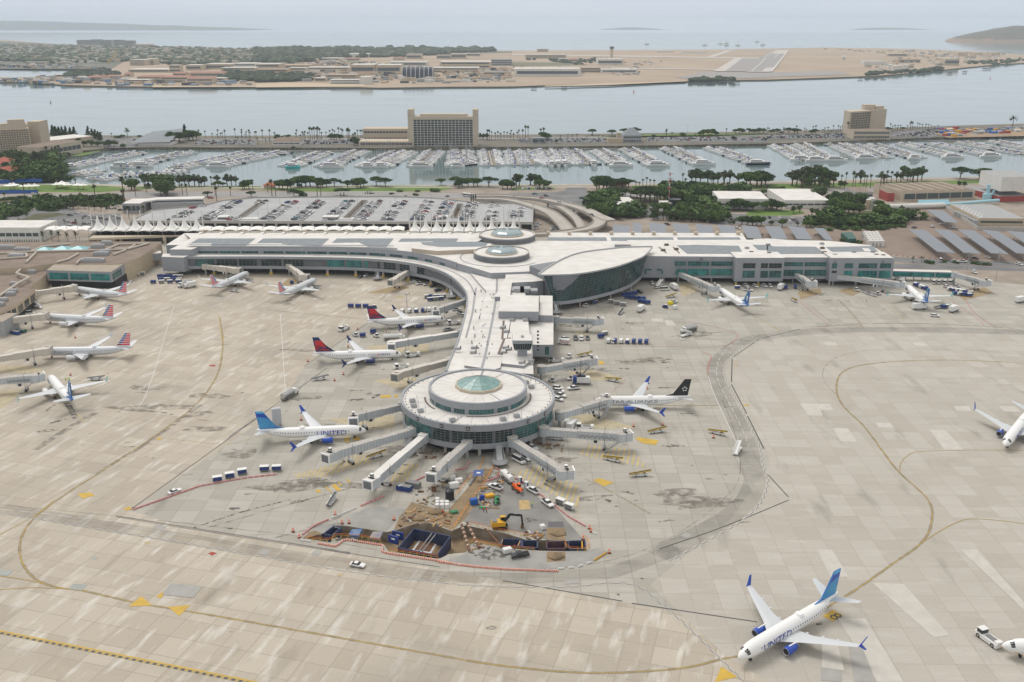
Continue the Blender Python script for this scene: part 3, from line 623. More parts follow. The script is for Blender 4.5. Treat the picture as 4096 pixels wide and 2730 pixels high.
xa,ya=W('P',1916,935,19.5);xb,_=W('P',2141,935,19.5);dome('roof_drum','low grey drum with a glazed dome, farther one beside the white tent canopies',(xa+xb)/2,ya,(xb-xa)/2,13,19.5,(xb-xa)/2*.56)
# ---- lens-roofed glass hall
O=(45,560,0);gh=thing('glass_hall','lens shaped hall with a white almond roof and a leaning dark glass curtain wall','terminal hall',O)
fr=spath(WL('C3',[(240,805),(520,800),(700,780),(870,748),(1000,715),(1130,668),(1220,625),(1290,550)],20),4)
bk=spath(WL('C3',[(1290,548),(1080,552),(900,567),(640,602),(480,655),(330,740),(240,805)],20),4)
m=M(O);m.prism([tuple(p) for p in fr]+[tuple(p) for p in bk[1:-1]],19.3,19.9,ALD,ROOF);m.mk('roof',gh)
m=M(O);m.ribbon(bk,.8,20.6,STEEL,th=1.2);m.ribbon(fr,.5,20.15,STEEL,th=.8);m.mk('parapet',gh)
top=WL('C3',[(290,812),(520,806),(700,786),(870,755),(1000,720),(1130,675),(1245,612)],19.3)
bot=WL('C3',[(378,1045),(470,1046),(640,1020),(800,985),(960,940),(1080,890),(1185,815)],5.6)
A,B=spath(top,4),spath(bot,4);nz=12;rows=[]
for k in range(nz+1):
 f=k/nz;rows.append([(b.x+(a.x-b.x)*f,b.y+(a.y-b.y)*f,5.6+13.7*f) for a,b in zip(A,B)])
HG=glassm('curtain_glass',(.004,.045,.045),.05,(.003,.014,.018),.12)
m=M(O);m.loft(rows,HG,cap=False,closed=False);m.mk('curtain_wall',gh)
m=M(O)
for r_ in rows:m.path([(p[0]+.03,p[1]-.08,p[2]) for p in r_],.04,MUL,4)
for i in range(len(A)):m.tube((rows[0][i][0],rows[0][i][1]-.08,rows[0][i][2]),(rows[-1][i][0],rows[-1][i][1]-.08,rows[-1][i][2]),.035,MUL,4)
m.mk('mullions',gh)
m=M(O);Bt=[tuple(p) for p in B];m.ribbon(B,.8,5.6,ALU,th=1.9);m.prism(Bt+[(75,590),(6,530)],5.0,5.3,ALD);m.mk('base_band',gh)
m=M(O);m.prism([(x,y+1.5) for x,y in Bt[:: 2]]+[(76,585),(10,540)],5.3,19.2,ALD);m.mk('core_wall',gh)
for x,y in ((625,1100),(905,1033),(1092,950),(775,1062),(1010,990),(445,1100)):
 X,Y=W('C3',x,y);m=M(O);m.cyl(X,Y+.4,0,5,.45,mat('column_pink',(.5,.42,.40),.7),n=12);m.mk('column',gh)
# ---- link roof between drums and hall
m=M((30,575,0))
m.prism(WL('C3',[(-160,1000),(-60,820),(-60,600),(0,520),(50,495),(940,495),(1080,540),(900,570),(640,602),(480,655),(330,740),(245,800),(290,850),(200,860),(0,870),(-20,1000)],15),6,14.6,ALU,ROOF)
m.ribbon(WL('C3',[(165,640),(560,605),(820,570),(1000,545)],15.2),1.2,15.7,GUT,th=1)
m.prism(WL('C3',[(945,520),(1085,520),(1085,490),(945,488)],19),14.6,18.6,ALU,ROOF)
m.sheet([WL('C3',[(400,680),(405,635),(590,628),(480,655),(420,682)],14.6)],14.66,ROOG)
m.sheet([WL('C3',[(145,535),(480,540),(480,525),(590,520),(595,503),(740,503),(735,520),(600,540),(390,553),(145,550)],14.6)],14.66,ROOG)
for x,y in ((220,505),(410,507),(545,505),(255,555),(407,552),(515,555),(595,549),(700,537)):
 X,Y=W('C3',x,y,15);m.box(X,Y,14.6,3.5,2,.9,STEEL)
m.mk('link_roof_block',None,'white roofed link block between the two glazed drums and the lens roofed hall','terminal block')
# ---- right wing
O=(150,590,0);rw=thing('east_wing_building','three storey grey wing with teal strip windows and a white and grey roof','terminal wing',O)
FR=[(72,575),(134,572.8),(134,566.3),(163,566.3),(163.2,571),(190.6,571),(190.9,566.2),(228,566.2)]
bkr=[W('C4',1140,640,17.5),W('C4',945,520,17.5),W('C4',570,485,17.5),W('C4',0,478,17.5)]
bb=[(229,566.5),(bkr[1][0],bkr[1][1]),(bkr[2][0],bkr[2][1]+2),(bkr[3][0],bkr[3][1]+3),(75,620)]
m=M(O);m.prism(FR+bb,3.2,16.6,ALU,ROOF);m.mk('wall',rw)
for a,b,h in (((133.9,566.2),(163.1,566.2),17.5),((190.8,566.1),(228.1,566.1),17.5)):
 m=M(O);m.prism([a,b,(b[0],b[1]+16),(a[0],a[1]+16)],3.0,h,ALU,ROOF);m.mk('stair_block',rw)
m=M(O)
for r,q in [('C3',[(1515,535),(1700,530),(2085,540),(2125,612),(1610,612)]),('C3',[(2210,530),(2353,532),(2353,580),(2260,575)]),('C4',[(-10,527),(60,545),(440,548),(530,612),(290,612),(30,614),(-10,600)]),('C4',[(530,550),(820,545),(960,540),(1020,600),(950,615),(620,618)])]:
 m.sheet([WL(r,q,16.6)],16.72 if r=='C3' else 16.72,ROOG)
m.mk('grey_roof_panels',rw)
m=M(O);m.sheet([WL('C4',[(860,560),(925,562),(950,590),(890,590)],16.7)],16.8,ROOF);m.mk('white_roof_patch',rw)
m=M(O)
for r,x,y in [('C3',1390,580),('C3',1510,570),('C3',1420,530),('C3',2160,560),('C3',2200,600),('C4',500,560),('C4',520,600),('C4',10,610),('C4',615,625),('C4',965,605),('C4',995,625),('C4',1060,630),('C4',790,605),('C4',495,520),('C4',0,530)]:
 X,Y=W(r,x,y,17);rooftop_unit(m,X,Y,16.6,2.6,1.6,1.1,.2,BGUT if x%3 else STEEL)
m.ribbon(WL('C3',[(1350,550),(1420,605)],16.7),.8,16.9,BGUT);m.ribbon(WL('C3',[(1480,550),(1540,608)],16.7),.8,16.9,BGUT)
m.mk('rooftop_plant',rw)
def bayx(y,z0,z1,r,xs,rows,gm,zr):
 for xa,xb in xs:
  a=W(r,xa,zr,(z0+z1)/2)[0]*y/W(r,xa,zr,(z0+z1)/2)[1];b=W(r,xb,zr,(z0+z1)/2)[0]*y/W(r,xb,zr,(z0+z1)/2)[1]
  window(rw,O,[(a,y),(b,y)],0,b-a,z0,z1,gm,max(2,int((b-a)/2)),rows,.12)
bayx(572.75,11,13.7,'C3',[(1500,1600),(1618,1815),(1832,2030)],2,TEAL,680)
bayx(572.75,5.0,9.0,'C3',[(1510,1600),(1615,1812),(1828,2025)],3,TEALB,760)
bayx(566.05,11.2,14.2,'C3',[(2125,2238),(2290,2353)],2,DKG,710);bayx(566.05,5.3,9.6,'C3',[(2120,2233),(2285,2353)],3,TEAL,790)
bayx(566.05,11.2,14.2,'C4',[(10,127)],2,DKG,710);bayx(566.05,5.3,9.6,'C4',[(10,122)],3,TEAL,790)
bayx(570.9,11.2,13.7,'C4',[(148,325),(340,538)],2,TEAL,680);bayx(570.9,5.2,9,'C4',[(145,322),(338,535)],3,TEAL,760)
bayx(566.0,11.2,14.2,'C4',[(590,635),(706,783),(835,1003),(1032,1132)],2,TEAL,710)
bayx(566.0,5.3,9.6,'C4',[(700,775),(826,1003),(1020,1125)],3,TEALB,790);bayx(566.0,8.2,9.6,'C4',[(587,632)],1,DKG,767)
for t,x,y,r in (('49',617,673,'C4'),('50',1058,674,'C4'),('47',1742,645,'C3')):
 Y=566.2 if r=='C4' else 572.8;X=W(r,x,y,15.2);gate_sign(rw,O,t,X[0]*Y/X[1],Y-.02,15.2,-PI/2,1.2)
m=M(O);
for x0,x1,z in ((1225,1285,8.2),(1335,1380,8.2)):
 a=W('C3',x0,757,z);b=W('C3',x1,757,z);y=573.9-.05;m.box((a[0]+b[0])/2*.998,573.6,8,abs(b[0]-a[0]),.2,.7,TEAL);m.box((a[0] if x0<1300 else b[0]),573.6,5.8,.9,.2,2.2,TEAL)
m.mk('corner_window_strips',rw)
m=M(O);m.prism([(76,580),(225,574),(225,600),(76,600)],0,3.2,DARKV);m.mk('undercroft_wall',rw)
for x in (92.8,108,122,135.5,149,162,177,192,208,226.5):
 m=M(O);m.box(x,568.5 if x>134 else 576,0,1,1,3.2,CONC);m.box(x,568.3 if x>134 else 575.8,0,1.5,1.5,1.1,YEL) if int(x)%2 else None;m.mk('column',rw)
m=M((160,640,0));m.prism(WL('C3',[(340,415),(2115,420),(2170,505),(900,510),(330,490)],13.5),6,13.4,CREAM,ROOF)
m.sheet([WL('C3',[(320,460),(865,460),(875,492),(330,490)],13.5)],13.5,ROOG);m.sheet([WL('C3',[(905,460),(1480,460),(1495,510),(915,495)],13.5)],13.5,ROOG);m.sheet([WL('C3',[(1515,460),(2090,460),(2120,505),(1540,510)],13.5)],13.5,ROOG)
for i in range(10):
 X,Y=W('C3',332+i*194,428,14);m.box(X,Y,13.4,2.2,3,2,CREAM)
m.mk('check_in_hall',None,'long low hall with white and grey roof strips behind the east wing','terminal hall')
m=M((230,640,0));m.prism(WL('C3',[(2215,475),(2353,470),(2500,480),(2700,500),(2353,512),(2250,510)],12),4,12,ALU,ROOF);m.mk('rear_annex',None,'small white roofed annex behind the right end of the wing','annex')
# ================= airliners =================
def paint(n,c,r=.35): return mat('paint_'+n,c,r,spec=.5)
WH=paint('white',(.80,.80,.79));SIL=paint('silver',(.60,.62,.64),.3);UB=paint('royal_blue',(.015,.07,.42));NAVY=paint('navy',(.012,.03,.13));REDP=paint('red',(.55,.02,.03))
DRED=paint('dark_red',(.30,.01,.02));BLKP=paint('black',(.012,.014,.018));LBL=paint('sky_blue',(.10,.45,.70));MBL=paint('mid_blue',(.02,.16,.45));WING=paint('wing_grey',(.56,.58,.60),.4);ABL=paint('ocean_blue',(.01,.10,.32));GRN_=paint('teal_green',(.1,.45,.45))
TXG=paint('text_grey',(.19,.20,.22));TXB=paint('text_blue',(.01,.035,.33));RUB=mat('rubber',(.02,.02,.02),.9);METL=mat('bare_metal',(.5,.5,.5),.35,metal=.6);STRB=paint('stripe_blue',(.008,.08,.36));STRR=paint('stripe_red',(.78,.012,.02))
PROF=[(0,.04,2.80),(.25,.42,2.84),(.7,.78,2.9),(1.3,1.08,3.0),(2.0,1.36,3.12),(3.0,1.62,3.24),(4.5,1.84,3.33),(6.5,1.94,3.36),(12,1.95,3.36),(20,1.95,3.36),(27.5,1.95,3.36),(30,1.86,3.48),(33,1.56,3.82),(36,1.12,4.28),(38.5,.74,4.68),(40.3,.42,4.98),(41.2,.14,5.12)]
LIV=dict(
 united=dict(body=WH,fin='globe',eng=UB,wl=UB,txt=('UNITED',13,2.55,TXB,-.05,'w'),sx=1,kind='737'),
 star=dict(body=WH,fin='star',eng=UB,wl=UB,txt=('STAR ALLIANCE',16.5,2.0,TXG,.1,''),sx=.985,kind='737'),
 delta=dict(body=WH,fin='widget',eng=NAVY,wl=NAVY,txt=('DELTA',7.6,1.25,TXB,.16,'w'),sx=1,kind='737',belly=NAVY),
 american=dict(body=SIL,fin='flag',eng=SIL,wl=SIL,txt=('American',10.8,2.4,TXG,0,''),sx=1.05,kind='321'),
 alaska=dict(body=WH,fin='face',eng=WH,wl=GRN_,txt=('Alaska',6.3,2.6,TXB,0,''),sx=1,kind='737',tail=ABL),
 plain=dict(body=WH,fin='plain',eng=WH,wl=WH,txt=None,sx=1,kind='737'))
def airliner(liv):
 V=LIV[liv];k=V['sx'];a320=V['kind']=='321'
 t=thing('parked_airliner','airliner','airliner',(0,0,0))
 def pr(x):
  x/=k
  for (a,r0,z0),(b,r1,z1) in zip(PROF,PROF[1:]):
   if x<=b:
    f=(x-a)/(b-a);return (r0+(r1-r0)*f)*(1.02 if a320 else 1),z0+(z1-z0)*f
  return PROF[-1][1:]
 N=20
 def ring_(x,off=0):
  r,z=pr(x);r+=off;return [(x,r*cos(2*PI*(i+.5)/N),z+r*1.05*sin(2*PI*(i+.5)/N)) for i in range(N)]
 xs=[p[0]*k for p in PROF];xs=sorted(xs+[34.5*k,37.2*k,23.5*k,16*k])
 m=M();rs=[ring_(x) for x in xs];b=V['body']
 m.loft(rs,b)
 kk=0
 for i in range(len(xs)-1):
  for j in range(N):
   ang=2*PI*(j+1)/N
   xm=(xs[i]+xs[i+1])/2/k
   if V.get('belly') and sin(ang)<-.62 and 3<xm<38: m.mi[kk]=m.k(V['belly'])
   if V.get('tail') and xm>33+2.5*sin(ang): m.mi[kk]=m.k(V['tail'])
   kk+=1
 m.mk('fuselage',t,smooth=True)
 wx=1.2 if a320 else 0
 def wing(s):
  m=M();S=[(0,13.2,8.6,2.35,.85),(1.9,14.0,7.6,2.45,.75),(6.0,17.2,4.7,3.0,.48),(17.1,24.2,1.7,4.85,.18)]
  rg=[]
  for y,le,c,z,th in S:
   le=(le+wx);rg.append([(le,s*y,z),(le+c*.3,s*y,z+th*.6),(le+c*.7,s*y,z+th*.45),(le+c,s*y,z+.02),(le+c*.6,s*y,z-th*.4),(le+c*.15,s*y,z-th*.4)])
  if s<0:rg=[r[::-1] for r in rg]
  m.loft(rg,WING);o=m.mk('wing',t,smooth=False)
  w2=M();x0=24.2+wx
  w2.loft([[(x0,s*17.1,4.8),(x0+1.7,s*17.1,4.8),(x0+1.7,s*17.25,4.95),(x0,s*17.25,4.95)],[(x0+1.9,s*17.9,7.3),(x0+2.7,s*17.9,7.3),(x0+2.7,s*18.0,7.3),(x0+1.9,s*18.0,7.3)]],V['wl'])
  if not a320:w2.loft([[(x0+.4,s*17.1,4.85),(x0+1.7,s*17.1,4.85),(x0+1.7,s*17.25,4.95),(x0+.4,s*17.25,4.95)],[(x0+2.0,s*18.1,3.6),(x0+2.5,s*18.1,3.6),(x0+2.5,s*18.15,3.65),(x0+2.0,s*18.15,3.65)]],V['wl'])
  w2.mk('winglet',o)
  for yy in (4.2,8.2,11.6):
   f=M()
   le=13.2+wx+ (17.2-13.2)*min(1,yy/6) + max(0,yy-6)*.63;c=4.4-.27*(yy-6)
   f.loft([[(le+c*.55+u,s*yy+q*.22,1.95+yy*.145+zz) for q,zz in((-1,0),(1,0),(1,.3),(-1,.3))] for u in(0,c*.75)],WING);f.mk('flap_fairing',o)
  e=M();ex=12.4+wx;ey=s*4.85;ez=1.75;n=16
  for rr,mt in (([(0,1.02),(.35,1.13),(1.6,1.16),(3.2,1.0),(4.1,.8)],V['eng']),):
   e.loft([[(ex+x,ey+r*cos(2*PI*i/n),ez+r*sin(2*PI*i/n)) for i in range(n)] for x,r in rr],mt,cap=False)
  eo=e.mk('engine',t,smooth=True)
  e=M();e.loft([[(ex+x,ey+r*cos(2*PI*i/n),ez+r*sin(2*PI*i/n)) for i in range(n)] for x,r in ((.0,1.02),(-.06,.95),(.1,.86))],METL,cap=False);e.mk('intake_ring',eo,smooth=True)
  e=M();e.loft([[(ex+x,ey+r*cos(2*PI*i/n),ez+r*sin(2*PI*i/n)) for i in range(n)] for x,r in ((.12,.88),(.9,.82))],BLKP);e.loft([[(ex+x,ey+r*cos(2*PI*i/n),ez+r*sin(2*PI*i/n)) for i in range(n)] for x,r in ((3.9,.62),(5.0,.3))],METL);e.mk('fan_core',eo)
  e=M();e.loft([[(ex+1.2,ey-.15,ez+1.0),(ex+1.2,ey+.15,ez+1.0),(ex+1.2,ey+.15,ez+1.2),(ex+1.2,ey-.15,ez+1.2)],[(ex+5.5,ey-.15,ez+.5),(ex+5.5,ey+.15,ez+.5),(ex+5.5,ey+.15,ez+1.25),(ex+5.5,ey-.15,ez+1.25)]],b);e.mk('pylon',eo)
 wing(1);wing(-1)
 for s in(1,-1):
  m=M();rg=[]
  for y,le,c,z,th in ((.3,35.3,4.6,4.75,.4),(7.17,39.6,1.5,6.0,.12)):
   rg.append([(le*k,s*y,z),(le*k+c*.4,s*y,z+th/2),(le*k+c,s*y,z),(le*k+c*.4,s*y,z-th/2)])
  if s<0:rg=[r[::-1] for r in rg]
  m.loft(rg,WING if liv!='x' else b);m.mk('tailplane',t)
 FP_=[(30.4,5.35),(33.6,6.15),(38.3,12.5),(41.0,12.5),(39.8,5.3)] if not a320 else [(32.3,5.4),(34.0,6.0),(38.2,11.9),(40.6,11.9),(39.6,5.3)]
 finm={'globe':MBL,'star':BLKP,'widget':NAVY,'flag':SIL,'face':ABL,'plain':WH}[V['fin']]
 m=M();A=[(x*k,-.17,z) for x,z in FP_];B=[(x*k,.17,z) for x,z in FP_];m.face(A,finm);m.face(B[::-1],finm)
 for i in range(5):
  j=(i+1)%5;m.face([A[i],B[i],B[j],A[j]],finm)
 fin=m.mk('fin',t)
 def inside(x,z):
  le=[FP_[0],FP_[1],FP_[2]];te=[FP_[4],FP_[3]]
  def X(pts,z):
   for (xa,za),(xb,zb) in zip(pts,pts[1:]):
    if za<=z<=zb:return xa+(xb-xa)*(z-za)/(zb-za)
   return pts[-1][0] if z>pts[-1][1] else pts[0][0]
  return X(le,z),X(te,z)
 d=M()
 def dec(pts,mt,o=.185):
  for s in(1,-1):
   q=[(x*k,s*o,z) for x,z in pts];d.face(q if s<0 else q[::-1],mt)
 def bandz(z0,z1,mt,f0=0,f1=1,o=.185):
  a0,b0=inside(0,z0);a1,b1=inside(0,z1);dec([(a0+(b0-a0)*f0,z0),(a0+(b0-a0)*f1,z0),(a1+(b1-a1)*f1,z1),(a1+(b1-a1)*f0,z1)],mt,o)
 if V['fin']=='flag':
  zz=11.9;h=(11.9-5.6)/12
  for i in range(6):
   z1=11.88-i*2*h;z0=z1-h*1.15;bandz(z0,z1,STRB if i<5 else STRR,0.0,.47-.03*i);bandz(z0,z1,STRR,.47-.03*i if i<5 else 0,1)
 elif V['fin']=='widget':
  bandz(6.0,10.9,REDP,.0,.86);bandz(6.0,8.6,DRED,.42,1.0,.2);bandz(10.9,12.45,NAVY,0,1,.21);dec([(34.2,6.9),(37,7.9),(39.2,6.6),(38.8,6.2),(37,7.2),(34.6,6.3)],NAVY,.22);bandz(5.6,6.0,NAVY,0,1,.22);dec([(31,5.5),(34.6,7.1),(36.4,9.6),(34.3,7.1),(33.6,6.2)],NAVY,.225)
 elif V['fin']=='globe':
  bandz(10.0,12.48,UB,0,1);bandz(11.7,12.48,LBL,0,.9,.2)
  cx,cz=40.6,4.0
  for R_ in (1.9,2.7,3.5,4.3,5.1,5.9):
   for i in range(16):
    a0=PI/2-.15+i*.1;a1=a0+.1
    q=[(cx+R_*cos(a)*1.1,cz+R_*sin(a)) for a in(a0,a1)]+[(cx+(R_+.3)*cos(a)*1.1,cz+(R_+.3)*sin(a)) for a in(a1,a0)]
    if all(5.6<z<10.6 and inside(0,z)[0]<x<inside(0,z)[1] for x,z in q):dec(q,LBL,.2)
  for i in range(9):
   a=PI/2-.1+i*.16;q=[(cx+1.6*cos(a)*1.1,cz+1.6*sin(a)),(cx+6.4*cos(a)*1.1,cz+6.4*sin(a))]
   z=[p for p in q];p0,p1=q
   f=[(p0[0]+(p1[0]-p0[0])*j/8,p0[1]+(p1[1]-p0[1])*j/8) for j in range(9)]
   for u,v in zip(f,f[1:]):
    if all(5.6<z<10.4 and inside(0,z)[0]+.1<x<inside(0,z)[1]-.1 for x,z in(u,v)):dec([(u[0]-.1,u[1]),(u[0]+.1,u[1]),(v[0]+.1,v[1]),(v[0]-.1,v[1])],LBL,.205)
 elif V['fin']=='star':
  cx,cz=38.4,8.3
  for i in range(5):
   a=PI/2+i*2*PI/5;p=(cx+1.25*cos(a),cz+1.25*sin(a));l=(cx+.75*cos(a+.75),cz+.75*sin(a+.75));r_=(cx+.75*cos(a-.62),cz+.75*sin(a-.62));dec([p,l,r_],SIL)
 elif V['fin']=='face':
  cx,cz=38.5,8.6
  dec([(cx+1.15*cos(i*PI/6)*.8,cz+1.5*sin(i*PI/6)) for i in range(12)],WH);dec([(cx-.75,cz+.3),(cx+.1,cz+.35),(cx+.1,cz+.1),(cx-.75,cz+.05)],ABL,.2);dec([(cx-.5,cz-.75),(cx+.3,cz-.7),(cx+.3,cz-.9),(cx-.5,cz-.95)],ABL,.2);dec([(cx+.35,cz+.9),(cx+.8,cz+.4),(cx+.8,cz-1),(cx+.45,cz-1)],ABL,.2)
  dec([(33.6,6.1),(38.3,12.3),(38.8,12.3),(34.4,6.0)],GRN_,.19)
 if d.f:d.mk('tail_emblem',fin)
 m=M()
 def patch(x0,x1,th0,th1,off,mt,s):
  q=[]
  for x,th in((x0,th0),(x1,th0),(x1,th1),(x0,th1)):
   r,z=pr(x);r+=off;q.append((x,s*r*cos(th),z+r*1.05*sin(th)))
  m.face(q if s<0 else q[::-1],mt)
 for s in(1,-1):
  x=6.4
  while x<34.5*k:
   if not (15.8<x<16.6) :patch(x,x+.38,.12,.34,.02,TXG,s)
   x+=.98
 m.mk('cabin_windows',t)
 m=M()
 for s in(1,-1):
  for a,b_ in((1.25,.95),(.9,.55),(.5,.22)):
   patch(1.75-(a-.9)*.35,2.65-(a-.9)*.2,b_ ,a,.045,BLKP,s)
 m.mk('cockpit_windows',t)
 if V['txt']:
  tx,xc,sz,tm_,th0,_=V['txt'];me=textmesh(tx,sz,tm_,'lettering')
  bm=bmesh.new();bm.from_mesh(me);us=[v.co.x for v in bm.verts];wdt=max(us)-min(us)
  want={'UNITED':11,'STAR ALLIANCE':20.5,'DELTA':4.6,'American':8.6,'Alaska':6.4}[tx];f=want/wdt
  for v in bm.verts:v.co.x*=f;v.co.y*=1.0
  if tx=='Alaska':
   for v in bm.verts:v.co.x+=v.co.y*.35
  for i in range(-6,7):
   bmesh.ops.bisect_plane(bm,geom=bm.verts[:]+bm.edges[:]+bm.faces[:],plane_co=(0,i*.22,0),plane_no=(0,1,0))
  lo=M()
  for s in(1,-1):
   mp_={}
   for fc in bm.faces:
    q=[]
    for v in fc.verts:
     x=xc+(-v.co.x if s>0 else v.co.x);r,z=pr(x);r+=.03;a=th0+v.co.y/2.0;q.append((x,s*r*cos(a),z+r*1.05*sin(a)))
    lo.face(q if s<0 else q,tm_)
  bm.free()
  if liv=='delta':
   for s in(1,-1):
    q=[]
    for u,v in((-.55,-.4),(.55,-.4),(0,.55)):
     x=10.9+u;r,z=pr(x);r+=.04;a=.2+v/2;q.append((x,s*r*cos(a),z+r*1.05*sin(a)))
    lo.face(q,STRR)
  lo.mk('lettering',t)
 m=M();m.cyl(24*k,0,5.2,5.75,1.3,b,r1=.9,n=12);m.mk('antenna_dome',t)
 for x,y in((4.6,0),(20.8*k,2.9),(20.8*k,-2.9)):
  m=M();m.tube((x,y,.5),(x,y,2.3),.12,METL)
  for s in(-1,1):m.tube((x,y+s*.12,.52),(x,y+s*.48,.52),.52 if y else .36,RUB,12)
  m.mk('landing_gear',t)
 return t
DOCK=[]
PLN={l:Proto(airliner,l) for l in LIV}
def plane(l,x,y,a,label,name='parked_airliner'):
 o=PLN[l].put((x,y,0),a,label,'airliners on the apron',cat='airliner');o.name=name
 c,s=cos(a),sin(a);DOCK.append(((x+c*5.2+s*6.3,y+s*5.2-c*6.3),atan2(c,-s)));return o
def plane_px(l,rn,nose,rt_,tail,label,ztail=5.1,L_=None):
 n=W(rn,*nose,2.9);t=W(rt_,*tail,ztail);a=atan2(t[1]-n[1],t[0]-n[0]);return plane(l,n[0],n[1],a,label)
plane('united',-55.7,341.8,3.2533,'airliner with a blue globe tail, left of the round gate building')
plane('delta',-51.8,431.5,3.2386,'airliner with a red and navy tail, nearer of two left of the pier')
plane('star',33.1,370.9,.0333,'airliner with a black tail and five silver triangles, right of the round gate building')
plane('united',55.7,202.1,.6672,'largest airliner, with a blue globe tail, taxiing in the lower right foreground','taxiing_airliner')
plane_px('delta','D3',(612,335),'D2',(1525,235),'airliner with a red and navy tail, farther one beside the swept wing')
plane_px('american','C1',(672,940),'C1',(1215,985),'silver airliner with striped tail, farthest of the three at the left buildings')
plane_px('american','D1',(436,185),'D1',(1218,187),'silver airliner with striped tail, middle one of the three at the left buildings')
plane_px('american','D1',(430,550),'D1',(1372,490),'silver airliner with striped tail, nearest of the three at the left buildings')
plane_px('alaska','D1',(518,810),'D1',(778,1068),'white airliner with a dark blue tail at the left edge bridge, seen from behind')
plane_px('american','C1',(2290,790),'C1',(1895,937),'silver airliner with striped tail parked nose-in under the left end of the swept wing')
plane_px('american','C2',(558,852),'C2',(165,1003),'silver airliner with striped tail parked nose-in at the middle of the swept wing')
plane_px('alaska','C3',(1905,945),'C3',(2197,1100),'white airliner with a blue face tail parked between the glass hall and east wing')
plane_px('alaska','C4',(1272,915),'C4',(1523,1103),'white airliner with a blue face tail parked near the right end of the east wing')
plane_px('united','E1',(2172,1372),'E1',(2790,560),'airliner with blue engines cut off by the right edge, nose pointing to the camera').name='taxiing_airliner'
ng=W('E7',2345,785);nz_=W('E7',2190,695,2.8);plane('plain',nz_[0],nz_[1],atan2(ng[1]-nz_[1],ng[0]-nz_[0]),'white airliner nose entering at the lower right corner behind a tow tractor','towed_airliner')
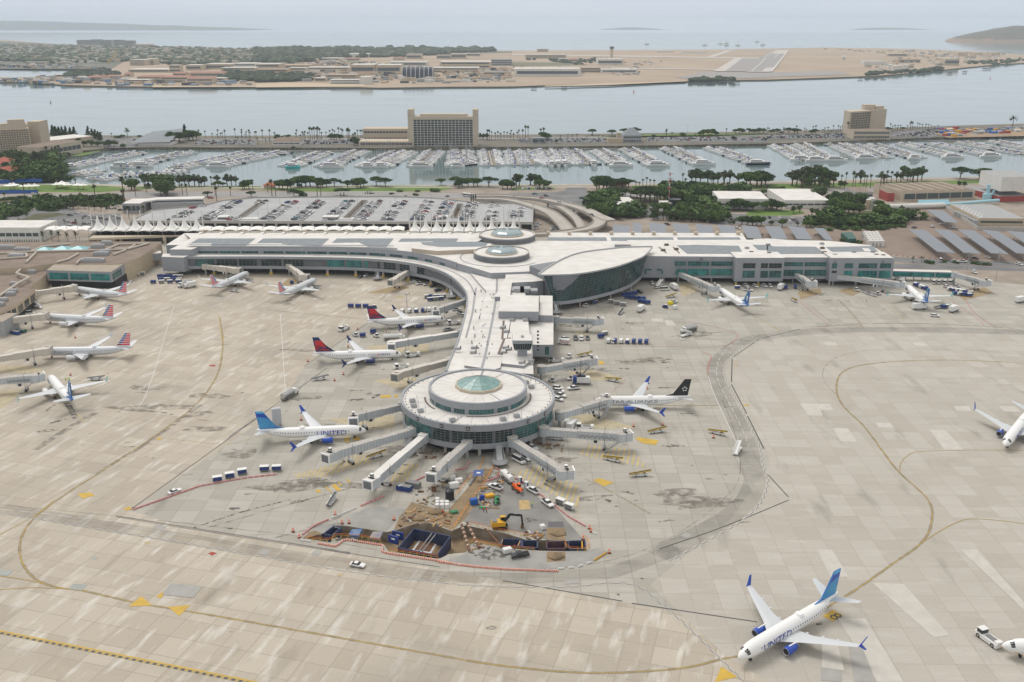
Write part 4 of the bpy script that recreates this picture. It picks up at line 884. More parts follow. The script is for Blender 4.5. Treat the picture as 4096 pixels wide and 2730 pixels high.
# ================= passenger bridges =================
BRW=mat('bridge_panel',(.50,.53,.55),.5,var=.06,scale=2);BRC=mat('bridge_cream',(.55,.51,.45),.55,var=.05,scale=2);BRT=mat('bridge_roof',(.42,.40,.37),.8,var=.12,scale=.8);BRR=mat('bridge_ribs',(.36,.39,.40),.5)
def bridge(label,a,b,zc=4.2,white=False,cream=False,sign=None,face=None,stairs=True,ends=None,rotcyl=True):
 A=Vector(a);B=Vector(b);d=B-A;Ln=d.length;d.normalize();n=Vector((-d.y,d.x));an=atan2(d.y,d.x)
 o=(A.x,A.y,0);t=thing('passenger_bridge',label,'passenger bridge',o,'passenger bridges');bm_=BRC if cream else BRW;rf=ROOF if white else (BRC if cream else BRT)
 zt0=zc+2.9;zt1=zc+2.5
 m=M(o)
 if rotcyl:
  m.cyl(A.x,A.y,zc-.3,zt0+.2,1.9,BRR,n=16);m.cyl(A.x,A.y,zt0+.2,zt0+.4,2.1,BRT,n=16)
 else:m.box(A.x,A.y,zc-.2,2.6,3.4,3.2,bm_,an,top=rf)
 m.mk('rotunda',t)
 m=M(o);m.cyl(A.x,A.y,0,zc-.3,.55,STEEL,n=10);m.mk('support_column',t)
 def seg(s0,s1,w,z0,z1,top,name,ribs):
  m=M(o);P0=A+d*s0;P1=A+d*s1;h=(z1-z0)
  z_=lambda s:zc+ (3.6-zc if False else 0)
  m.beam((P0.x,P0.y,z0+h/2),(P1.x,P1.y,z0+h/2),w,h,bm_)
  m.ribbon([P0,P1],w+.06,z1+.06,top,th=.1)
  if ribs:
   k=int((s1-s0)/1.3)
   for i in range(k+1):
    p=A+d*(s0+.1+(s1-s0-.2)*i/max(k,1))
    for s in(1,-1):
     q=p+n*s*(w/2+.04);m.box(q.x,q.y,z0+.1,.12,.08,h-.2,BRR,an)
  m.mk(name,t)
 s1=1.2;mid=s1+(Ln-s1)*.42
 seg(s1,mid,2.6,zc,zt1+.1,rf,'inner_tunnel',True);seg(mid-.2,Ln-1.6,3.0,zc-.15,zt1+.4,ROOF if white else rf,'outer_tunnel',not cream)
 fa=an if face is None else face;fd=Vector((cos(fa),sin(fa)));C_=A+d*(Ln-.3)
 m=M(o);m.cyl(C_.x,C_.y,zc-.4,zt1+.5,2.15,bm_,n=16,top=rf);m.mk('cab_rotunda',t)
 m=M(o);c2=C_+fd*2.5;m.box(c2.x,c2.y,zc-.2,2.4,3.7,3.2,bm_,fa,top=rf);c3=C_+fd*3.8
 m.box(c3.x,c3.y,zc-.3,.5,4.0,3.5,WH if not cream else BRC,fa);cb=m.mk('cab',t)
 m=M(o);c4=C_+fd*4.07;m.box(c4.x,c4.y,zc,.06,3.1,2.7,mat('bridge_hood',(.16,.17,.18),.7),fa);m.mk('cab_hood',cb)
 Wp=A+d*(Ln*.78);m=M(o);m.box(Wp.x,Wp.y,.9,1.0,3.4,.5,STEEL,an)
 for s in(1,-1):
  q=Wp+n*s*1.5;m.tube((q.x,q.y,1.2),(q.x,q.y,zc+.6),.16,WH if s>0 else STEEL);m.tube((q.x-n.x*.3,q.y-n.y*.3,.55),(q.x+n.x*.3,q.y+n.y*.3,.55),.55,RUB,10)
 for s in (1,-1):
  q=Wp+n*s*1.8;m.tube((q.x,q.y,zc-.2),(q.x,q.y,zt1+1.6),.12,STEEL)
 m.mk('wheel_carriage',t)
 m=M(o);u=A+d*(Ln*.66)-n*.2;m.box(u.x,u.y,zc-1.6,2.6,1.5,1.3,WH,an);m.box(u.x+n.x*-.0+d.x*.2,u.y+d.y*.2,zc-1.55,1.2,1.54,1.1,BLKP,an);m.mk('air_unit',t)
 if stairs:
  q=C_-d*1.0-n*2.6;e=q-d*5.2-n*.6;m=M(o);m.beam((q.x,q.y,zc),(e.x,e.y,.2),1.0,.25,STEEL)
  for s in(.45,-.45):m.path([(q.x+n.x*s,q.y+n.y*s,zc+1),(e.x+n.x*s,e.y+n.y*s,1.1)],.04,STEEL,4)
  m.mk('service_stairs',t)
 if sign:
  m=M(o);q=C_+fd*1.2;m.box(q.x,q.y,zt1+.6,.9,.9,1.3,BLKP,fa);m.box(q.x,q.y,zt1+.6+1.3,1.1,1.1,.1,WH,fa);sg=m.mk('gate_sign',t)
  vd=atan2(-q.y,-q.x);textobj(sign,1.0,WTX,(q.x+cos(vd)*.72,q.y+sin(vd)*.72,zt1+1.25),(PI/2,0,vd+PI/2),sg,'sign_number',o)
 if white is False and not cream:
  m=M(o);pts=[]
  for i in range(33):
   s=mid+(Ln-2-mid)*i/32;p=A+d*s-n*1.8;pts.append((p.x,p.y,zc+1.2+.55*cos(i*PI/2.0)))
  m.path(pts,.07,BLKP,4);m.mk('cable_loop',t)
 return t
def br(label,ra,a,rb,b,dock=None,**k):
 if dock is not None:b_,k['face']=DOCK[dock]
 else:b_=W(rb,*b,6.6)
 bridge(label,W(ra,*a,6.8),b_,**k)
PI_=PI
br('bridge docked at the blue globe tail airliner, upper left of the rotunda','D2',(2030,1180),'D2',(1490,1385),white=False,cream=False,sign='39',stairs=False,dock=0)
br('long bridge stretching left from the round gate building over hatched paint','E3',(1400,45),'E3',(400,345),sign='40',face=PI+1.0,rotcyl=False)
br('white topped bridge reaching down-left from the round gate building','E3',(1545,130),'E3',(925,670),white=True,sign='41',face=PI+1.1,rotcyl=False)
br('short brown topped bridge pointing at the camera below the round building','E3',(2095,205),'E3',(1690,580),sign='42',face=PI+1.25,rotcyl=False)
br('brown topped bridge with looping cable reaching down-right beside white van','E4',(735,160),'E4',(1330,545),sign='43',face=.15)
br('bridge with looping cable reaching right above hatched paint of the rotunda','E4',(1100,40),'E4',(2030,110),sign='44',face=.3)
br('bridge docked at the black tailed airliner right of the round building','D3',(1800,1310),'D4',(320,1030),sign='45',dock=2)
br('bridge reaching right from the corner where the pier meets the rotunda','D3',(1610,835),'D4',(150,620),sign='46',face=.2)
br('bridge reaching right from the pier just below the leaning glass hall','D3',(1755,315),'D4',(225,205),sign='47',face=.2)
br('bridge docked at the farther red and navy tailed airliner','C2',(1945,1020),'D3',(560,250),sign='36',stairs=False,dock=4)
br('white roofed bridge docked at the nearer red and navy tailed airliner','D3',(770,455),'D3',(110,575),white=True,stairs=False,dock=1)
br('cream bridge standing empty over hatched paint left of the pier end','D3',(655,745),'D3',(110,895),cream=True,face=PI+1.2,rotcyl=False,stairs=False)
br('cream bridge standing empty under the curve of the swept wing','C2',(1405,755),'C2',(1260,850),cream=True,face=PI+1.2,rotcyl=False,stairs=False)
br('cream bridge reaching the striped tail airliner at the middle of the wing','C2',(300,710),'C2',(440,810),cream=True,rotcyl=False,stairs=False,dock=10)
br('cream bridge reaching the striped tail airliner at the left end of the wing','C1',(1885,712),'C1',(2170,765),cream=True,rotcyl=False,stairs=False,dock=9)
br('cream bridge docked at the farthest striped tail airliner on the left','C1',(320,955),'C1',(610,960),cream=True,rotcyl=False,stairs=False,dock=5)
br('cream bridge docked at the middle striped tail airliner on the left','D1',(-120,220),'D1',(350,190),cream=True,rotcyl=False,stairs=False,dock=6)
br('cream bridge docked at the nearest striped tail airliner on the left','D1',(-150,610),'D1',(345,555),cream=True,rotcyl=False,stairs=False,dock=7)
br('grey bridge from the left edge docked at the dark blue tailed airliner','D1',(-160,830),'D1',(410,830),white=False,dock=8)
br('bridge docked at the blue face tail airliner right of the glass hall','C3',(1530,775),'C3',(1830,925),sign='48',rotcyl=False,dock=11)
br('bridge standing empty in front of the middle of the east wing','C4',(235,775),'C4',(385,870),sign='49',face=.0,rotcyl=False)
br('longest bridge running right across the end of the east wing','C4',(605,800),'C4',(1190,895),sign='50',rotcyl=False,dock=12)
br('bridge standing empty at the far right by parked carts','C4',(1720,785),'C4',(1990,865),sign='51',face=.1,rotcyl=False)
def spiral_stair(label,x,y,z,dy=-7,w=2.2):
 o=(x,y,0);t=thing('curved_stair',label,'stair',o,'stairs on the terminal face');m=M(o)
 m.beam((x,y,z),(x+.5,y+dy,1.6),w,.25,STEEL);m.mk('flight',t)
 m=M(o);
 m.cyl(x+.5,y+dy-1,1.4,1.6,2.9,STEEL,n=20);m.cyl(x+.5,y+dy-1,0,1.4,.3,STEEL);m.mk('landing',t)
 m=M(o)
 for h in(.35,.7,1.05):
  for s in(1,-1):m.tube((x+s*w/2,y,z+h),(x+.5+s*(w/2+.8),y+dy,1.6+h),.045,STEEL,4)
  c=[(x+.5+2.9*cos(PI+.1+(PI-.2)*i/14),y+dy-1+2.9*sin(PI+.1+(PI-.2)*i/14),1.6+h) for i in range(15)];m.path(c,.05,STEEL,4)
 for i in range(15):
  c=(x+.5+2.9*cos(PI+.1+(PI-.2)*i/14),y+dy-1+2.9*sin(PI+.1+(PI-.2)*i/14));m.tube((*c,1.6),(*c,2.7),.04,STEEL,4)
 m.mk('railing',t)
X,Y=W('E2',1410,1080,4.5);spiral_stair('curved steel stair with a round landing on the camera side of the rotunda',X,Y-.3,4.6)
X,Y=W('E2',410,960,4.5);spiral_stair('curved steel stair on the left flank of the rotunda',X-1,Y-1,4.6,-6)
X,Y=W('C3',1480,770,5);spiral_stair('steel stair tower between the glass hall and the east wing',X,Y+1,6,-4)
X,Y=W('C4',450,780,5);spiral_stair('steel stair in front of the middle of the east wing',X,Y+1,6,-4)
X,Y=W('C2',1120,770,4);spiral_stair('steel stair by the left part of the wing curve',X,Y,4.4,-6,1.6)
X,Y=W('C2',1810,930,4);spiral_stair('steel stair at the right end of the wing curve',X-1,Y,4.4,-6,1.6)
X,Y=W('C3',400,1085,4);spiral_stair('steel stair beside the foot of the leaning glass hall',X,Y,4.4,-3,1.6)
# ================= landside buildings =================
WALLW=mat('white_wall',(.66,.65,.62),.8,var=.05);TANW=mat('tan_wall',(.48,.40,.29),.85,var=.05);REDR=mat('red_tile_roof',(.33,.09,.06),.85,var=.15,scale=.5);GRYW=mat('grey_wall',(.34,.35,.35),.8,var=.06);WINS=mat('window_strip',(.06,.08,.09),.25,spec=.6);BRKR=mat('red_brick',(.33,.06,.05),.85,var=.1)
def bd(name,label,cat,r,x0,x1,yb,yt,depth,wm,rm,rows=0,yb1=None,zg=0,ribs=0,group=None,wfrac=.5,hgt=None,cols=0,slope=0):
 a=Vector(W(r,x0,yb,zg));b=Vector(W(r,x1,yb if yb1 is None else yb1,zg));h=hgt or HT(r,(x0+x1)/2,yb,yt);d=(b-a);Ln=d.length;d.normalize();n=Vector((-d.y,d.x))
 o=(a.x,a.y,zg);t=thing(name,label,cat,o,group)
 c=b+n*depth;e=a+n*depth;m=M(o);m.prism([a,b,c,e],zg-1,zg+h,wm);m.mk('wall',t)
 m=M(o);i=.4;q=[a+(d+n)*i,b+(n-d)*i,c-(n+d)*i,e+(d-n)*i]
 if slope:
  mid0=(q[0]+q[3])/2;mid1=(q[1]+q[2])/2;z=zg+h;u=[(p.x,p.y,z+.05) for p in(a-d*.5-n*.5,b+d*.5-n*.5,c+d*.5+n*.5,e-d*.5+n*.5)];r0=(mid0.x+d.x*slope,mid0.y+d.y*slope,z+slope);r1=(mid1.x-d.x*slope,mid1.y-d.y*slope,z+slope)
  m.face([u[0],u[1],r1,r0],rm);m.face([u[2],u[3],r0,r1],rm);m.face([u[1],u[2],r1],rm);m.face([u[3],u[0],r0],rm)
 else:m.prism(q,zg+h-.05,zg+h+.12,rm)
 m.mk('roof',t)
 path=[tuple(a),tuple(b)]
 for k in range(rows):
  z0=zg+h*(k+.5-wfrac/2)/rows;z1=zg+h*(k+.5+wfrac/2)/rows
  if cols:
   m=M(o);pp=sub(path,Ln*.03,Ln*.97,.06);wallface(m,pp,z0,z1,WINS)
   for j in range(cols+1):
    s=Ln*(.03+.94*j/cols);q=sub(path,max(s-.3,0),min(s+.3,Ln),.12);wallface(m,q,z0,z1,wm)
   m.mk('window',t)
  else:
   m=M(o);wallface(m,sub(path,Ln*.04,Ln*.96,.06),z0,z1,WINS);m.mk('window',t)
 return t,a,b,d,n,h
# ---- left neighbouring terminal with brown roof
O=(-250,540,0);te=thing('brown_roofed_terminal','older terminal at the left edge with brown gravel roofs and teal windows','terminal',O)
m=M(O);m.prism(WL('C1',[(-300,600),(-10,505),(900,498),(1485,500),(1440,545),(1290,640),(1160,690),(1120,700),(1020,705),(480,700),(250,735),(-300,760)],11.5),0,11.5,TANW,ROOB);m.mk('main_block',te)
m=M(O)
for q in ([(-200,615),(300,590),(820,580),(1170,570),(1370,515),(1090,525),(960,580)],[(290,590),(390,545),(640,520)],[(-50,660),(250,640),(240,610),(60,605)],[(720,610),(620,665),(520,690)],[(1040,620),(1150,580)],[(330,600),(240,690)],[(1060,560),(1180,565),(1240,530)],[(700,700),(740,665),(950,670)]):
 m.path([(*W('C1',x,y,12.2),12.2) for x,y in q],.75,mat('duct_tan',(.47,.42,.36),.7),6)
m.mk('roof_duct',te)
for i,(x,y) in enumerate([(410,570),(575,560),(720,560)]):
 X,Y=W('C1',x,y,12);m=M(O);m.loft([[(X-6,Y-5,11.55),(X+6,Y-5,11.55),(X+6,Y+5,11.55),(X-6,Y+5,11.55)],[(X-.3,Y,13.6),(X+.3,Y,13.6),(X+.3,Y+.1,13.6),(X-.3,Y+.1,13.6)]],mat('pyramid_skylight',(.16,.42,.46),.3));m.mk('skylight',te)
for x,y,sx in ((60,560,10),(205,580,9),(145,640,9),(980,520,7),(900,550,8),(930,620,9),(970,600,6),(855,680,14)):
 X,Y=W('C1',x,y,12);m=M(O);rooftop_unit(m,X,Y,11.5,sx,3.5,2.2);m.mk('roof_unit',te)
ft=[W('C1',425,762,11),W('C1',1020,778,11),W('C1',1215,655,11)]
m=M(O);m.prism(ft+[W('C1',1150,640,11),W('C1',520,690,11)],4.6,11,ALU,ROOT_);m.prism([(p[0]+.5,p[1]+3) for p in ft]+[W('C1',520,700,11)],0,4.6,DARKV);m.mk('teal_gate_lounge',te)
p0,p1,p2=ft;Lf=(Vector(p1)-Vector(p0)).length;L2=(Vector(p2)-Vector(p1)).length
for a,b in((.04,.33),(.36,.65),(.68,.97)):window(te,O,[p0,p1],Lf*a,Lf*b,5.6,9.6,TEALB,4,2,.14)
for a,b in((.04,.45),(.6,.95)):window(te,O,[p1,p2],L2*a,L2*b,5.8,9.4,TEAL,4,2,.14)
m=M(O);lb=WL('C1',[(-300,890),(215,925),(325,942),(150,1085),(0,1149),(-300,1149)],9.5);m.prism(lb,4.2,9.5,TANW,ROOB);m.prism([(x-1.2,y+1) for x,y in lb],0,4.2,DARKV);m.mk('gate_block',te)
a=lb[2];b=lb[3];c=lb[4]
for (p,q) in ((b,a),(c,b)):
 Lx=(Vector(q)-Vector(p)).length
 for k in range(3):window(te,O,[p,q],Lx*(.05+.32*k),Lx*(.29+.32*k),4.6,8.2,DKG,3,2,.14)
m=M(O);m.prism(WL('C1',[(-300,760),(250,735),(480,705),(420,770),(330,840),(215,925),(-300,890)],10),0,8,TANW,ROOB)
m.path([(*W('C1',x,y,10.3),10.3) for x,y in [(-20,1010),(170,880),(270,830),(150,790),(240,710)]],.8,mat('duct_tan',(.5,.5,.5)),6)
for x,y in((100,985),(30,1040),(0,1080),(120,960),(130,870),(290,760)):
 X,Y=W('C1',x,y,10);rooftop_unit(m,X,Y,9.4 if y>900 else 8,4.5,3,1.8)
m.mk('low_block',te)
m=M(O);X,Y=W('D1',30,430,0);m.prism([W('D1',-60,390,0),W('D1',58,385,0),(W('D1',58,385,0)[0],Y+22),(-300,Y+22)],0,8,GRYW,ROOT_);m.mk('grey_block',te)
m=M((-228,585,0));lk=[W('C1',1215,690,4.5),W('C1',1490,660,4.5)];d=Vector(lk[1])-Vector(lk[0])
m.prism([lk[0],lk[1],(lk[1][0]-3,lk[1][1]+7),(lk[0][0]-3,lk[0][1]+7)],3.8,8.6,ALU,ROOF);lkt=m.mk('link_corridor',None,'grey link corridor with a white roof joining the brown roofed and swept terminals','corridor')
bd('office_building','long low white office building at the left edge behind the brown roofs','building','C1',-200,385,500,372,28,WALLW,ROOF,1,wfrac=.25,cols=9)
# ---- kerbside decks with tents
TENT=mat('tent_fabric',(.80,.79,.76),.7,var=.03)
def tents(label,r,x0,x1,y,n,z=9,peak=9.5):
 a=Vector(W(r,x0,y,z));b=Vector(W(r,x1,y,z));o=(a.x,a.y,0);t=thing('tent_canopy',label,'canopy',o,'white tent canopies')
 dx=(b.x-a.x)/n;D=17
 for i in range(n):
  cx=a.x+dx*(i+.5);cy=a.y+D/2;m=M(o);rg=[];K=20
  for f,h in((1,0),(.8,.35),(.55,.9),(.33,2.0),(.16,3.6),(.07,5.2),(.05,5.5)):
   q=[]
   for j in range(K):
    an=2*PI*j/K+PI/4;c,s=cos(an),sin(an);k=1/max(abs(c),abs(s));k=1+(k-1)*f**1.5;q.append((cx+c*k*f*dx/2,cy+s*k*f*D/2,z+h*peak/5.5-(.5*(1-abs(cos(2*an)))*f*f)*1.2))
   rg.append(q)
  m.loft(rg,TENT);m.mk('tent_peak',t,smooth=True)
 m=M(o)
 for i in range(n+1):
  X=a.x+dx*i;m.tube((X,a.y+D/2,0),(X,a.y+D/2,z+peak+4),.35,WALLW,8);m.tube((X,a.y+.5,0),(X,a.y+.5,z),.18,STEEL,6)
 m.mk('masts',t)
 return t
tents('row of white peaked tents over the kerb beside the left terminal roofs','C1',805,1835,402,9)
tents('row of white peaked tents over the kerb behind the glazed drums','C2',1400,2420,408,10)
def wavy(label,r,x0,x1,y,n,z=9):
 a=Vector(W(r,x0,y,z));b=Vector(W(r,x1,y,z));o=(a.x,a.y,0);t=thing('fabric_walkway_roof',label,'canopy',o,'white tent canopies');dx=(b.x-a.x)/n
 for i in range(n):
  m=M(o);x0_=a.x+dx*i;rows=[]
  for j in range(7):
   v=j/6;rows.append([(x0_+dx*(.01+.98*k/8),a.y+12*v,z+1.3*sin(PI*v)*.9+.9*sin(PI*k/8)) for k in range(9)])
  m.loft(rows,TENT,cap=False,closed=False);m.mk('fabric_bay',t,smooth=True)
  m=M(o);m.tube((x0_,a.y+3,0),(x0_,a.y+3,z+3),.16,STEEL);m.mk('post',t)
wavy('white fabric roofed walkway between the two rows of tents','C1',1815,1815+1900,400,16)
wavy('white fabric roofed walkway at the far left end of the tents','C1',400,800,398,4)
m=M((-180,640,0));q=WL('C1',[(380,470),(830,435),(1835,430)],6);m.prism([(-300,q[0][1]),(-225,q[1][1]+2),(-225,q[1][1]+26),(-300,q[0][1]+26)],4.5,6,CREAM);
qa=W('C1',810,440,6);qb=W('C1',1760,440,6);m.prism([qa,qb,(qb[0],qb[1]+24),(qa[0],qa[1]+24)],4.8,6,CREAM,ROADM)
m.mk('kerb_deck',None,'raised kerbside road deck under the left tents','road deck')
m=M((-210,640,0));m.prism([(qa[0],qa[1]+.3),(qb[0],qb[1]+.3),(qb[0],qb[1]+2),(qa[0],qa[1]+2)],0,4.6,DKG);m.box(W('C1',1035,470,3)[0],qa[1]-3,0,10,6,5,CREAM)
for x in(920,1125,1325,1525):m.box(W('C1',x,475,3)[0],qa[1]-1.5,0,2,2,5.6,CREAM)
m.mk('arrivals_glass_front',None,'dark glazed arrivals front below the left tents','glass front')
# ---- parking structure with open light wells
DECK=mat('deck_concrete',(.34,.345,.35),.8,col2=(.40,.405,.41),scale=.08)
DZ=6.
dk=[W('C1',1195,318,DZ),W('C3',190,330,DZ),W('C3',198,155,DZ),W('C2',2353,150,DZ),W('C2',2190,160,DZ),W('C2',1930,135,DZ),W('C2',1640,105,DZ),W('C2',1230,88,DZ),W('C2',0,100,DZ),W('C1',2060,125,DZ),W('C1',1880,170,DZ),W('C1',1400,215,DZ)]
wells=[[W('C2',x,y,DZ) for x,y in q] for q in ([(800,288),(868,288),(1028,128),(968,128)],[(1786,285),(1850,285),(1905,160),(1850,160)])]+[[W('P',x,y,DZ) for x,y in((946,874),(974,874),(1050,818),(1026,818))]]
o=(-130,780,0);pk=thing('parking_structure','two-level concrete car park with a pale roof deck and open light wells','car park',o)
m=M(o);m.sheet([dk]+wells,DZ,DECK);m.mk('roof_deck',pk)
m=M(o)
for l in [dk]:
 for a,b in zip(l,l[1:]+l[:1]):
  m.face([(a[0],a[1],DZ-1.0),(b[0],b[1],DZ-1.0),(b[0],b[1],DZ+.95),(a[0],a[1],DZ+.95)],CONC);c=[Vector(a),Vector(b)];m.ribbon([a,b],.35,DZ+1,CONC)
for l in wells:
 for a,b in zip(l,l[1:]+l[:1]):m.face([(a[0],a[1],1.2),(b[0],b[1],1.2),(b[0],b[1],DZ+.95),(a[0],a[1],DZ+.95)],CONC);m.ribbon([a,b],.4,DZ+1,CONC)
m.mk('parapet',pk)
m=M(o)
for l in wells:m.sheet([l],1.25,mat('well_floor',(.3,.24,.19),.9))
m.mk('well_floor',pk)
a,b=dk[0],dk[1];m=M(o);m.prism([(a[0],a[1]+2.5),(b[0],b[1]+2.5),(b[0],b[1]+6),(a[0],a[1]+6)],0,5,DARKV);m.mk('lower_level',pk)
Ld=b[0]-a[0]
for i in range(34):
 m=M(o);x=a[0]+Ld*i/33;m.box(x,a[1]+.5+(b[1]-a[1])*i/33,0,1.6,.8,5.2,CONC);m.mk('pier',pk)
for rr,x0,x1,y0,y1,lab in (('C2',622,752,365,270,'left'),('C2',1675,1760,350,272,'right'),('C1',2008,2093,365,270,'far left')):
 A=W(rr,x0,y0,0);B=W(rr,x1,y0,0);h=HT(rr,x0,y0,y1+8);m=M((A[0],A[1],0));t=thing('stair_lobby',f'glass stair lobby with a white canopy in front of the car park, {lab} one','lobby',(A[0],A[1],0),'car park lobbies')
 m.prism([A,B,(B[0],B[1]+7),(A[0],A[1]+7)],0,h,WINS,ROOF);m.mk('glass_box',t)
 m=M((A[0],A[1],0));m.box((A[0]+B[0])/2,A[1]+3.4,h,B[0]-A[0]+1,8,.6,WALLW);m.box(B[0]+12,A[1]+3,h-1.5,24,6,.5,WALLW);m.mk('canopy',t)
 m=M((A[0],A[1],0))
 for i in range(6):m.box((A[0]+B[0])/2,A[1]-.1,1+i*h/6.5,B[0]-A[0],.12,.25,STEEL)
 for x in(B[0]+22,B[0]+6):m.tube((x,A[1]+3,0),(x,A[1]+3,h-1.5),.2,STEEL)
 m.mk('louvres',t)
for x in (890,1160):
 X,Y=W('C2',x,92,DZ);o2=(X,Y,DZ);m=M(o2);m.box(X-12,Y,DZ,.6,.6,4.2,WALLW);m.box(X+12,Y,DZ,.6,.6,4.2,WALLW);m.box(X,Y,DZ+4.2,25,.8,.8,WALLW);m.mk('entry_gantry',None,f"white entry gantry on the {'left' if x<1000 else 'right'} of the car park rear edge",'gantry','car park gantries')
def lamp(h=9,z=0):
 t=thing('lamp_post','lamp','lamp post');m=M();m.tube((0,0,0),(0,0,h),.14,STEEL,6,r1=.08);m.mk('pole',t);m=M();m.box(0,0,h,1.8,.4,.18,STEEL);m.mk('lamp_head',t);return t
LP_=Proto(lamp);rnd=random.Random(2);k=0
for i in range(9):
 for j in range(3):
  X=-262+i*32+rnd.uniform(-2,2)+j*2.5;Y=746+j*27
  if X<-270+ (Y-735)*.9:continue
  LP_.put((X,Y,DZ),0,f'{nth(k)} slim lamp post on the roof deck counting along its rows from the left','lamp posts on the car park','' and 1,cat='lamp post');k+=1
t,a,b,d,n,h=bd('service_building','low grey building with a white roof at the left corner of the car park','building','C1',1130,1300,238,150,24,GRYW,ROOF,1,cols=4)
m=M((-200,860,0));
m.ribbon([W('C1',1180,140,8),W('C1',1440,105,8),W('C1',1875,95,8)],12,8.2,ROOF,th=1.2)
m.prism(WL('C1',[(1390,175),(1870,170),(1870,110),(1440,115)],4),0,6.5,GRYW,WINS);m.mk('cranked_roof_pavilion',None,'long thin white cranked roof behind the left corner of the car park','pavilion')
# ---- elevated road
def road_ramp(label,pts,wd,z=7,cols=6,ztail=None):
 P=spath([W('C3',x,y,z) for x,y in pts],6);o=(P[0].x,P[0].y,0);t=thing('elevated_road',label,'viaduct',o,'viaduct ramps')
 n=len(P);zf=(lambda i:z) if ztail is None else (lambda i:z+(ztail-z)*max(0,(i/n-.6)/.4))
 m=M(o);m.ribbon(P,wd,zf,mat('viaduct_deck',(.38,.35,.31),.85,col2=(.44,.41,.37),scale=.1),th=1.3);m.mk('deck',t)
 for s in(1,-1):
  m=M(o);m.ribbon(P,.35,lambda i:zf(i)+.95,mat('viaduct_parapet',(.43,.40,.36),.8),th=1.6,off=s*wd/2);m.mk('parapet',t)
 for i in range(4,n-2,max(3,n//cols)):
  m=M(o);m.box(P[i].x,P[i].y,0,1.6,1.6,zf(i)-1.3,CONC);m.box(P[i].x,P[i].y,zf(i)-2.2,wd*.8,1.4,.9,CONC);m.mk('pier',t)
road_ramp('outer viaduct ramp sweeping round above the trees to the kerb deck',[(-330,78),(-100,78),(80,92),(270,108),(450,145),(620,190),(740,240),(800,285),(800,325),(740,365),(620,395),(420,420),(200,430)],9.5,7,9)
road_ramp('inner viaduct ramp dropping between the car park and the outer ramp',[(-330,105),(-100,110),(60,135),(200,175),(330,225),(430,285),(500,345),(530,385)],10,7,6,3)
road_ramp('short viaduct branch on the left of the outer ramp',[(420,170),(520,230),(600,300),(640,350)],6,6,4,3)
m=M((70,780,0));X=W('C3',880,290,8);m.ribbon([W('C3',700,205,7.5),W('C3',800,255,7.8),W('C3',905,295,8)],9,7.6,mat('viaduct_deck',(.4,.4,.4)),th=1.4)
for x,y in((835,370),(850,375),(860,365)):
 q=W('C3',x,y,0);m.tube((q[0],q[1],0),(q[0]+2,q[1]+2,6.3),.45,CONC,8)
m.mk('viaduct_stub',None,'unfinished viaduct stub on round columns beside the outer ramp','viaduct')
# ---- solar canopies
SOL=mat('solar_panel',(.15,.17,.20),.45,col2=(.19,.21,.24),scale=1.5,spec=.6)
QS=[('C3',[(915,425),(1080,425),(1083,352),(935,343)]),('C3',[(1105,430),(1195,430),(1190,330),(1112,325)]),('C3',[(1270,430),(1418,430),(1412,340),(1265,323)]),('C3',[(1500,430),(1640,430),(1622,345),(1478,330)]),('C3',[(1710,430),(1855,430),(1835,352),(1687,335)]),('C3',[(1925,430),(2065,430),(2042,355),(1895,342)]),('C3',[(2165,465),(2300,470),(2255,362),(2107,347)]),('C4',[(40,475),(180,472),(120,365),(-30,357)]),('C4',[(265,475),(410,478),(335,372),(185,357)]),('C4',[(525,480),(595,485),(515,378),(420,370)]),
('C4',[(1620,318),(1750,325),(1620,215),(1455,205)]),('C4',[(1555,590),(1722,605),(1450,395),(1295,385)]),('C4',[(1800,600),(1960,612),(1675,395),(1525,385)]),('C4',[(2050,605),(2215,615),(1895,397),(1745,388)]),('C4',[(2285,605),(2450,612),(2115,403),(1970,390)]),('C4',[(2500,610),(2680,620),(2340,410),(2195,400)])]
for i,(r,q) in enumerate(QS):
 zs=(5.2,6.6,6.6,5.2);P=[W(r,x,y,z) for (x,y),z in zip(q,zs)];o=(P[0][0],P[0][1],0)
 lab=(f'{nth(i)} grey solar canopy from the left in the row behind the east wing' if i<10 else 'solitary grey solar canopy nearest the pipework on the brown lot' if i==10 else f'{nth(i-11)} long slanted solar canopy from the left on the brown lot')
 t=thing('solar_canopy',lab,'solar canopy',o,'solar canopies');m=M(o)
 U=[(*p,z) for p,z in zip(P,zs)];m.face(U,SOL);m.face([(x,y,z-.3) for x,y,z in U][::-1],STEEL)
 for a,b in zip(U,U[1:]+U[:1]):m.face([(a[0],a[1],a[2]-.3),(b[0],b[1],b[2]-.3),b,a],STEEL)
 m.mk('panel_roof',t)
 m=M(o);A=(Vector(U[0])+Vector(U[1]))/2;B=(Vector(U[2])+Vector(U[3]))/2;k=max(2,int((B-A).length/9))
 for j in range(k+1):
  p=A.lerp(B,(j+.3)/(k+.6));m.tube((p.x,p.y,0),(p.x,p.y,p.z-.3),.22,STEEL,6)
 m.beam(A-Vector((0,0,.5)),B-Vector((0,0,.5)),.3,.4,STEEL);m.mk('posts',t)
 m=M(o)
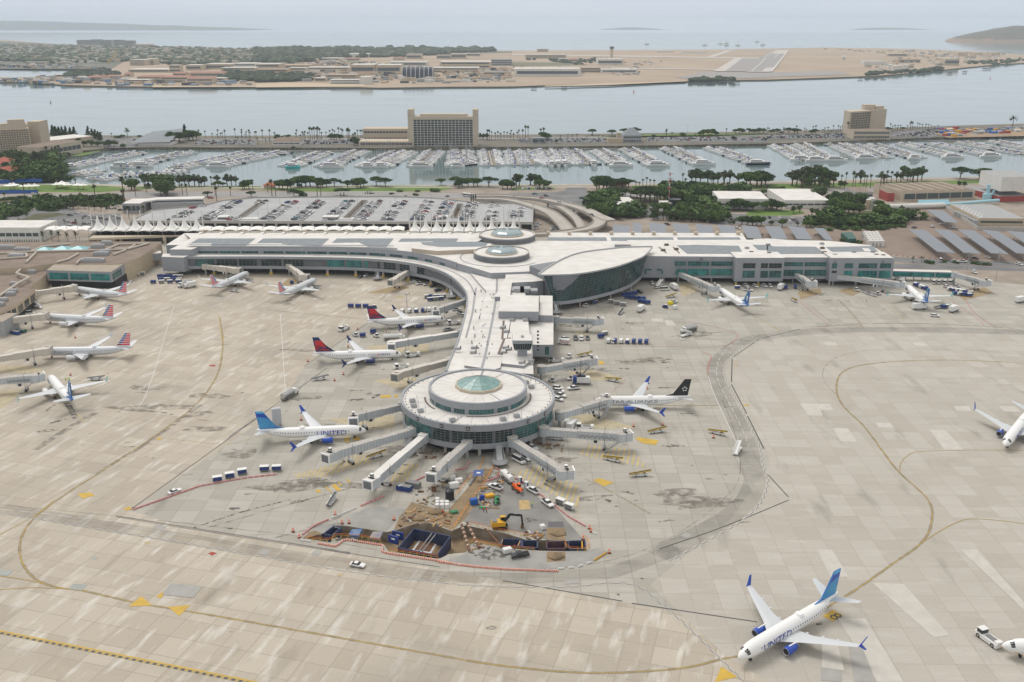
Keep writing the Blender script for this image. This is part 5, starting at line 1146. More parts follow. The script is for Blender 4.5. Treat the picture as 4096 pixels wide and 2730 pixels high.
# ---- right hand buildings
bd('clinic_building','white flat roofed building with rooftop units among the trees right of the viaduct','building','C3',975,1185,222,175,44,WALLW,ROOF,1,yb1=217,wfrac=.25,cols=6)
X=W('C3',1080,150,8)
m=M((X[0],X[1],6.5));rnd=random.Random(9)
for i in range(14):m.box(X[0]+rnd.uniform(-20,20),X[1]+rnd.uniform(-16,16),6.4,2.5,1.6,1.2,STEEL)
m.mk('rooftop_plant',None,'cluster of rooftop units on the white flat roofed building','rooftop plant')
bd('shed','small white shed on the dark lot among trees','shed','C3',1365,1470,192,145,12,WALLW,ROOF)
bd('kiosk','small yellow hut beside the dark tank on the lot','hut','C3',1545,1600,192,150,6,TANW,ROOF)
bd('container_office','small white container beside the yellow hut','container','C3',1615,1670,207,172,6,WALLW,ROOF)
X,Y=W('C3',1500,192);m=M((X,Y,0));m.cyl(X,Y+5,0,7,5.5,BLKP,n=24);m.mk('storage_tank',None,'squat dark storage tank between the white shed and yellow hut','tank')
bd('depot_building','long white depot building behind the trees right of centre','building','C3',1895,2353,200,105,40,WALLW,ROOF,0,yb1=205)
bd('depot_building','white stepped roof building right of the grass patch','building','C4',150,560,195,120,60,WALLW,ROOF,1,wfrac=.2,cols=6)
bd('workshop','grey workshop with a dark doorway behind the trees','workshop','C4',800,960,105,45,30,GRYW,ROOB,1,wfrac=.3)
t,a,b,d,n,h=bd('plant_hall','long cream industrial hall with tall window bays and sawtooth roof','industrial hall','C4',1225,1895,130,45,48,CREAM,ROOB,1,yb1=108,wfrac=.6,cols=6)
m=M((a.x,a.y,0))
for j in range(7):
 p=a+d*((b-a).length*(j+.1)/7);m.beam((p.x+n.x*3,p.y+n.y*3,h+.5),(p.x+n.x*42,p.y+n.y*42,h+.5),1.2,1.2,CREAM)
m.mk('roof_beams',t)
bd('brick_annex','small red brick annex at the left end of the cream hall','annex','C4',1090,1155,130,55,20,BRKR,ROOB)
bd('cold_storage','big building with white upper walls over a red brick base at the right edge','industrial building','C4',2115,2420,138,85,40,BRKR,GRYW,0,yb1=128)
X=W('C4',2270,130);m=M((X[0],X[1]+20,0));A=W('C4',2120,137,0);B=W('C4',2420,127,0)
m.prism([(A[0]-.3,A[1]-.3),(B[0],B[1]-.3),(B[0],B[1]+41),(A[0]-.3,A[1]+41)],9.5,22,WALLW,GRYW);m.mk('upper_store',None,'white upper storey box stacked on the red brick base at the right edge','store room')
PIPB=mat('pipe_light_blue',(.35,.58,.66),.5);o=(380,770,0);t=thing('pipework','bundle of pale blue and white pipes running beside the cream hall','pipework',o)
m=M(o);A=W('C4',1110,175,3);B=W('C4',1620,160,3);C_=W('C4',2120,120,3);m.tube((*A,2.6),(*B,2.6),2.2,WALLW,10);m.tube((*B,3),(*C_,3),1.4,PIPB,10);m.mk('main_pipe',t)
m=M(o)
for i in range(6):
 q=W('C4',1380,128+i*5,3.5-i*.3);q2=W('C4',1660,122+i*5,3.5-i*.3);m.tube((*q,4-i*.4),(*q2,4-i*.4),.6,PIPB,6)
m.mk('pipe_rack',t)
m=M(o);X,Y=W('C4',2010,120);m.cyl(X,Y,0,6,4,PIPB,n=12);m.cyl(X,Y,6,14,1.6,PIPB,n=10);m.cyl(X+5,Y,0,9,1,PIPB);m.mk('vessel',t)
for i,(x,y,h_,rd) in enumerate(((945,195,9,2.8),(915,200,8,2.0))):
 X,Y=W('C4',x,y);m=M((X,Y,0));m.cyl(X,Y,0,h_,rd,WALLW if i==0 else TANW,n=16);m.cyl(X,Y,h_,h_+.6,rd,WALLW,r1=rd*.5,n=16);m.mk('silo',None,('tall white' if i==0 else 'short tan')+' silo beside the big green trees','silo')
t,a,b,d,n,h=bd('kitchen_building','tan flat roofed building with a row of rounded units behind a long grey wall','building','C4',1930,2353,350,285,62,TANW,GRYW,1,yb1=355,wfrac=.3)
m=M((a.x,a.y,0))
for i in range(7):
 X,Y=W('C4',1800+i*28,195+i*13,6);m.cyl(X,Y,h-.5,h+2.2,2.2,WALLW,r1=.8,n=10);m.box(X-6,Y-2,0,4,4,4,STEEL)
m.mk('round_vents',t)
m=M((350,700,0));m.ribbon(WL('C4',[(1615,185),(1920,395),(2500,410)],0),.5,3.2,CONC,th=3.2);m.mk('boundary_wall',None,'long grey boundary wall around the tan roofed building','wall')
k=0
for i in range(4):
 for j in range(5):
  X,Y=W('C4',895+i*34+j*12,430+j*19,3)
  m=M((X,Y,0));m.cyl(X,Y,.2,4.4,1.9,WALLW,n=14);m.cyl(X,Y,4.4,5,1.9,WALLW,r1=.7,n=14);m.mk('white_cylinder_tank',None,f'{nth(k)} white cylindrical tank in the fenced block behind the east wing, counting from rear left','tank','white tanks behind the east wing');k+=1
m=M((190,660,0));m.ribbon(WL('C4',[(865,425),(1055,530),(960,530),(860,440)],1.5),.15,2.6,STEEL,th=2.6);m.mk('tank_fence',None,'grey fence around the white cylindrical tanks','fence')
m=M((170,670,0));q=WL('C4',[(670,435),(740,495),(810,490),(770,430)],2);m.prism(q,0,3.5,mat('dark_green_metal',(.03,.10,.08),.6));m.mk('transformer_enclosure',None,'dark green enclosure with a white side wall behind the east wing','enclosure')
m=M((300,566,0));a=W('C4',1130,800,4);b=W('C4',1700,815,4);m.prism([a,b,(b[0],b[1]+5),(a[0],a[1]+5)],2.5,6.2,ALU,ROOF);
for p,q in(((.02,.7)),((.72,.97))):
 x0=a[0]+(b[0]-a[0])*p;x1=a[0]+(b[0]-a[0])*q;y0=a[1]+(b[1]-a[1])*p;y1=a[1]+(b[1]-a[1])*q;m.face([(x0,y0-.05,3),(x1,y1-.05,3),(x1,y1-.05,5.6),(x0,y0-.05,5.6)],TEALB)
for k in range(8):
 x=a[0]+(b[0]-a[0])*k/7;m.box(x,a[1]+3,0,.5,.5,2.5,STEEL)
m.mk('glazed_corridor',None,'low glazed corridor running right from the end of the east wing','corridor')
# ---- hotels
def hotel_mid():
 o=(*W('B2',1403,425,1.6),1.6);t=thing('slab_hotel','wide slab hotel with two blank tan end towers across the marina','hotel',o);x0=W('B2',1403,425,1.6)[0];x1=W('B2',2043,425,1.6)[0];y=o[1];HT_=45.5
 k=(x1-x0)/640
 for a,b,nm in ((0,50,'end_tower'),(592,640,'end_tower')):
  m=M(o);m.prism([(x0+a*k,y-1),(x0+b*k,y-1),(x0+b*k,y+20),(x0+a*k,y+20)],1,1.6+HT_,CREAM);m.box(x0+(a+b)/2*k,y-1.1,HT_-7,3,.3,3,TANW);m.mk(nm,t)
 m=M(o);m.prism([(x0+50*k,y+1.5),(x0+592*k,y+1.5),(x0+592*k,y+18),(x0+50*k,y+18)],1,34.5,WALLW);m.prism([(x0+50*k,y),(x0+592*k,y),(x0+592*k,y+18),(x0+50*k,y+18)],34.5,38.2,CREAM);m.prism([(x0+110*k,y+3),(x0+540*k,y+3),(x0+540*k,y+16),(x0+110*k,y+16)],38.2,41,CREAM);m.mk('main_slab',t)
 for r in range(11):
  z=2+r*2.95;m=M(o);m.box((x0+321*k)*1,y+.9,z+.3,542*k,.3,2.3,mat('balcony_glass',(.03,.05,.05),.3,col2=(.10,.11,.10),scale=.3,detail=2));m.box(x0+321*k,y-.3,z,542*k,1.6,.3,WALLW);m.mk('balcony_row',t)
 for c in range(18):
  m=M(o);m.box(x0+(50+c*542/17)*k,y+.2,1.6,.45,2.2,33,WALLW);m.mk('balcony_fin',t)
hotel_mid()
bd('conference_wing','low cream conference wing with arcades left of the slab hotel','hotel wing','B2',945,1450,428,385,30,CREAM,CREAM,1,zg=1.6,cols=20)
bd('conference_wing','stepped cream upper wing behind the arcades beside the slab hotel','hotel wing','B2',985,1405,388,330,25,CREAM,CREAM,2,zg=1.6,wfrac=.3,cols=14,hgt=17)
bd('boat_house','white low building with a hipped tan roof between the left palms','building','B2',150,410,420,385,22,WALLW,ROOB,1,zg=1.6,slope=4,cols=5,wfrac=.3)
t,a,b,d,n,h=bd('slab_hotel','tall beige balcony hotel at the left edge by the marina','hotel','B1',-250,300,530,292,22,CREAM,CREAM,0,yb1=500,zg=1.6)
m=M((a.x,a.y,1.6))
Ln=(b-a).length
for r in range(12):
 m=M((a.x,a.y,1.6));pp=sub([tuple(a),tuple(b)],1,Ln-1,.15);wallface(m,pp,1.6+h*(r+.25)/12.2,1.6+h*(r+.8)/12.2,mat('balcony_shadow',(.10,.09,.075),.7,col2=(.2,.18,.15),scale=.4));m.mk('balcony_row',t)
for c in range(24):
 s=1+(Ln-2)*c/23;q=sub([tuple(a),tuple(b)],s,s+.1,.3)[0];m=M((a.x,a.y,1.6));m.box(q.x,q.y,1.6,.7,1.0,h,CREAM,atan2(d.y,d.x));m.mk('balcony_fin',t)
m=M((a.x,a.y,1.6));m.prism([a+d*Ln*.5+n*4,a+d*Ln*.97+n*4,a+d*Ln*.97+n*18,a+d*Ln*.5+n*18],h+1,h+8,CREAM);m.prism([a+d*Ln*.66+n*6,a+d*Ln*.95+n*6,a+d*Ln*.95+n*16,a+d*Ln*.66+n*16],h+8,h+12,CREAM);m.mk('penthouse',t)
bd('hotel_tower','blank cream service tower rising at the right end of the left hotel','hotel tower','B1',290,392,480,205,24,CREAM,CREAM,0,zg=1.6)
bd('hotel_tower','side wing of the left hotel with slanting balconies facing right','hotel tower','B1',388,440,440,228,40,CREAM,CREAM,12,zg=1.6,yb1=410)
bd('conference_centre','low curved beige conference building with arches beside the left hotel','building','B1',360,760,545,440,30,CREAM,ROOB,1,yb1=478,zg=1.6,wfrac=.35,cols=9)
bd('conference_centre','flat white roofed hall behind the arched conference building','building','B1',440,860,420,380,40,CREAM,ROOF,0,yb1=372,zg=1.6)
t,a,b,d,n,h=bd('boat_shed','white shed with a slanted grey slatted roof by the left marina','shed','B1',1265,1565,422,395,30,WALLW,ROOG,0,zg=1.6)
m=M((a.x,a.y,1.6));A=a-n*2;B=b-n*2;m.face([(A.x-8,A.y,1.6+h),(B.x,B.y,1.6+h+1),(B.x+n.x*60,B.y+n.y*60,1.6+h+12),(A.x+n.x*60,A.y+n.y*60,1.6+h+8)],ROOG);m.mk('slatted_roof',t)
bd('harbour_house','house with red tiled gable roof at the left edge, upper one','house','B1',0,150,660,600,20,WALLW,REDR,0,yb1=610,slope=4)
bd('harbour_house','house with red tiled gable roof at the left edge, lower one','house','B1',40,205,715,665,18,WALLW,REDR,0,yb1=690,slope=4)
bd('club_house','grey two storey club house with a pyramid roof across the marina','club house','B3',1020,1190,395,330,24,GRYW,ROOG,2,zg=1.6,slope=9,cols=7)
bd('club_annex','low yellow annex with a blank tower left of the grey club house','annex','B3',880,1018,398,360,16,TANW,ROOB,0,zg=1.6)
bd('club_tower','short blank beige tower beside the grey club house','tower','B3',962,1005,365,305,8,CREAM,CREAM,0,zg=1.6)
bd('harbour_office','dark low harbour office on the island right of the slab hotel','building','B3',190,300,398,355,14,ALD,ROOG,1,zg=1.6)
o=(*W('B4',740,320,1.6),1.6);t=thing('curved_hotel','hotel with a curved dark balcony face and a blank beige tower at right','hotel',o)
c=[W('B4',x,y,1.6) for x,y in((735,322),(780,318),(850,312),(925,306))];cs=spath(c,3)
m=M(o);m.prism([tuple(p) for p in cs]+[(cs[-1].x,cs[-1].y+26),(cs[0].x,cs[0].y+26)],0,33,CREAM);m.mk('wall',t)
for r in range(9):
 m=M(o);pp=sub(cs,3,seglen(cs)[1][-1]-.3,.2);wallface(m,pp,2.5+r*3.25,4.9+r*3.25,mat('balcony_glass',(.03,.05,.05)));m.mk('balcony_row',t)
for k in range(13):
 s=3+(seglen(cs)[1][-1]-3.6)*k/12;q=sub(cs,s,s+.1,.5)[0];m=M(o);m.box(q.x,q.y,1.6,.6,1,30,CREAM);m.mk('balcony_fin',t)
m=M(o);A=W('B4',918,300,1.6);B=W('B4',1060,296,1.6);m.prism([(A[0],A[1]-4),(B[0],B[1]-4),(B[0]+3,B[1]+24),(A[0],A[1]+24)],0,34,CREAM);m.prism([(A[0]+8,A[1]),(B[0]-3,B[1]),(B[0]-3,B[1]+15),(A[0]+8,A[1]+15)],34,38,CREAM);m.prism([(A[0]-8,A[1]+2),(A[0]+7,A[1]+2),(A[0]+7,A[1]+14),(A[0]-8,A[1]+14)],33,40,CREAM);m.mk('blank_tower',t)
bd('hotel_podium','low tan podium with colonnade below the curved hotel','podium','B4',780,1120,362,300,26,CREAM,ROOB,2,zg=1.6,cols=16,hgt=11)
# ================= trees =================
def leafmat(n,a,b,sc=.35):
 m=mat(n,a,.75,col2=b,scale=sc,spec=.15,detail=3,coord='Position');return m
LEAFD=leafmat('leaf_dark',(.022,.052,.018),(.075,.125,.04));LEAFM=leafmat('leaf_mid',(.035,.08,.022),(.11,.17,.05));LEAFO=leafmat('leaf_olive',(.045,.07,.03),(.125,.14,.065));LEAFG=leafmat('leaf_bright',(.05,.10,.02),(.13,.20,.05));LEAFP=leafmat('palm_frond',(.04,.075,.03),(.11,.14,.055),1.2);DEADP=mat('dry_frond',(.17,.11,.05),.9);BARK=mat('bark',(.13,.10,.075),.95,var=.2,scale=2)
def leaves(m,rnd,cx,cy,cz,rx,ry,rz,n,s,mt,hollow=.55):
 for _ in range(n):
  while 1:
   u,v,w_=rnd.uniform(-1,1),rnd.uniform(-1,1),rnd.uniform(-1,1);q=u*u+v*v+w_*w_
   if hollow*hollow<q<1:break
  p=Vector((cx+u*rx,cy+v*ry,cz+w_*rz));a=Vector((rnd.gauss(0,1),rnd.gauss(0,1),rnd.gauss(0,.5))).normalized();b=a.cross(Vector((rnd.gauss(0,1),rnd.gauss(0,1),rnd.gauss(0,1)))).normalized();k=s*rnd.uniform(.6,1.3)
  m.face([p-a*k-b*k*.6,p+a*k-b*k*.5,p+a*k*.8+b*k*.6,p-a*k*.8+b*k*.6],mt)
def tree(kind,seed):
 rnd=random.Random(seed);lm_={'round':[LEAFD,LEAFM,LEAFG],'flat':[LEAFD,LEAFM,LEAFD],'euc':[LEAFO,LEAFM,LEAFO]}.get(kind,[LEAFD])[(seed//8)%3 if kind in('round','flat','euc') else 0];nm={'round':'broadleaf_tree','euc':'eucalyptus_tree','pine':'conifer_tree','flat':'umbrella_tree','bush':'shrub','cypress':'cypress_tree'}[kind]
 t=thing(nm,'tree','tree');m=M();c=M()
 if kind in('round','flat','euc'):
  H_=10.;br=[];th=3.2 if kind!='bush' else .5
  m.tube((0,0,0),(.2,.1,th),.42,BARK,7,r1=.3)
  nb={'round':8,'flat':9,'euc':8}[kind]
  for i in range(nb):
   a=2*PI*i/nb+rnd.uniform(-.3,.3)
   if kind=='round':r=rnd.uniform(1.6,3.6);z=rnd.uniform(4.6,7.8);rx=rnd.uniform(1.7,2.5);rz=rnd.uniform(1.3,1.9)
   elif kind=='flat':r=rnd.uniform(1.5,5.2);z=rnd.uniform(6.9,8.2)-r*.22;rx=rnd.uniform(2.0,2.8);rz=rnd.uniform(1.0,1.4)
   else:r=rnd.uniform(.6,2.6);z=rnd.uniform(4.6,8.8);rx=rnd.uniform(1.0,1.8);rz=rnd.uniform(.9,1.5)
   p=(r*cos(a),r*sin(a),z);m.tube((.2,.1,th),(p[0]*.8,p[1]*.8,z-.3),.2,BARK,5,r1=.07)
   leaves(c,rnd,*p,rx,rx,rz,{'round':190,'flat':170,'euc':110}[kind],.36,lm_)
  leaves(c,rnd,0,0,{'round':7.6,'flat':8.2,'euc':8.6}[kind],2.4 if kind!='euc' else 1.3,2.4 if kind!='euc' else 1.3,1.7 if kind!='flat' else 1,230 if kind!='euc' else 120,.38,lm_)
 elif kind=='pine':
  m.tube((0,0,0),(0,0,8.6),.3,BARK,6,r1=.05)
  for i in range(11):
   z=1.3+i*.8;r=(2.6*(1-i/12.))*rnd.uniform(.8,1.15);
   for j in range(4):
    a=rnd.uniform(0,6.28);leaves(c,rnd,r*.55*cos(a),r*.55*sin(a),z,r*.65,r*.65,.55,34,.3,LEAFD,0)
 elif kind=='cypress':
  m.tube((0,0,0),(0,0,2),.15,BARK,5)
  leaves(c,rnd,0,0,4.6,.85,.85,4.6,330,.3,LEAFD,.5)
 else:
  m.tube((0,0,0),(0,0,.6),.12,BARK,5)
  for i in range(4):leaves(c,rnd,rnd.uniform(-1.4,1.4),rnd.uniform(-1.2,1.2),.9,1.5,1.3,.95,70,.3,LEAFM if seed%2 else LEAFO)
 m.mk('trunk',t);c.mk('crown',t);return t
def palm(kind,seed):
 rnd=random.Random(seed);t=thing('palm_tree','palm','palm tree');m=M();h=9.2 if kind!='date' else 6.0;bx=rnd.uniform(-.4,.4)
 m.tube((0,0,0),(bx*.5,0,h*.5),.24,BARK,6,r1=.2);m.tube((bx*.5,0,h*.5),(bx,0,h),.2,BARK,6,r1=.17);m.mk('trunk',t);c=M()
 R_,n={'fan':(1.45,34),'date':(2.9,30),'feather':(2.2,18)}[kind]
 for i in range(n):
  a=rnd.uniform(0,6.28);e=rnd.uniform(-.5,1.25);L_=R_*rnd.uniform(.85,1.1);w_=.28 if kind!='fan' else .34;prev=Vector((bx,0,h));u=Vector((cos(a)*cos(e),sin(a)*cos(e),sin(e)));sd=Vector((-sin(a),cos(a),0))
  for k in range(3):
   nx=prev+u*L_/3;ww=w_*(1.1,1,.5)[k];w0=w_*(.4,1.1,1)[k];c.face([prev-sd*w0,prev+sd*w0,nx+sd*ww,nx-sd*ww],LEAFP);prev=nx;u=(u-Vector((0,0,.42))).normalized()
 c.mk('crown',t)
 if kind!='date':
  d=M();d.cyl(bx,0,h-1.5,h-.1,.25,DEADP,r1=.55,n=8);d.mk('frond_skirt',t)
 return t
TP={}
def tp(kind,v):
 k=(kind,v)
 if k not in TP:TP[k]=Proto(palm if kind in('fan','date','feather') else tree,kind,v*7+3+v)
 return TP[k]
HN={'fan':10.2,'date':8.2,'feather':10.6,'round':9.6,'flat':9.4,'euc':10.1,'pine':10,'bush':1.9,'cypress':9.2}
DN={'fan':'fan palm','date':'date palm','feather':'feathery palm','round':'dark broadleaf tree','flat':'umbrella shaped tree','euc':'wispy eucalyptus','pine':'dark conifer','bush':'low shrub','cypress':'slim cypress'}
CT={'fan':'palm tree','date':'palm tree','feather':'palm tree','bush':'shrub'}
def grove(where,group,r,items,zg=0,wide=1.):
 rnd=random.Random(len(items)*31);by={}
 for it in sorted(items,key=lambda t:t[1]):by.setdefault(it[0],[]).append(it)
 for kd,l in by.items():
  for i,(k,x,yt,yb_) in enumerate(l):
   X,Y=W(r,x,yb_,zg);h=max(HT(r,x,yb_,yt)-zg*.5,1.2);s=h/HN[kd];o=tp(kd,rnd.randrange(3))
   wd=s*wide*rnd.uniform(1.1,1.4)
   if kd in('fan','feather'):wd=max(s*1.15,1.35)*rnd.uniform(.9,1.1)
   lab=f"{nth(i)} {DN[kd]} from the left {where}" if len(l)>1 else f"the only {DN[kd]} {where}"
   o=o.put((X,Y,zg),rnd.uniform(0,6.28),lab,group,(wd,wd,s),CT.get(kd,'tree'))
def px(kind,l): return [(kind,*t) for t in l]
grove('on the far bank of the left marina','trees on the far bank, left','B1',px('fan',[(1025,300,345),(1830,270,350),(1888,280,350),(1953,303,350),(2005,268,348),(2030,300,348),(2045,295,348),(2072,270,375),(1998,311,348),(2165,258,352),(2226,264,352),(2222,288,352),(2255,308,352),(2267,285,352),(2292,268,367),(2300,290,352),(2345,285,352),(935,292,345)])+[('date',1174,252,346),('feather',2185,333,385),('bush',1085,322,350),('round',1118,313,352),('round',1140,315,352),('bush',1128,398,432)]+px('flat',[(1285,318,360),(1370,308,348)])+px('pine',[(490,225,330),(515,235,335),(545,240,335),(575,238,332),(610,232,335),(650,245,335),(685,240,330),(815,235,330),(850,258,345),(880,265,360),(905,280,370),(925,290,375),(1705,220,360)])+px('round',[(1570,282,395),(1610,290,395),(1650,287,395),(1740,270,375),(1775,278,370),(1810,282,370),(960,375,440),(1000,360,430),(1050,365,430),(770,370,430),(840,365,430),(720,345,400),(900,375,430)]),1.6)
grove('around the left hotel','trees around the left hotel','B1',px('euc',[(130,480,560),(180,470,560),(230,480,570),(90,500,570),(280,430,520),(330,470,600),(370,480,600),(250,560,650)])+px('fan',[(350,425,540),(385,430,545),(440,425,545),(490,430,545),(520,425,545),(580,385,500),(665,375,470),(700,375,460),(290,450,540),(210,455,545),(550,415,540),(320,440,550),(400,480,590),(450,560,640),(500,565,640)])+px('round',[(400,560,650),(440,570,660),(480,560,650),(300,660,740),(350,650,735),(400,665,745),(460,660,740),(520,670,745),(580,680,750),(620,690,760),(120,700,760),(200,690,750),(250,680,750),(630,480,520),(650,700,760),(330,560,640),(370,590,660),(540,560,620)]),0.5)
grove('on the left marina near shore','trees on the near shore, left','B1',px('round',[(1210,722,830),(1240,740,830),(1365,762,815),(1510,690,860),(1530,740,880),(1545,690,800),(2010,740,800),(1980,750,800),(2050,755,800),(2250,735,820),(2290,730,820),(2230,770,825)])+px('euc',[(1330,680,800),(1370,675,800),(1410,680,800),(1450,678,795),(1490,682,795),(1650,690,800),(1700,685,795),(1740,688,795),(1790,683,795),(1830,690,795),(1880,700,790),(1850,720,795),(2000,690,780),(2090,680,790),(2130,690,790),(2170,700,790)])+px('fan',[(1143,705,950),(1345,722,850),(1540,715,850),(1945,702,800),(880,778,945),(1060,862,950),(1085,862,950),(1135,825,948),(1150,822,948),(697,728,790),(525,735,800),(120,722,800),(2325,732,830),(225,760,885),(2120,800,880),(1995,795,945),(1720,770,880),(1680,770,880),(570,870,1000),(670,865,1000),(820,885,1020),(1185,975,1100),(1325,970,1090),(160,900,1000),(50,850,950),(510,905,1000),(1250,790,890),(1980,760,880)])+px('flat',[(1480,800,878),(1540,810,880),(1910,840,890),(2310,838,895)]),0,1.0)
grove('along the landscaped slopes at the left','shrubs on the left slopes','B1',px('bush',[(x,880+((x*7)%30),905+((x*7)%30)) for x in range(20,760,38)])+px('bush',[(x,918+((x*11)%40),945+((x*11)%40)) for x in range(60,1120,34)])+px('euc',[(450,905,980),(480,920,990),(620,940,1000),(680,935,1000),(720,930,1000),(780,940,1000),(870,945,1010),(930,950,1020),(980,985,1020),(650,950,1010)]),0)
grove('on the far bank left of the slab hotel','trees on the far bank, middle','B2',px('fan',[(5,283,370),(62,268,365),(127,268,360),(172,293,360),(376,268,350),(366,298,360),(430,285,380),(455,280,380),(500,245,370),(520,250,370),(540,243,370),(570,240,365),(590,255,365),(480,290,380),(605,290,370),(560,320,385),(645,290,345),(680,273,350),(708,262,345),(723,275,345),(762,248,350),(785,255,350),(800,265,360),(850,252,380),(840,262,380),(862,268,380),(935,270,350),(960,270,350),(975,272,350),(990,278,350),(1018,255,320),(1050,250,315),(1042,280,315),(915,295,400),(895,305,400),(700,300,350),(560,250,360),(445,305,385),(410,315,385)])+px('feather',[(20,340,410),(90,345,400),(130,350,400),(1222,293,318),(1262,293,318),(1292,275,315),(1335,290,315)])+px('round',[(200,310,365),(180,330,365),(245,325,350),(275,318,350),(300,312,348),(690,305,365),(715,310,370),(740,305,370),(770,312,370),(1150,288,330),(1110,295,325),(345,420,460),(905,330,420),(930,370,420)]),1.6)
grove('on the far bank right of the slab hotel','trees on the far bank, right of slab','B2',px('euc',[(2060,300,360),(2090,305,365),(2120,300,370)])+px('fan',[(2130,268,370),(2145,270,370),(2165,283,365),(2200,295,370),(2225,283,365),(2250,300,370),(2280,285,355),(2310,290,350),(2345,273,350),(2335,300,360)]),1.6)
grove('on the park lawn by the water','trees in the shoreline park','B2',px('round',[(215,735,820),(245,728,825),(290,725,825),(320,735,820),(385,700,800),(420,692,800),(460,690,800),(500,695,800),(560,712,800),(610,720,805),(650,725,800),(580,745,810),(930,720,810),(960,718,810),(990,735,800),(400,765,810),(1860,735,810),(1900,715,800),(1950,712,800),(2000,715,800),(2035,718,795),(2270,730,820),(2310,725,820),(2345,740,820)])+px('flat',[(720,718,800),(845,738,815),(1105,702,790),(1190,715,800),(1700,722,785),(1835,703,790),(2138,705,800),(350,820,890),(400,830,890),(775,810,880),(810,812,885)])+px('fan',[(148,730,885),(182,742,885),(110,770,850),(565,745,900),(598,755,900)])+px('bush',[(1325,825,845),(1483,828,845),(1648,815,845),(430,850,885),(1470,860,880),(1380,880,895),(1250,850,868),(1035,838,862)]),0)
grove('in the tight row beside the car park','slim cypresses beside the car park','B2',px('cypress',[(1980+i*19,858+(i*7)%12,938) for i in range(15)]),0,.8)
grove('on the island right of the slab hotel','trees on the far bank, centre right','B3',px('fan',[(123,230,350),(148,235,350),(65,270,360),(100,268,370),(48,290,360),(265,258,360),(290,250,365),(445,322,360),(555,312,355),(597,308,360),(685,325,365),(835,318,355),(797,318,355),(1418,262,355),(1415,275,355),(1468,293,355),(1970,257,330),(2345,250,300),(1685,308,340)])+px('feather',[(513,310,345),(15,300,370),(1940,318,345)])+px('flat',[(740,262,325),(920,268,330),(1040,257,325),(1130,247,320)])+px('round',[(320,300,370),(290,290,370),(410,360,400),(1305,315,355),(1565,293,350),(1730,285,340),(1760,265,335),(1800,262,335),(1840,258,335),(1880,285,330),(2050,262,310),(2090,252,310),(2120,258,310),(2180,255,310),(2230,262,310),(2270,250,305),(2310,255,310),(2035,325,375),(2320,340,380),(735,310,332),(1820,310,350)]),1.6)
grove('in the park right of the junction','trees in the right shoreline park','B3',px('round',[(800,700,830),(840,690,830),(870,695,840),(250,730,820),(290,728,820),(330,745,815),(1400,738,800),(2250,650,800),(2290,645,800),(2330,660,780),(2150,655,790),(2190,660,790)])+px('flat',[(1015,715,810),(960,725,810),(1070,728,805)])+px('euc',[(40,678,800),(65,685,795),(170,675,785),(210,682,785),(250,690,790),(1650,640,770),(1690,632,770),(1730,650,770),(1800,645,770),(1850,670,775),(1890,665,775),(1950,650,770),(2000,645,770),(2080,675,775)])+px('fan',[(1138,750,820),(1170,755,820),(1200,728,800),(1238,710,800),(1268,730,800),(1305,735,800),(1448,718,810),(1480,738,810),(1535,742,800),(1590,722,800),(1830,698,800),(1943,718,800),(1978,755,870),(1853,790,860),(1940,760,850)])+[('feather',1567,670,800)]+px('bush',[(720+i*37,838+(i%3)*6,860+(i%3)*6) for i in range(4)]),0)
grove('in the wooded block behind the east wing','trees in the wooded block','B3',px('flat',[(860,812,880),(900,808,885),(950,805,890),(990,808,890),(1040,815,890),(1090,820,895),(1180,810,930),(1220,790,930),(1270,792,935),(1310,795,935),(1360,798,940),(1400,800,940),(1330,820,940),(1150,830,900)])+px('round',[(740,900,1010),(770,890,1010),(800,885,1005),(840,895,1005),(880,900,1010),(900,960,1030),(940,985,1040),(1480,830,930),(1520,825,930),(1560,835,930),(1600,850,930),(1580,790,850),(1620,800,850),(1650,810,850),(1640,865,960),(1680,870,960),(1720,890,970),(1760,880,960),(1800,885,970),(1850,880,980),(1550,930,1010),(1740,940,1010),(2040,905,1010),(2090,900,1010),(2160,925,1020),(2210,935,1025),(2340,925,1020),(2260,830,880),(2310,820,880)])+px('euc',[(780,710,830),(660,920,980),(1200,950,1010),(1220,970,1020),(1310,950,1030),(1620,900,1000),(1580,960,1040)])+px('bush',[(1800+i*33,842+(i*5)%14,880) for i in range(12)]),0)
grove('just behind the solar canopies','trees just behind the solar canopies','C3',px('euc',[(1340,220,300),(1390,215,300),(1440,225,310),(1490,215,310),(1540,225,315),(1590,220,315),(1640,230,320),(1690,235,320),(1740,190,300),(1780,170,290),(1820,150,280),(1860,160,290),(1930,180,260)])+px('round',[(740,150,270),(780,130,270),(820,170,280),(860,180,290),(940,195,290),(980,220,300),(1060,230,290),(1100,225,285),(1140,228,285),(1180,225,280),(1210,220,270),(1280,190,230),(1210,150,195),(1800,230,320),(1850,220,325),(1900,240,330),(1750,250,320),(2110,260,350),(2160,265,350),(2210,262,350),(2250,258,350),(2290,270,350),(2000,310,340),(2030,320,345),(1300,230,300)])+px('date',[(250,400,455),(310,395,450),(2235,430,475),(2300,425,470),(605,345,380)]),0)
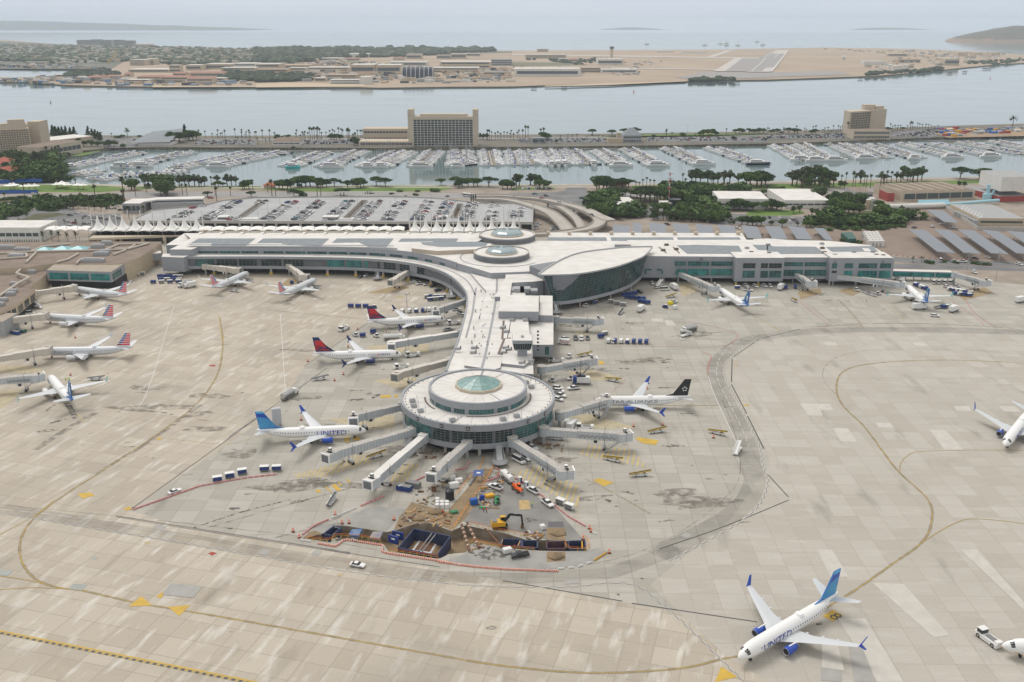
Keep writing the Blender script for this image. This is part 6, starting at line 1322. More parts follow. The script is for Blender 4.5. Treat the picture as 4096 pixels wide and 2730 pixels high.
grove('behind the east wing lot','trees on the lot behind the east wing','C4',px('round',[(40,105,210),(80,120,215),(120,130,215),(20,100,190),(640,130,240),(690,120,250),(740,130,250),(790,140,250),(840,150,245),(600,160,240),(560,60,130),(480,20,110),(420,40,110),(620,30,110),(700,40,115),(1020,120,210),(1050,150,290),(1010,190,280),(1090,170,250),(1150,215,290),(1200,205,290),(1250,210,290),(1290,225,300),(1220,275,330),(1170,285,330),(30,305,350),(130,290,365),(350,300,370),(390,295,370),(430,310,370),(480,320,365),(560,290,350),(640,265,350),(680,270,360),(750,285,360),(800,290,365),(840,305,360)])+px('euc',[(400,190,260),(450,195,270),(510,200,280),(560,205,285),(590,190,270),(270,320,360),(980,310,360),(1020,305,360),(230,170,240),(290,165,235)])+px('bush',[(700,345,385),(800,355,395),(930,355,392),(1000,350,388),(1060,345,385),(1140,340,370),(1230,335,365),(940,305,350),(680,470,495),(810,485,515),(1730,680,700),(1900,680,705),(2000,690,715),(1610,665,690),(1480,670,700),(560,375,400)])+px('date',[(1330,635,690),(1410,630,688)]),0)
grove('in the right shoreline park','trees in the far right park','B4',px('euc',[(220,650,790),(260,640,790),(310,640,800),(340,610,780),(380,620,780),(430,600,780),(470,605,790),(520,630,800),(560,650,800),(600,660,800),(400,680,810),(320,690,810),(480,700,820),(540,720,830),(370,720,840),(1240,605,730),(1180,660,755),(1220,665,755),(1330,630,750),(1370,620,750),(1410,610,740),(1280,650,750),(660,740,820),(700,745,820),(850,645,770),(1750,745,810),(1800,750,810)])+px('flat',[(1060,680,760),(1765,612,725),(1980,625,735),(1940,640,735),(2030,650,735),(2100,645,735)])+px('fan',[(673,690,780),(712,665,780),(776,655,825),(800,695,810),(900,690,810),(940,685,810),(1025,660,870),(1090,650,760),(1130,655,765),(1325,640,760),(880,690,800),(1055,690,870),(1300,680,780)])+px('round',[(30,800,860),(80,795,860),(130,790,850),(220,850,890),(290,850,890)]),0)
grove('on the island towards the right hotel','trees on the island, right','B4',px('flat',[(30,268,320),(80,258,315),(190,250,315),(240,255,315),(270,260,315),(430,262,320),(400,275,320),(1100,245,290),(1240,245,285),(125,285,320)])+px('fan',[(142,248,310),(260,232,300),(335,252,300),(350,262,300),(5,252,300),(412,235,300),(435,230,300),(502,265,300),(520,250,300),(550,245,300),(568,272,300),(598,228,295),(625,270,300),(645,228,295),(662,240,298),(680,230,298),(585,275,300),(728,195,320),(1123,212,280),(1143,232,280),(1165,225,280),(1190,228,280),(1215,228,280),(1280,230,280),(1303,200,280),(1323,200,280),(1308,190,280),(1370,205,275),(1390,212,275),(1415,218,275),(1445,215,270),(1475,218,270),(1500,228,270),(1533,238,268),(1560,228,268),(1350,240,275),(1330,240,275),(1185,248,285)])+[('date',2247,138,248)],1.6)
grove('along the kerb in front of the car park','palms at the kerb of the car park','C2',px('date',[(190,305,360),(300,305,360),(420,302,358),(605,295,355),(950,298,355),(1100,305,360),(1205,305,360),(1280,305,358),(1430,310,350),(1550,300,350),(1605,297,350)]),0)
grove('along the kerb at the left tents','palms at the left tents','C1',px('date',[(490,290,350),(595,285,350),(700,290,350),(1170,165,240),(1325,160,235),(1870,300,350),(1955,297,350),(2320,300,360),(400,400,500),(480,395,495),(545,400,500),(620,410,500),(700,400,495),(765,265,330),(1410,300,335),(1510,490,540),(180,280,350),(250,240,300),(100,310,370)])+px('cypress',[(10+i*22,478,525) for i in range(17)]),0,.7)
# ================= cars =================
CC={'white':(.75,.75,.74),'black':(.018,.018,.02),'silver':(.42,.43,.44),'grey':(.11,.115,.12),'red':(.38,.02,.025),'blue':(.02,.06,.2),'tan':(.3,.25,.18),'dark_blue':(.015,.03,.08),'teal':(.03,.22,.25)}
CARG=mat('car_glass',(.015,.02,.025),.12,spec=.8)
def carpaint(c):return mat('car_'+c,CC[c],.3,spec=.6)
def carshape(kind):
 return {'sedan':(4.7,1.8,[(0,.45),(.05,.8),(1.2,.95),(3.7,.98),(4.6,.85),(4.7,.5)],[(1.35,.93),(2.05,1.42),(3.2,1.42),(4.0,.97)]),
     'suv':(4.8,1.9,[(0,.5),(.05,.95),(1.1,1.1),(4.6,1.12),(4.75,.9),(4.8,.5)],[(1.15,1.1),(1.8,1.72),(4.3,1.70),(4.7,1.12)]),
     'pickup':(5.7,1.95,[(0,.55),(.05,1.0),(1.3,1.12),(5.6,1.12),(5.7,1.0),(5.7,.55)],[(1.4,1.1),(2.05,1.82),(3.5,1.82),(3.8,1.12)]),
     'van':(5.8,2.0,[(0,.5),(.05,1.05),(.9,1.25),(5.75,1.3),(5.8,.9),(5.8,.5)],[(.9,1.25),(1.6,2.4),(5.7,2.45),(5.78,1.3)])}[kind]
def car(kind,color,parts=True):
 Lc,wd,low,cab=carshape(kind);P=carpaint(color);x0=Lc/2;h=wd/2
 t=thing('car','car','car') if parts else None
 b=M()
 def ext(m,prof,base,w0,w1,mt,zmin):
  n=len(prof);q=[]
  zs=[z for x,z in prof];zl,zh=min(zs),max(zs)
  A=[(x0-x,-(w0+(w1-w0)*(z-zl)/(zh-zl+1e-6)),z) for x,z in prof];B=[(x,-y,z) for x,y,z in A]
  m.face(A,mt[0]);m.face(B[::-1],mt[0])
  for i in range(n-1):m.face([A[i+1],B[i+1],B[i],A[i]][::-1],mt[1][i] if isinstance(mt[1],list) else mt[1])
  m.face([A[0],B[0],B[-1],A[-1]][::-1],mt[0])
 ext(b,low,0,h,h*.96,(P,P),0)
 g=M();ext(g,cab,0,h*.93,h*.72,(CARG,[CARG,P,CARG]),0)
 if kind=='pickup':b.box(x0-4.7,0,1.121,1.7,1.5,.01,RUB)
 wl=[]
 for wx_ in(.9,Lc-1.0):
  for s in(1,-1):
   m=M();m.tube((x0-wx_,s*(h-.22),.34),(x0-wx_,s*(h+.01),.34),.34,RUB,10);m.tube((x0-wx_,s*(h+.01),.34),(x0-wx_,s*(h+.02),.34),.19,METL,8);wl.append(m)
 for mm in [b]:
  mm.box(x0-.02,0,.62,.06,wd*.8,.12,WH);mm.box(-x0+.0,0,.7,.06,wd*.9,.1,REDP)
 if parts:
  b.mk('body',t);g.mk('cabin_glass',t)
  for m in wl:m.mk('wheel',t)
  return t
 for m in [g]+wl:
  n=len(b.v);b.v+=m.v;b.f+=[tuple(i+n for i in f) for f in m.f];b.mi+=[b.k(m.ms[i]) for i in m.mi]
 o=b.mk('parked_car');return o
CARP={}
def putcar(kind,color,x,y,z,a,label,group,parts=True,cat='car',name=None):
 k=(kind,color,parts)
 if k not in CARP:CARP[k]=Proto(car,kind,color,parts)
 o=CARP[k].put((x,y,z),a,label,group,cat=cat);o.name=name or {'van':'van','pickup':'pickup_truck'}.get(kind,'parked_car');return o
rnd=random.Random(21)
COLW=['white']*34+['black']*20+['grey']*18+['silver']*16+['red']*4+['blue']*4+['dark_blue']*4+['tan']*2+['teal']
deckcars=[]
def inpoly(x,y,poly):
 c=False;n=len(poly)
 for i in range(n):
  (xa,ya),(xb,yb_)=poly[i],poly[i-1]
  if (ya>y)!=(yb_>y) and x<(xb-xa)*(y-ya)/(yb_-ya)+xa:c=not c
 return c
row=0
rows_x=[-262,-238,-216,-190,-166,-142.5,-118.5,-97,-74,-57,-36,-17,3]
for ri,rx in enumerate(rows_x):
 for side in(-1,1):
  dens=rnd.uniform(.6,1.0) if ri not in (11,12,0) else .3
  y=741.;k=0
  while y<826:
   x=rx+side*2.75+(y-735)*.035
   ok=inpoly(x,y,dk) and inpoly(x+2.5,y+1.5,dk) and inpoly(x-2.5,y-1,dk) and not any(inpoly(x+e,y,wl_) for wl_ in wells for e in(-4,0,4))
   gap=abs((y-741)-42)<4
   if ok and not gap and rnd.random()<dens*(1.12 if y<780 else .8):deckcars.append((ri,side,k,x,y))
   y+=2.75;k+=1
deckcars.sort(key=lambda c:c[4]);ind=deckcars[:210];rest=deckcars[210:]
def stuffcars(name,label,lst,z):
 m=M()
 for (x,y,a) in lst:
  kd=rnd.choice(['sedan','suv','suv','pickup']);c=carpaint(rnd.choice(COLW));ln,wd,_,_=carshape(kd)
  ca,sa=cos(a),sin(a)
  m.box(x,y,z+.3,ln,wd,.7,c,a);m.box(x-ca*.3,y-sa*.3,z+1.0,ln*.5,wd*.85,.55,CARG,a);m.box(x-ca*.3,y-sa*.3,z+1.55,ln*.42,wd*.75,.05,c,a)
 m.mk(name,None,label,'cars',kind='stuff')
cnt={}
for ri,side,k,x,y in ind:
 kd=rnd.choice(['sedan','suv','suv','sedan','pickup']);c=rnd.choice(COLW);key=(ri,side,kd,c);cnt[key]=cnt.get(key,0)+1
 putcar(kd,c,x,y,DZ,(0 if rnd.random()<.7 else PI)+.02,f"{c.replace('_',' ')} {kd} on car park roof, {nth(cnt[key]-1)} back, {nth(ri)} row, {'left' if side<0 else 'right'} line",'cars on the car park roof',parts=False)
stuffcars('far_parked_cars','cars at the rear of the car park roof',[(x,y,.02 if rnd.random()<.6 else PI) for _,_,_,x,y in rest],DZ)
def lot(r,pts,nrow,ncol,z,dens,a=None):
 out=[];P=[Vector(W(r,x,y,z)) for x,y in pts]
 for j in range(nrow):
  for i in range(ncol):
   if rnd.random()>dens:continue
   u=(i+.5)/ncol;v=(j+.5)/max(nrow,1);p=P[0].lerp(P[1],u).lerp(P[3].lerp(P[2],u),v);out.append((p.x,p.y,rnd.choice([PI/2,-PI/2]) if a is None else a))
 return out
stuffcars('island_parked_cars','rows of parked cars on the lots across the marina',
 lot('B2',[(445,410),(930,405),(925,375),(450,378)],4,34,1.9,.5)+lot('B1',[(1790,412),(2350,412),(2350,375),(1830,375)],4,40,1.9,.6)+lot('B3',[(60,393),(880,390),(890,360),(70,360)],4,50,1.9,.6)+lot('B3',[(1250,380),(2340,375),(2340,345),(1250,350)],4,60,1.9,.5)+lot('B4',[(0,355),(700,352),(690,312),(0,335)],5,45,1.9,.75)+lot('B4',[(1130,340),(1480,340),(1620,270),(1540,268)],7,26,1.9,.85)+lot('B4',[(1570,275),(2340,300),(2340,262),(1600,265)],3,30,2,.5)+lot('B1',[(1000,430),(1180,430),(1260,360),(1000,370)],3,10,1.9,.2),1.9)
stuffcars('lot_parked_cars','cars on the dark lot behind the trees',lot('C4',[(-10,335),(640,330),(600,275),(0,275)],3,20,.1,.35)+lot('C3',[(1760,330),(2100,330),(2000,260),(1900,250)],4,9,.1,.45)+lot('B3',[(10,830),(440,822),(440,812),(10,815)],1,22,.1,.6)+lot('B4',[(2080,900),(2180,930),(2200,900),(2120,890)],2,6,.1,.8),.1)
def carpx(kind,c,r,xr,yr,xf,yf,label,group='cars around the terminal',z=.05,**k):
 a=W(r,xr,yr,z);b=W(r,xf,yf,z);putcar(kind,c,(a[0]+b[0])/2,(a[1]+b[1])/2,z,atan2(b[1]-a[1],b[0]-a[0]),label,group,**k)
for v in [('suv','silver','B1',60,975,120,965,'silver car on the curved ramp at the left edge',4),('sedan','white','B1',250,1020,290,1025,'white car below the left ramp',0),('suv','black','B1',745,893,810,888,'black car on the road left of the cranked roof pavilion',0),('sedan','white','C1',680,240,730,243,'white car on the lane among the left palms',0),
 ('pickup','red','B1',1915,908,1955,908,'red car on the road behind the car park corner',0),('sedan','red','B3',255,907,290,907,'red car on the outer viaduct ramp',7),('suv','white','B3',420,947,457,950,'white car on the outer viaduct ramp',7),('sedan','white','B3',0,885,42,882,'white car at the start of the viaduct ramp',7),('pickup','dark_blue','C3',715,255,748,270,'dark blue jeep on the bend of the outer viaduct ramp',7),('suv','teal','C3',188,66,230,66,'dark green car on the junction left side',0),('suv','grey','C3',285,80,345,85,'dark car on the junction behind the ramp',0),('suv','teal','C3',620,105,655,100,'teal truck on the junction near the olive tree',0),
 ('suv','white','B1',290,870,330,868,'white car on the road under the park at left',0),('sedan','dark_blue','B2',1738,895,1780,888,'dark car on the road behind the car park, right of centre',0),('suv','white','B2',290,865,325,865,'white car on the road beside the umbrella tree',0),
 ('suv','black','C3',1405,345,1450,350,'dark car between two solar canopies',0),('suv','white','C3',2060,380,2090,385,'white truck between two solar canopies',0),('sedan','white','C3',1430,215,1465,212,'white car beside the small white shed',0),('sedan','white','C3',1960,265,1998,262,'white car at the exit of the dark lot',0),
 ('suv','silver','C4',1340,290,1390,302,'silver car on the brown lot near the trees',0),('sedan','dark_blue','C4',1315,378,1370,372,'dark car on the brown lot lane',0),('suv','white','C4',1495,372,1525,365,'white jeep on the brown lot lane',0),('suv','white','C4',1565,345,1620,340,'white car under the solitary solar canopy',0),('suv','white','C4',1675,378,1740,378,'white car at the end of the solitary solar canopy',0),('van','white','C4',1590,698,1580,665,'white van on the road behind the red barriers',0),('suv','white','C4',1690,685,1735,690,'white car right of the van on the same road',0),('pickup','white','C4',1770,690,1815,690,'white pickup right of the van on the same road',0),('suv','white','C4',1870,775,1920,800,'white car in the lane by the red markings',0),('pickup','silver','C4',425,445,485,448,'silver pickup beside the end solar canopy',0),('suv','white','C4',865,265,908,268,'white car on the dark lot by the silo',0),('sedan','white','C4',2000,640,2040,655,'white car on the road at the right beyond the masts',0),('sedan','black','C4',1870,655,1930,660,'black car behind the red barriers at right',0),('suv','white','C4',2290,710,2330,720,'white car on the road at the right edge',0)]:
 carpx(*v[:8],z=.1 if v[8]==0 else v[8]+.03)
k=0
for r,l,z in (('C1',[(645,262,'black'),(790,272,'grey'),(830,280,'white'),(870,285,'silver'),(920,292,'grey'),(990,298,'black'),(440,330,'black'),(415,348,'white'),(630,325,'silver'),(680,335,'red'),(625,350,'white'),(780,340,'grey'),(820,330,'white'),(900,325,'black'),(860,318,'silver'),(1045,270,'white'),(1090,290,'grey'),(360,365,'white'),(370,335,'silver'),(1080,180,'white'),(1050,200,'grey'),(1000,200,'grey'),(1110,215,'black')],.1),('C3',[(230,335,'white'),(240,345,'silver'),(225,360,'white'),(215,372,'grey'),(225,384,'white'),(380,370,'white'),(385,380,'silver'),(378,392,'white'),(385,404,'grey')],.1)):
 for x,y,c in l:
  X,Y=W(r,x,y,z);putcar(rnd.choice(['suv','sedan']),c,X,Y,z,rnd.choice([0,PI])+rnd.uniform(-.1,.1),f"{c} car {nth(k)} in the kerb level lots beside the car park",'cars in the kerbside lots',parts=False);k+=1
k=0
for x,c in ((900,'black'),(1045,'black'),(1115,'grey'),(1220,'black'),(1360,'silver'),(1450,'black'),(1720,'black')):
 X,Y=W('C1',x,425,6.1);putcar('suv',c,X,Y+3,6.05,0,f"{c} car dropping off under the left tents, {nth(k)} from the left",'cars under the tents',parts=False);k+=1
# ================= marina =================
BHULL=paint('boat_white',(.80,.80,.79),.3);BBLU=mat('boat_canvas_blue',(.02,.07,.32),.8);BTEA=mat('boat_teal',(.05,.5,.5),.5);BDK=mat('boat_dark_hull',(.015,.02,.05),.3);WOODD=mat('pontoon_deck',(.36,.33,.29),.9,var=.1);TEAK=mat('teak',(.35,.24,.14),.7)
def hull(m,L_,b,h,mt):
 st=[(-L_/2,b*.42,0),(-L_*.2,b*.5,0),(L_*.15,b*.47,.1*h),(L_*.36,b*.26,.25*h),(L_/2,.04,.5*h)]
 R0=[];R1=[]
 rg=[]
 for x,w_,dz in st:rg.append([(x,-w_*.7,-.2),(x,w_*.7,-.2),(x,w_,h+dz),(x,-w_,h+dz)])
 m.loft(rg,mt);m.sm.clear()
def boat(kind,v):
 m=M();acc=BBLU if v==1 else WH
 if kind=='motor':
  L_=11.5+v;b=3.9;hull(m,L_,b,1.3,BHULL);m.box(-L_*.08,0,1.35,L_*.42,b*.72,1.1,BHULL);m.box(-L_*.08,0,1.75,L_*.425,b*.74,.42,CARG);m.box(-L_*.14,0,2.45,L_*.34,b*.66,.5,BHULL);m.box(-L_*.2,0,3.6,L_*.2,b*.6,.1,acc);m.box(-L_*.38,0,1.35,L_*.2,b*.7,.05,TEAK)
  for s in(1,-1):m.tube((-L_*.2,s*b*.28,2.9),(-L_*.22,s*b*.28,3.6),.05,STEEL,4)
  m.tube((-L_*.1,0,3),(-L_*.12,0,5.2),.05,STEEL,4);n='motor_boat'
 elif kind=='sail':
  L_=11+v*.8;b=3.1;hull(m,L_,b,1.0,BHULL if v!=2 else BDK);m.box(0,0,1.05,L_*.38,b*.55,.5,BHULL);m.box(0,0,1.2,L_*.36,b*.56,.2,CARG);m.tube((L_*.06,0,1),(L_*.06,0,15.5),.11,STEEL,5,r1=.07);m.tube((L_*.06,0,2.6),(-L_*.36,0,2.4),.24,[WH,BBLU,TEAK][v%3],6);m.tube((L_*.06,-1.1,9),(L_*.06,1.1,9),.05,STEEL,4);m.box(-L_*.33,0,1.6,1.8,b*.7,.9,[BBLU,WH,WH][v%3]);n='sailing_boat'
  for a,b_ in(((L_/2,0,1.4),(L_*.06,0,15)),((-L_/2,0,1.1),(L_*.06,0,15.3))):m.tube(a,b_,.035,STEEL,3)
 else:
  L_={'yacht':24,'cat':14}[kind];b={'yacht':6,'cat':7}[kind];hm={0:BHULL,1:BDK,2:BTEA}[v];hull(m,L_,b,2.1,hm);m.box(-L_*.05,0,2.2,L_*.62,b*.78,1.6,BHULL);m.box(-L_*.03,0,2.7,L_*.63,b*.79,.7,CARG);m.box(-L_*.1,0,3.8,L_*.45,b*.7,1.3,BHULL);m.box(-L_*.08,0,4.1,L_*.46,b*.71,.6,CARG);m.box(-L_*.14,0,5.1,L_*.35,b*.6,.35,BHULL);m.tube((-L_*.15,0,5.4),(-L_*.18,0,8.4),.12,BHULL,5);n='motor_yacht'
 o=m.mk(n);return o
BP={}
def bput(kind,v,x,y,a,label,group):
 if (kind,v) not in BP:BP[(kind,v)]=Proto(boat,kind,v)
 return BP[(kind,v)].put((x,y,-1.45),a,label,group,1.12,cat={'motor':'motor boat','sail':'sailing boat'}.get(kind,'yacht'))
PON=[('B1',600,625,1300,485),('B1',1130,628,1740,478),('B1',870,740,1150,690),('B1',1130,700,1740,660),('B1',1630,630,2290,485),('B1',1970,615,2620,480),('B1',700,700,980,650),('B2',300,612,640,480),('B2',640,615,970,470),('B2',1010,618,1320,470),('B2',1140,618,1400,480),('B2',1500,612,1650,470),('B2',1860,608,1860,470),('B2',1930,600,1895,470),('B2',2170,605,2140,470),('B3',60,600,20,470),('B3',180,600,100,470),('B3',400,605,300,460),('B3',470,600,400,470),('B3',700,598,530,460),('B3',1000,600,790,460),('B3',1330,600,1060,450),('B3',1750,592,1440,445),('B3',2270,590,1830,440),('B4',330,560,90,420),('B4',560,555,280,405),('B4',920,540,600,410),('B4',1060,535,760,410),('B4',1370,535,960,415),('B4',1700,520,1240,405),('B4',2080,515,1500,400),('B4',2340,500,1780,395),('B4',2750,520,2080,385)]
boats=[]
for pi,(r,xa,ya,xb,yb_) in enumerate(PON):
 a=Vector(W(r,xa,ya,-1));b=Vector(W(r,xb,yb_,-1));d=b-a;Ln=d.length;d.normalize();n=Vector((-d.y,d.x));o=(a.x,a.y,-1)
 t=thing('pontoon',f'{nth(pi)} marina pontoon from the left, a narrow walkway lined with boats','pontoon',o,'marina pontoons')
 m=M(o);m.ribbon([a,b],2.6,-.75,WOODD,th=.5);m.mk('walkway',t)
 m=M(o);k=int(Ln/14)
 for i in range(k+1):
  for s in(1,-1):p=a+d*(Ln*i/max(k,1))+n*s*1.6;m.tube((p.x,p.y,-2),(p.x,p.y,1.6),.16,BARK,5)
 m.mk('piles',t)
 big=.55+.4*rnd.random();an=atan2(n.y,n.x)
 s=3.
 while s<Ln-3:
  for sd in(1,-1):
   if rnd.random()<.95:
    kd='sail' if rnd.random()<.42 else 'motor';v=rnd.choice([0,0,1,2]);p=a+d*s+n*sd*(1.6+6.4+v*.4);boats.append((p.y,p.x,kd,v,an if sd>0 else an+PI,pi,sd))
  s+=4.9+rnd.uniform(0,.9)
for r,x,y,a,kd,v,lab in [('B1',640,632,0,'yacht',0,'white motor yacht at the left end of the first pontoon'),('B1',1130,620,0,'yacht',0,'long white yacht across the head of the second pontoon'),('B1',1300,615,0,'yacht',0,'long white yacht right beside the second pontoon head'),('B1',2010,618,0,'yacht',0,'white sailing yacht hull across the sixth pontoon head'),('B2',340,625,0,'cat',2,'turquoise hulled boat across a pontoon head left of the slab hotel'),('B2',700,622,0,'yacht',0,'large white motor yacht across the head left of the slab hotel'),('B2',1035,622,0,'cat',0,'white boat on the left of the double pontoon heads'),('B2',1155,622,0,'cat',0,'white boat on the right of the double pontoon heads'),('B2',1520,617,0,'yacht',0,'largest white yacht in front of the slab hotel'),('B2',1855,618,0,'cat',0,'white boat at the narrow pontoon before the slab hotel'),('B3',365,610,-1.5,'cat',0,'white catamaran facing the camera, left of three'),('B3',425,608,-1.5,'cat',0,'white catamaran facing the camera, middle of three'),('B3',482,603,-1.5,'yacht',0,'white two deck yacht facing the camera'),('B3',755,605,-1.5,'cat',0,'white catamaran bow on at a pontoon head'),('B3',1005,610,0,'yacht',0,'white yacht across a pontoon head under the club house'),('B3',1345,607,0,'yacht',0,'white yacht with a red line across a pontoon head'),('B3',1765,595,0,'yacht',0,'white cruiser across a pontoon head right of the club house'),('B3',2260,595,0,'yacht',1,'black hulled yacht in the right marina'),('B4',310,553,0,'yacht',0,'first big white yacht of three in the right marina'),('B4',450,563,0,'yacht',0,'second big white yacht of three in the right marina'),('B4',625,562,0,'yacht',0,'third big white yacht of three in the right marina'),('B4',905,543,0,'yacht',0,'white yacht below the curved hotel'),('B4',1345,545,0,'cat',0,'white catamaran below the palms at right'),('B4',1700,533,0,'yacht',0,'tall white yacht with dark windows near the excavation'),('B4',2050,525,0,'yacht',0,'white cruiser at the far right heads')]:
 X,Y=W(r,x,y,-1);bput(kd,v,X,Y,a,lab,'large yachts')
boats.sort();cnt={}
for i,(y,x,kd,v,a,pi,sd) in enumerate(boats[:265]):
 key=(kd,pi,sd);cnt[key]=cnt.get(key,0)+1
 bput(kd,v,x,y,a,f"{nth(cnt[key]-1)} {'masted sailing boat' if kd=='sail' else 'white motor boat'} from the near end, {'left' if sd>0 else 'right'} side of {nth(pi)} pontoon",'boats moored in the marina')
m=M()
for (y,x,kd,v,a,pi,sd) in boats[265:]:
 c,s=cos(a),sin(a);P=BP[(kd,v)].o if (kd,v) in BP else None
 me=P.data;n=len(m.v);m.v+=[(x+vv.co.x*c-vv.co.y*s,y+vv.co.x*s+vv.co.y*c,-1.45+vv.co.z) for vv in me.vertices]
 mm=[m.k(q) for q in me.materials]
 for p in me.polygons:m.f.append(tuple(n+i for i in p.vertices));m.mi.append(mm[p.material_index])
m.mk('moored_boats',None,'farther boats crowded along the pontoons','boats',kind='stuff')
m=M();
for r,pts in(('B2',[(60,472),(1000,472)]),('B2',[(1340,474),(1490,474)]),('B3',[(640,452),(1000,452)]),('B4',[(1480,375),(2340,372)])):m.ribbon(WL(r,pts,-1),2.4,-.7,WOODD,th=.4)
m.mk('shore_walkway',None,'floating walkway along the far bank of the marina','walkway')
# ================= apron paint =================
YLW=mat('taxi_yellow',(.38,.26,.055),.8,col2=(.30,.23,.11),scale=.15);YLB=mat('pad_yellow',(.52,.34,.05),.7,var=.1);YLD=mat('faded_yellow',(.42,.34,.19),.8,var=.1)
BLL=mat('black_paint',(.09,.088,.085),.8);BLF=mat('tar_seam',(.17,.16,.15),.9,var=.2,scale=.3);WHL=mat('road_paint_white',(.62,.62,.60),.8,var=.1);REDL=mat('red_line',(.45,.16,.13),.8,var=.2);
def stain(n,c,sc,amt,lo=.42,hi=.62):
 m=bpy.data.materials.new(n);m.use_nodes=True;nt=m.node_tree;b=nt.nodes['Principled BSDF'];SV(b,'Base Color',(*c,1));SV(b,'Roughness',.9)
 g=nt.nodes.new('ShaderNodeNewGeometry');t=nt.nodes.new('ShaderNodeTexNoise');t.inputs['Scale'].default_value=sc;SV(t,'Detail',6);nt.links.new(g.outputs['Position'],t.inputs['Vector'])
 r=nt.nodes.new('ShaderNodeMapRange');r.inputs['From Min'].default_value=lo;r.inputs['From Max'].default_value=hi;r.inputs['To Max'].default_value=amt;nt.links.new(t.outputs[0],r.inputs[0]);nt.links.new(r.outputs[0],b.inputs['Alpha']);return m
STN=stain('oil_stain',(.10,.095,.085),.55,.75);STN2=stain('worn_stain',(.22,.20,.17),.3,.55,.38,.6)
def mk(name,lst):
 m=M()
 for r,pts,w_,mt,z in lst:m.ribbon(spath(WL(r,pts),5),w_,z,mt)
 return m.mk(name,kind=KS)
LA=[(505,730),(512,790),(500,860),(455,925),(380,985),(240,1080),(160,1130),(80,1190),(48,1240),(50,1290),(80,1330),(130,1350),(185,1357),(320,1387),(430,1405),(700,1452),(1000,1505),(1150,1530),(1350,1547),(1550,1538),(1660,1515),(1720,1498),(1840,1430),(1960,1360),(2060,1290),(2115,1250),(2140,1205),(2133,1150),(2065,1085),(2030,1040),(1985,980),(1935,930),(1922,890),(1937,855),(1990,838),(2100,829),(2230,829),(2400,838)]
mk('taxiway_marking',[('O',LA,.95,STN2,.046),('O',LA,.42,YLW,.052),('O',[(2068,1088),(2070,1065),(2090,1045),(2120,1038),(2250,1035),(2400,1037)],.3,YLW,.055),('O',[(2110,1253),(2190,1205),(2250,1193),(2400,1210)],.35,YLW,.056),('E8',[(-60,508),(150,535),(400,590),(520,607)],.4,YLW,.057),('E8',[(-60,610),(200,592),(400,598),(520,608)],.35,YLW,.058),('E8',[(-20,245),(160,150),(250,95),(370,0)],.35,YLW,.05),
 ('O',[(360,1007),(420,1012),(490,1020),(540,1018),(620,1000),(760,995)],.3,YLD,.05),('D1',[(1050,272),(1400,295),(1750,308),(2000,285),(2280,265)],.3,YLD,.05),('D1',[(1000,590),(1300,590),(1640,575)],.25,YLD,.05),('D1',[(2010,0),(2000,55),(2080,95),(2250,130),(2290,200),(2320,450)],.35,YLD,.051),('D1',[(2350,280),(2330,450),(2310,600)],.35,YLD,.049),('D1',[(790,1170),(885,1285)],.5,YLD,.05),
 ('D2',[(0,290),(200,200),(450,110),(700,-20)],.3,YLD,.05),('D2',[(0,780),(250,700),(600,675),(1000,690),(1300,700)],.25,YLD,.05),('D2',[(0,450),(400,310),(900,240),(1280,180)],.2,YLD,.053),('E1',[(-40,250),(60,298)],.4,YLD,.06),('E1',[(595,0),(700,100),(835,255)],1.0,STN,.055),('E1',[(700,100),(835,255)],.35,YLD,.06),('E1',[(1000,0),(1120,110),(1270,245)],.4,YLD,.05),('E1',[(1500,140),(1670,260)],.4,YLD,.05),('D4',[(1650,60),(1880,170),(2150,325)],.4,YLD,.055),('D4',[(850,1105),(1200,1108),(1520,1103)],.45,YLW,.055),
 ('D4',[(1110,375),(1350,400),(1600,438)],.25,YLD,.05),('D4',[(300,690),(700,672),(1400,652)],.35,STN2,.05),('E4',[(1590,635),(1900,790),(2353,1045)],.5,STN,.055),('E4',[(1590,635),(1900,790),(2353,1045)],.2,YLD,.062),('E2',[(1190,240),(1250,0)],.2,YLD,.02)])
CKW=mat('check_pale',(.5,.49,.46),.8);CKB=mat('check_dark',(.19,.185,.175),.8)
def checker(name,r,pts,w_=1.3,tile=1.9):
 P=resample(spath(WL(r,pts),6),tile);m=M()
 m.ribbon(P,w_/2,.06,CKW,dash=lambda i:i%2==0,off=w_/4);m.ribbon(P,w_/2,.06,CKB,dash=lambda i:i%2==1,off=w_/4);m.ribbon(P,w_/2,.06,CKB,dash=lambda i:i%2==0,off=-w_/4);m.ribbon(P,w_/2,.06,CKW,dash=lambda i:i%2==1,off=-w_/4)
 return m.mk(name,kind=KS)
checker('service_road_marking','O',[(-20,1177),(200,1212),(420,1248),(600,1280),(820,1317),(1000,1338),(1100,1347),(1300,1350),(1400,1340),(1470,1350),(1540,1405),(1600,1460),(1680,1540),(1720,1575)],.5,2.0)
RQ=[W('E1',x,y) for x,y in [(2400,332),(1700,308),(900,305),(500,312),(250,330),(0,365)]]+[W('D4',x,y) for x,y in [(1880,440),(1740,510),(1640,600),(1585,660),(1563,740),(1580,830),(1640,950),(1740,1140),(1860,1380),(1940,1560)]]+[W('O',x,y) for x,y in [(1755,1075),(1765,1110),(1745,1160),(1700,1200),(1640,1235),(1560,1278),(1535,1295)]]
m=M();P=resample(spath(RQ,6),2.2);w_=1.0
for mt,par,of in((CKW,0,.15),(CKB,1,.15),(CKB,0,-.15),(CKW,1,-.15)):m.ribbon(P,.3,.06,mt,dash=lambda i,par=par:i%2==par,off=of)
m.mk('service_road_marking',kind=KS)
BAND=stain('worn_road_band',(.22,.21,.195),.1,.27,.2,.65)
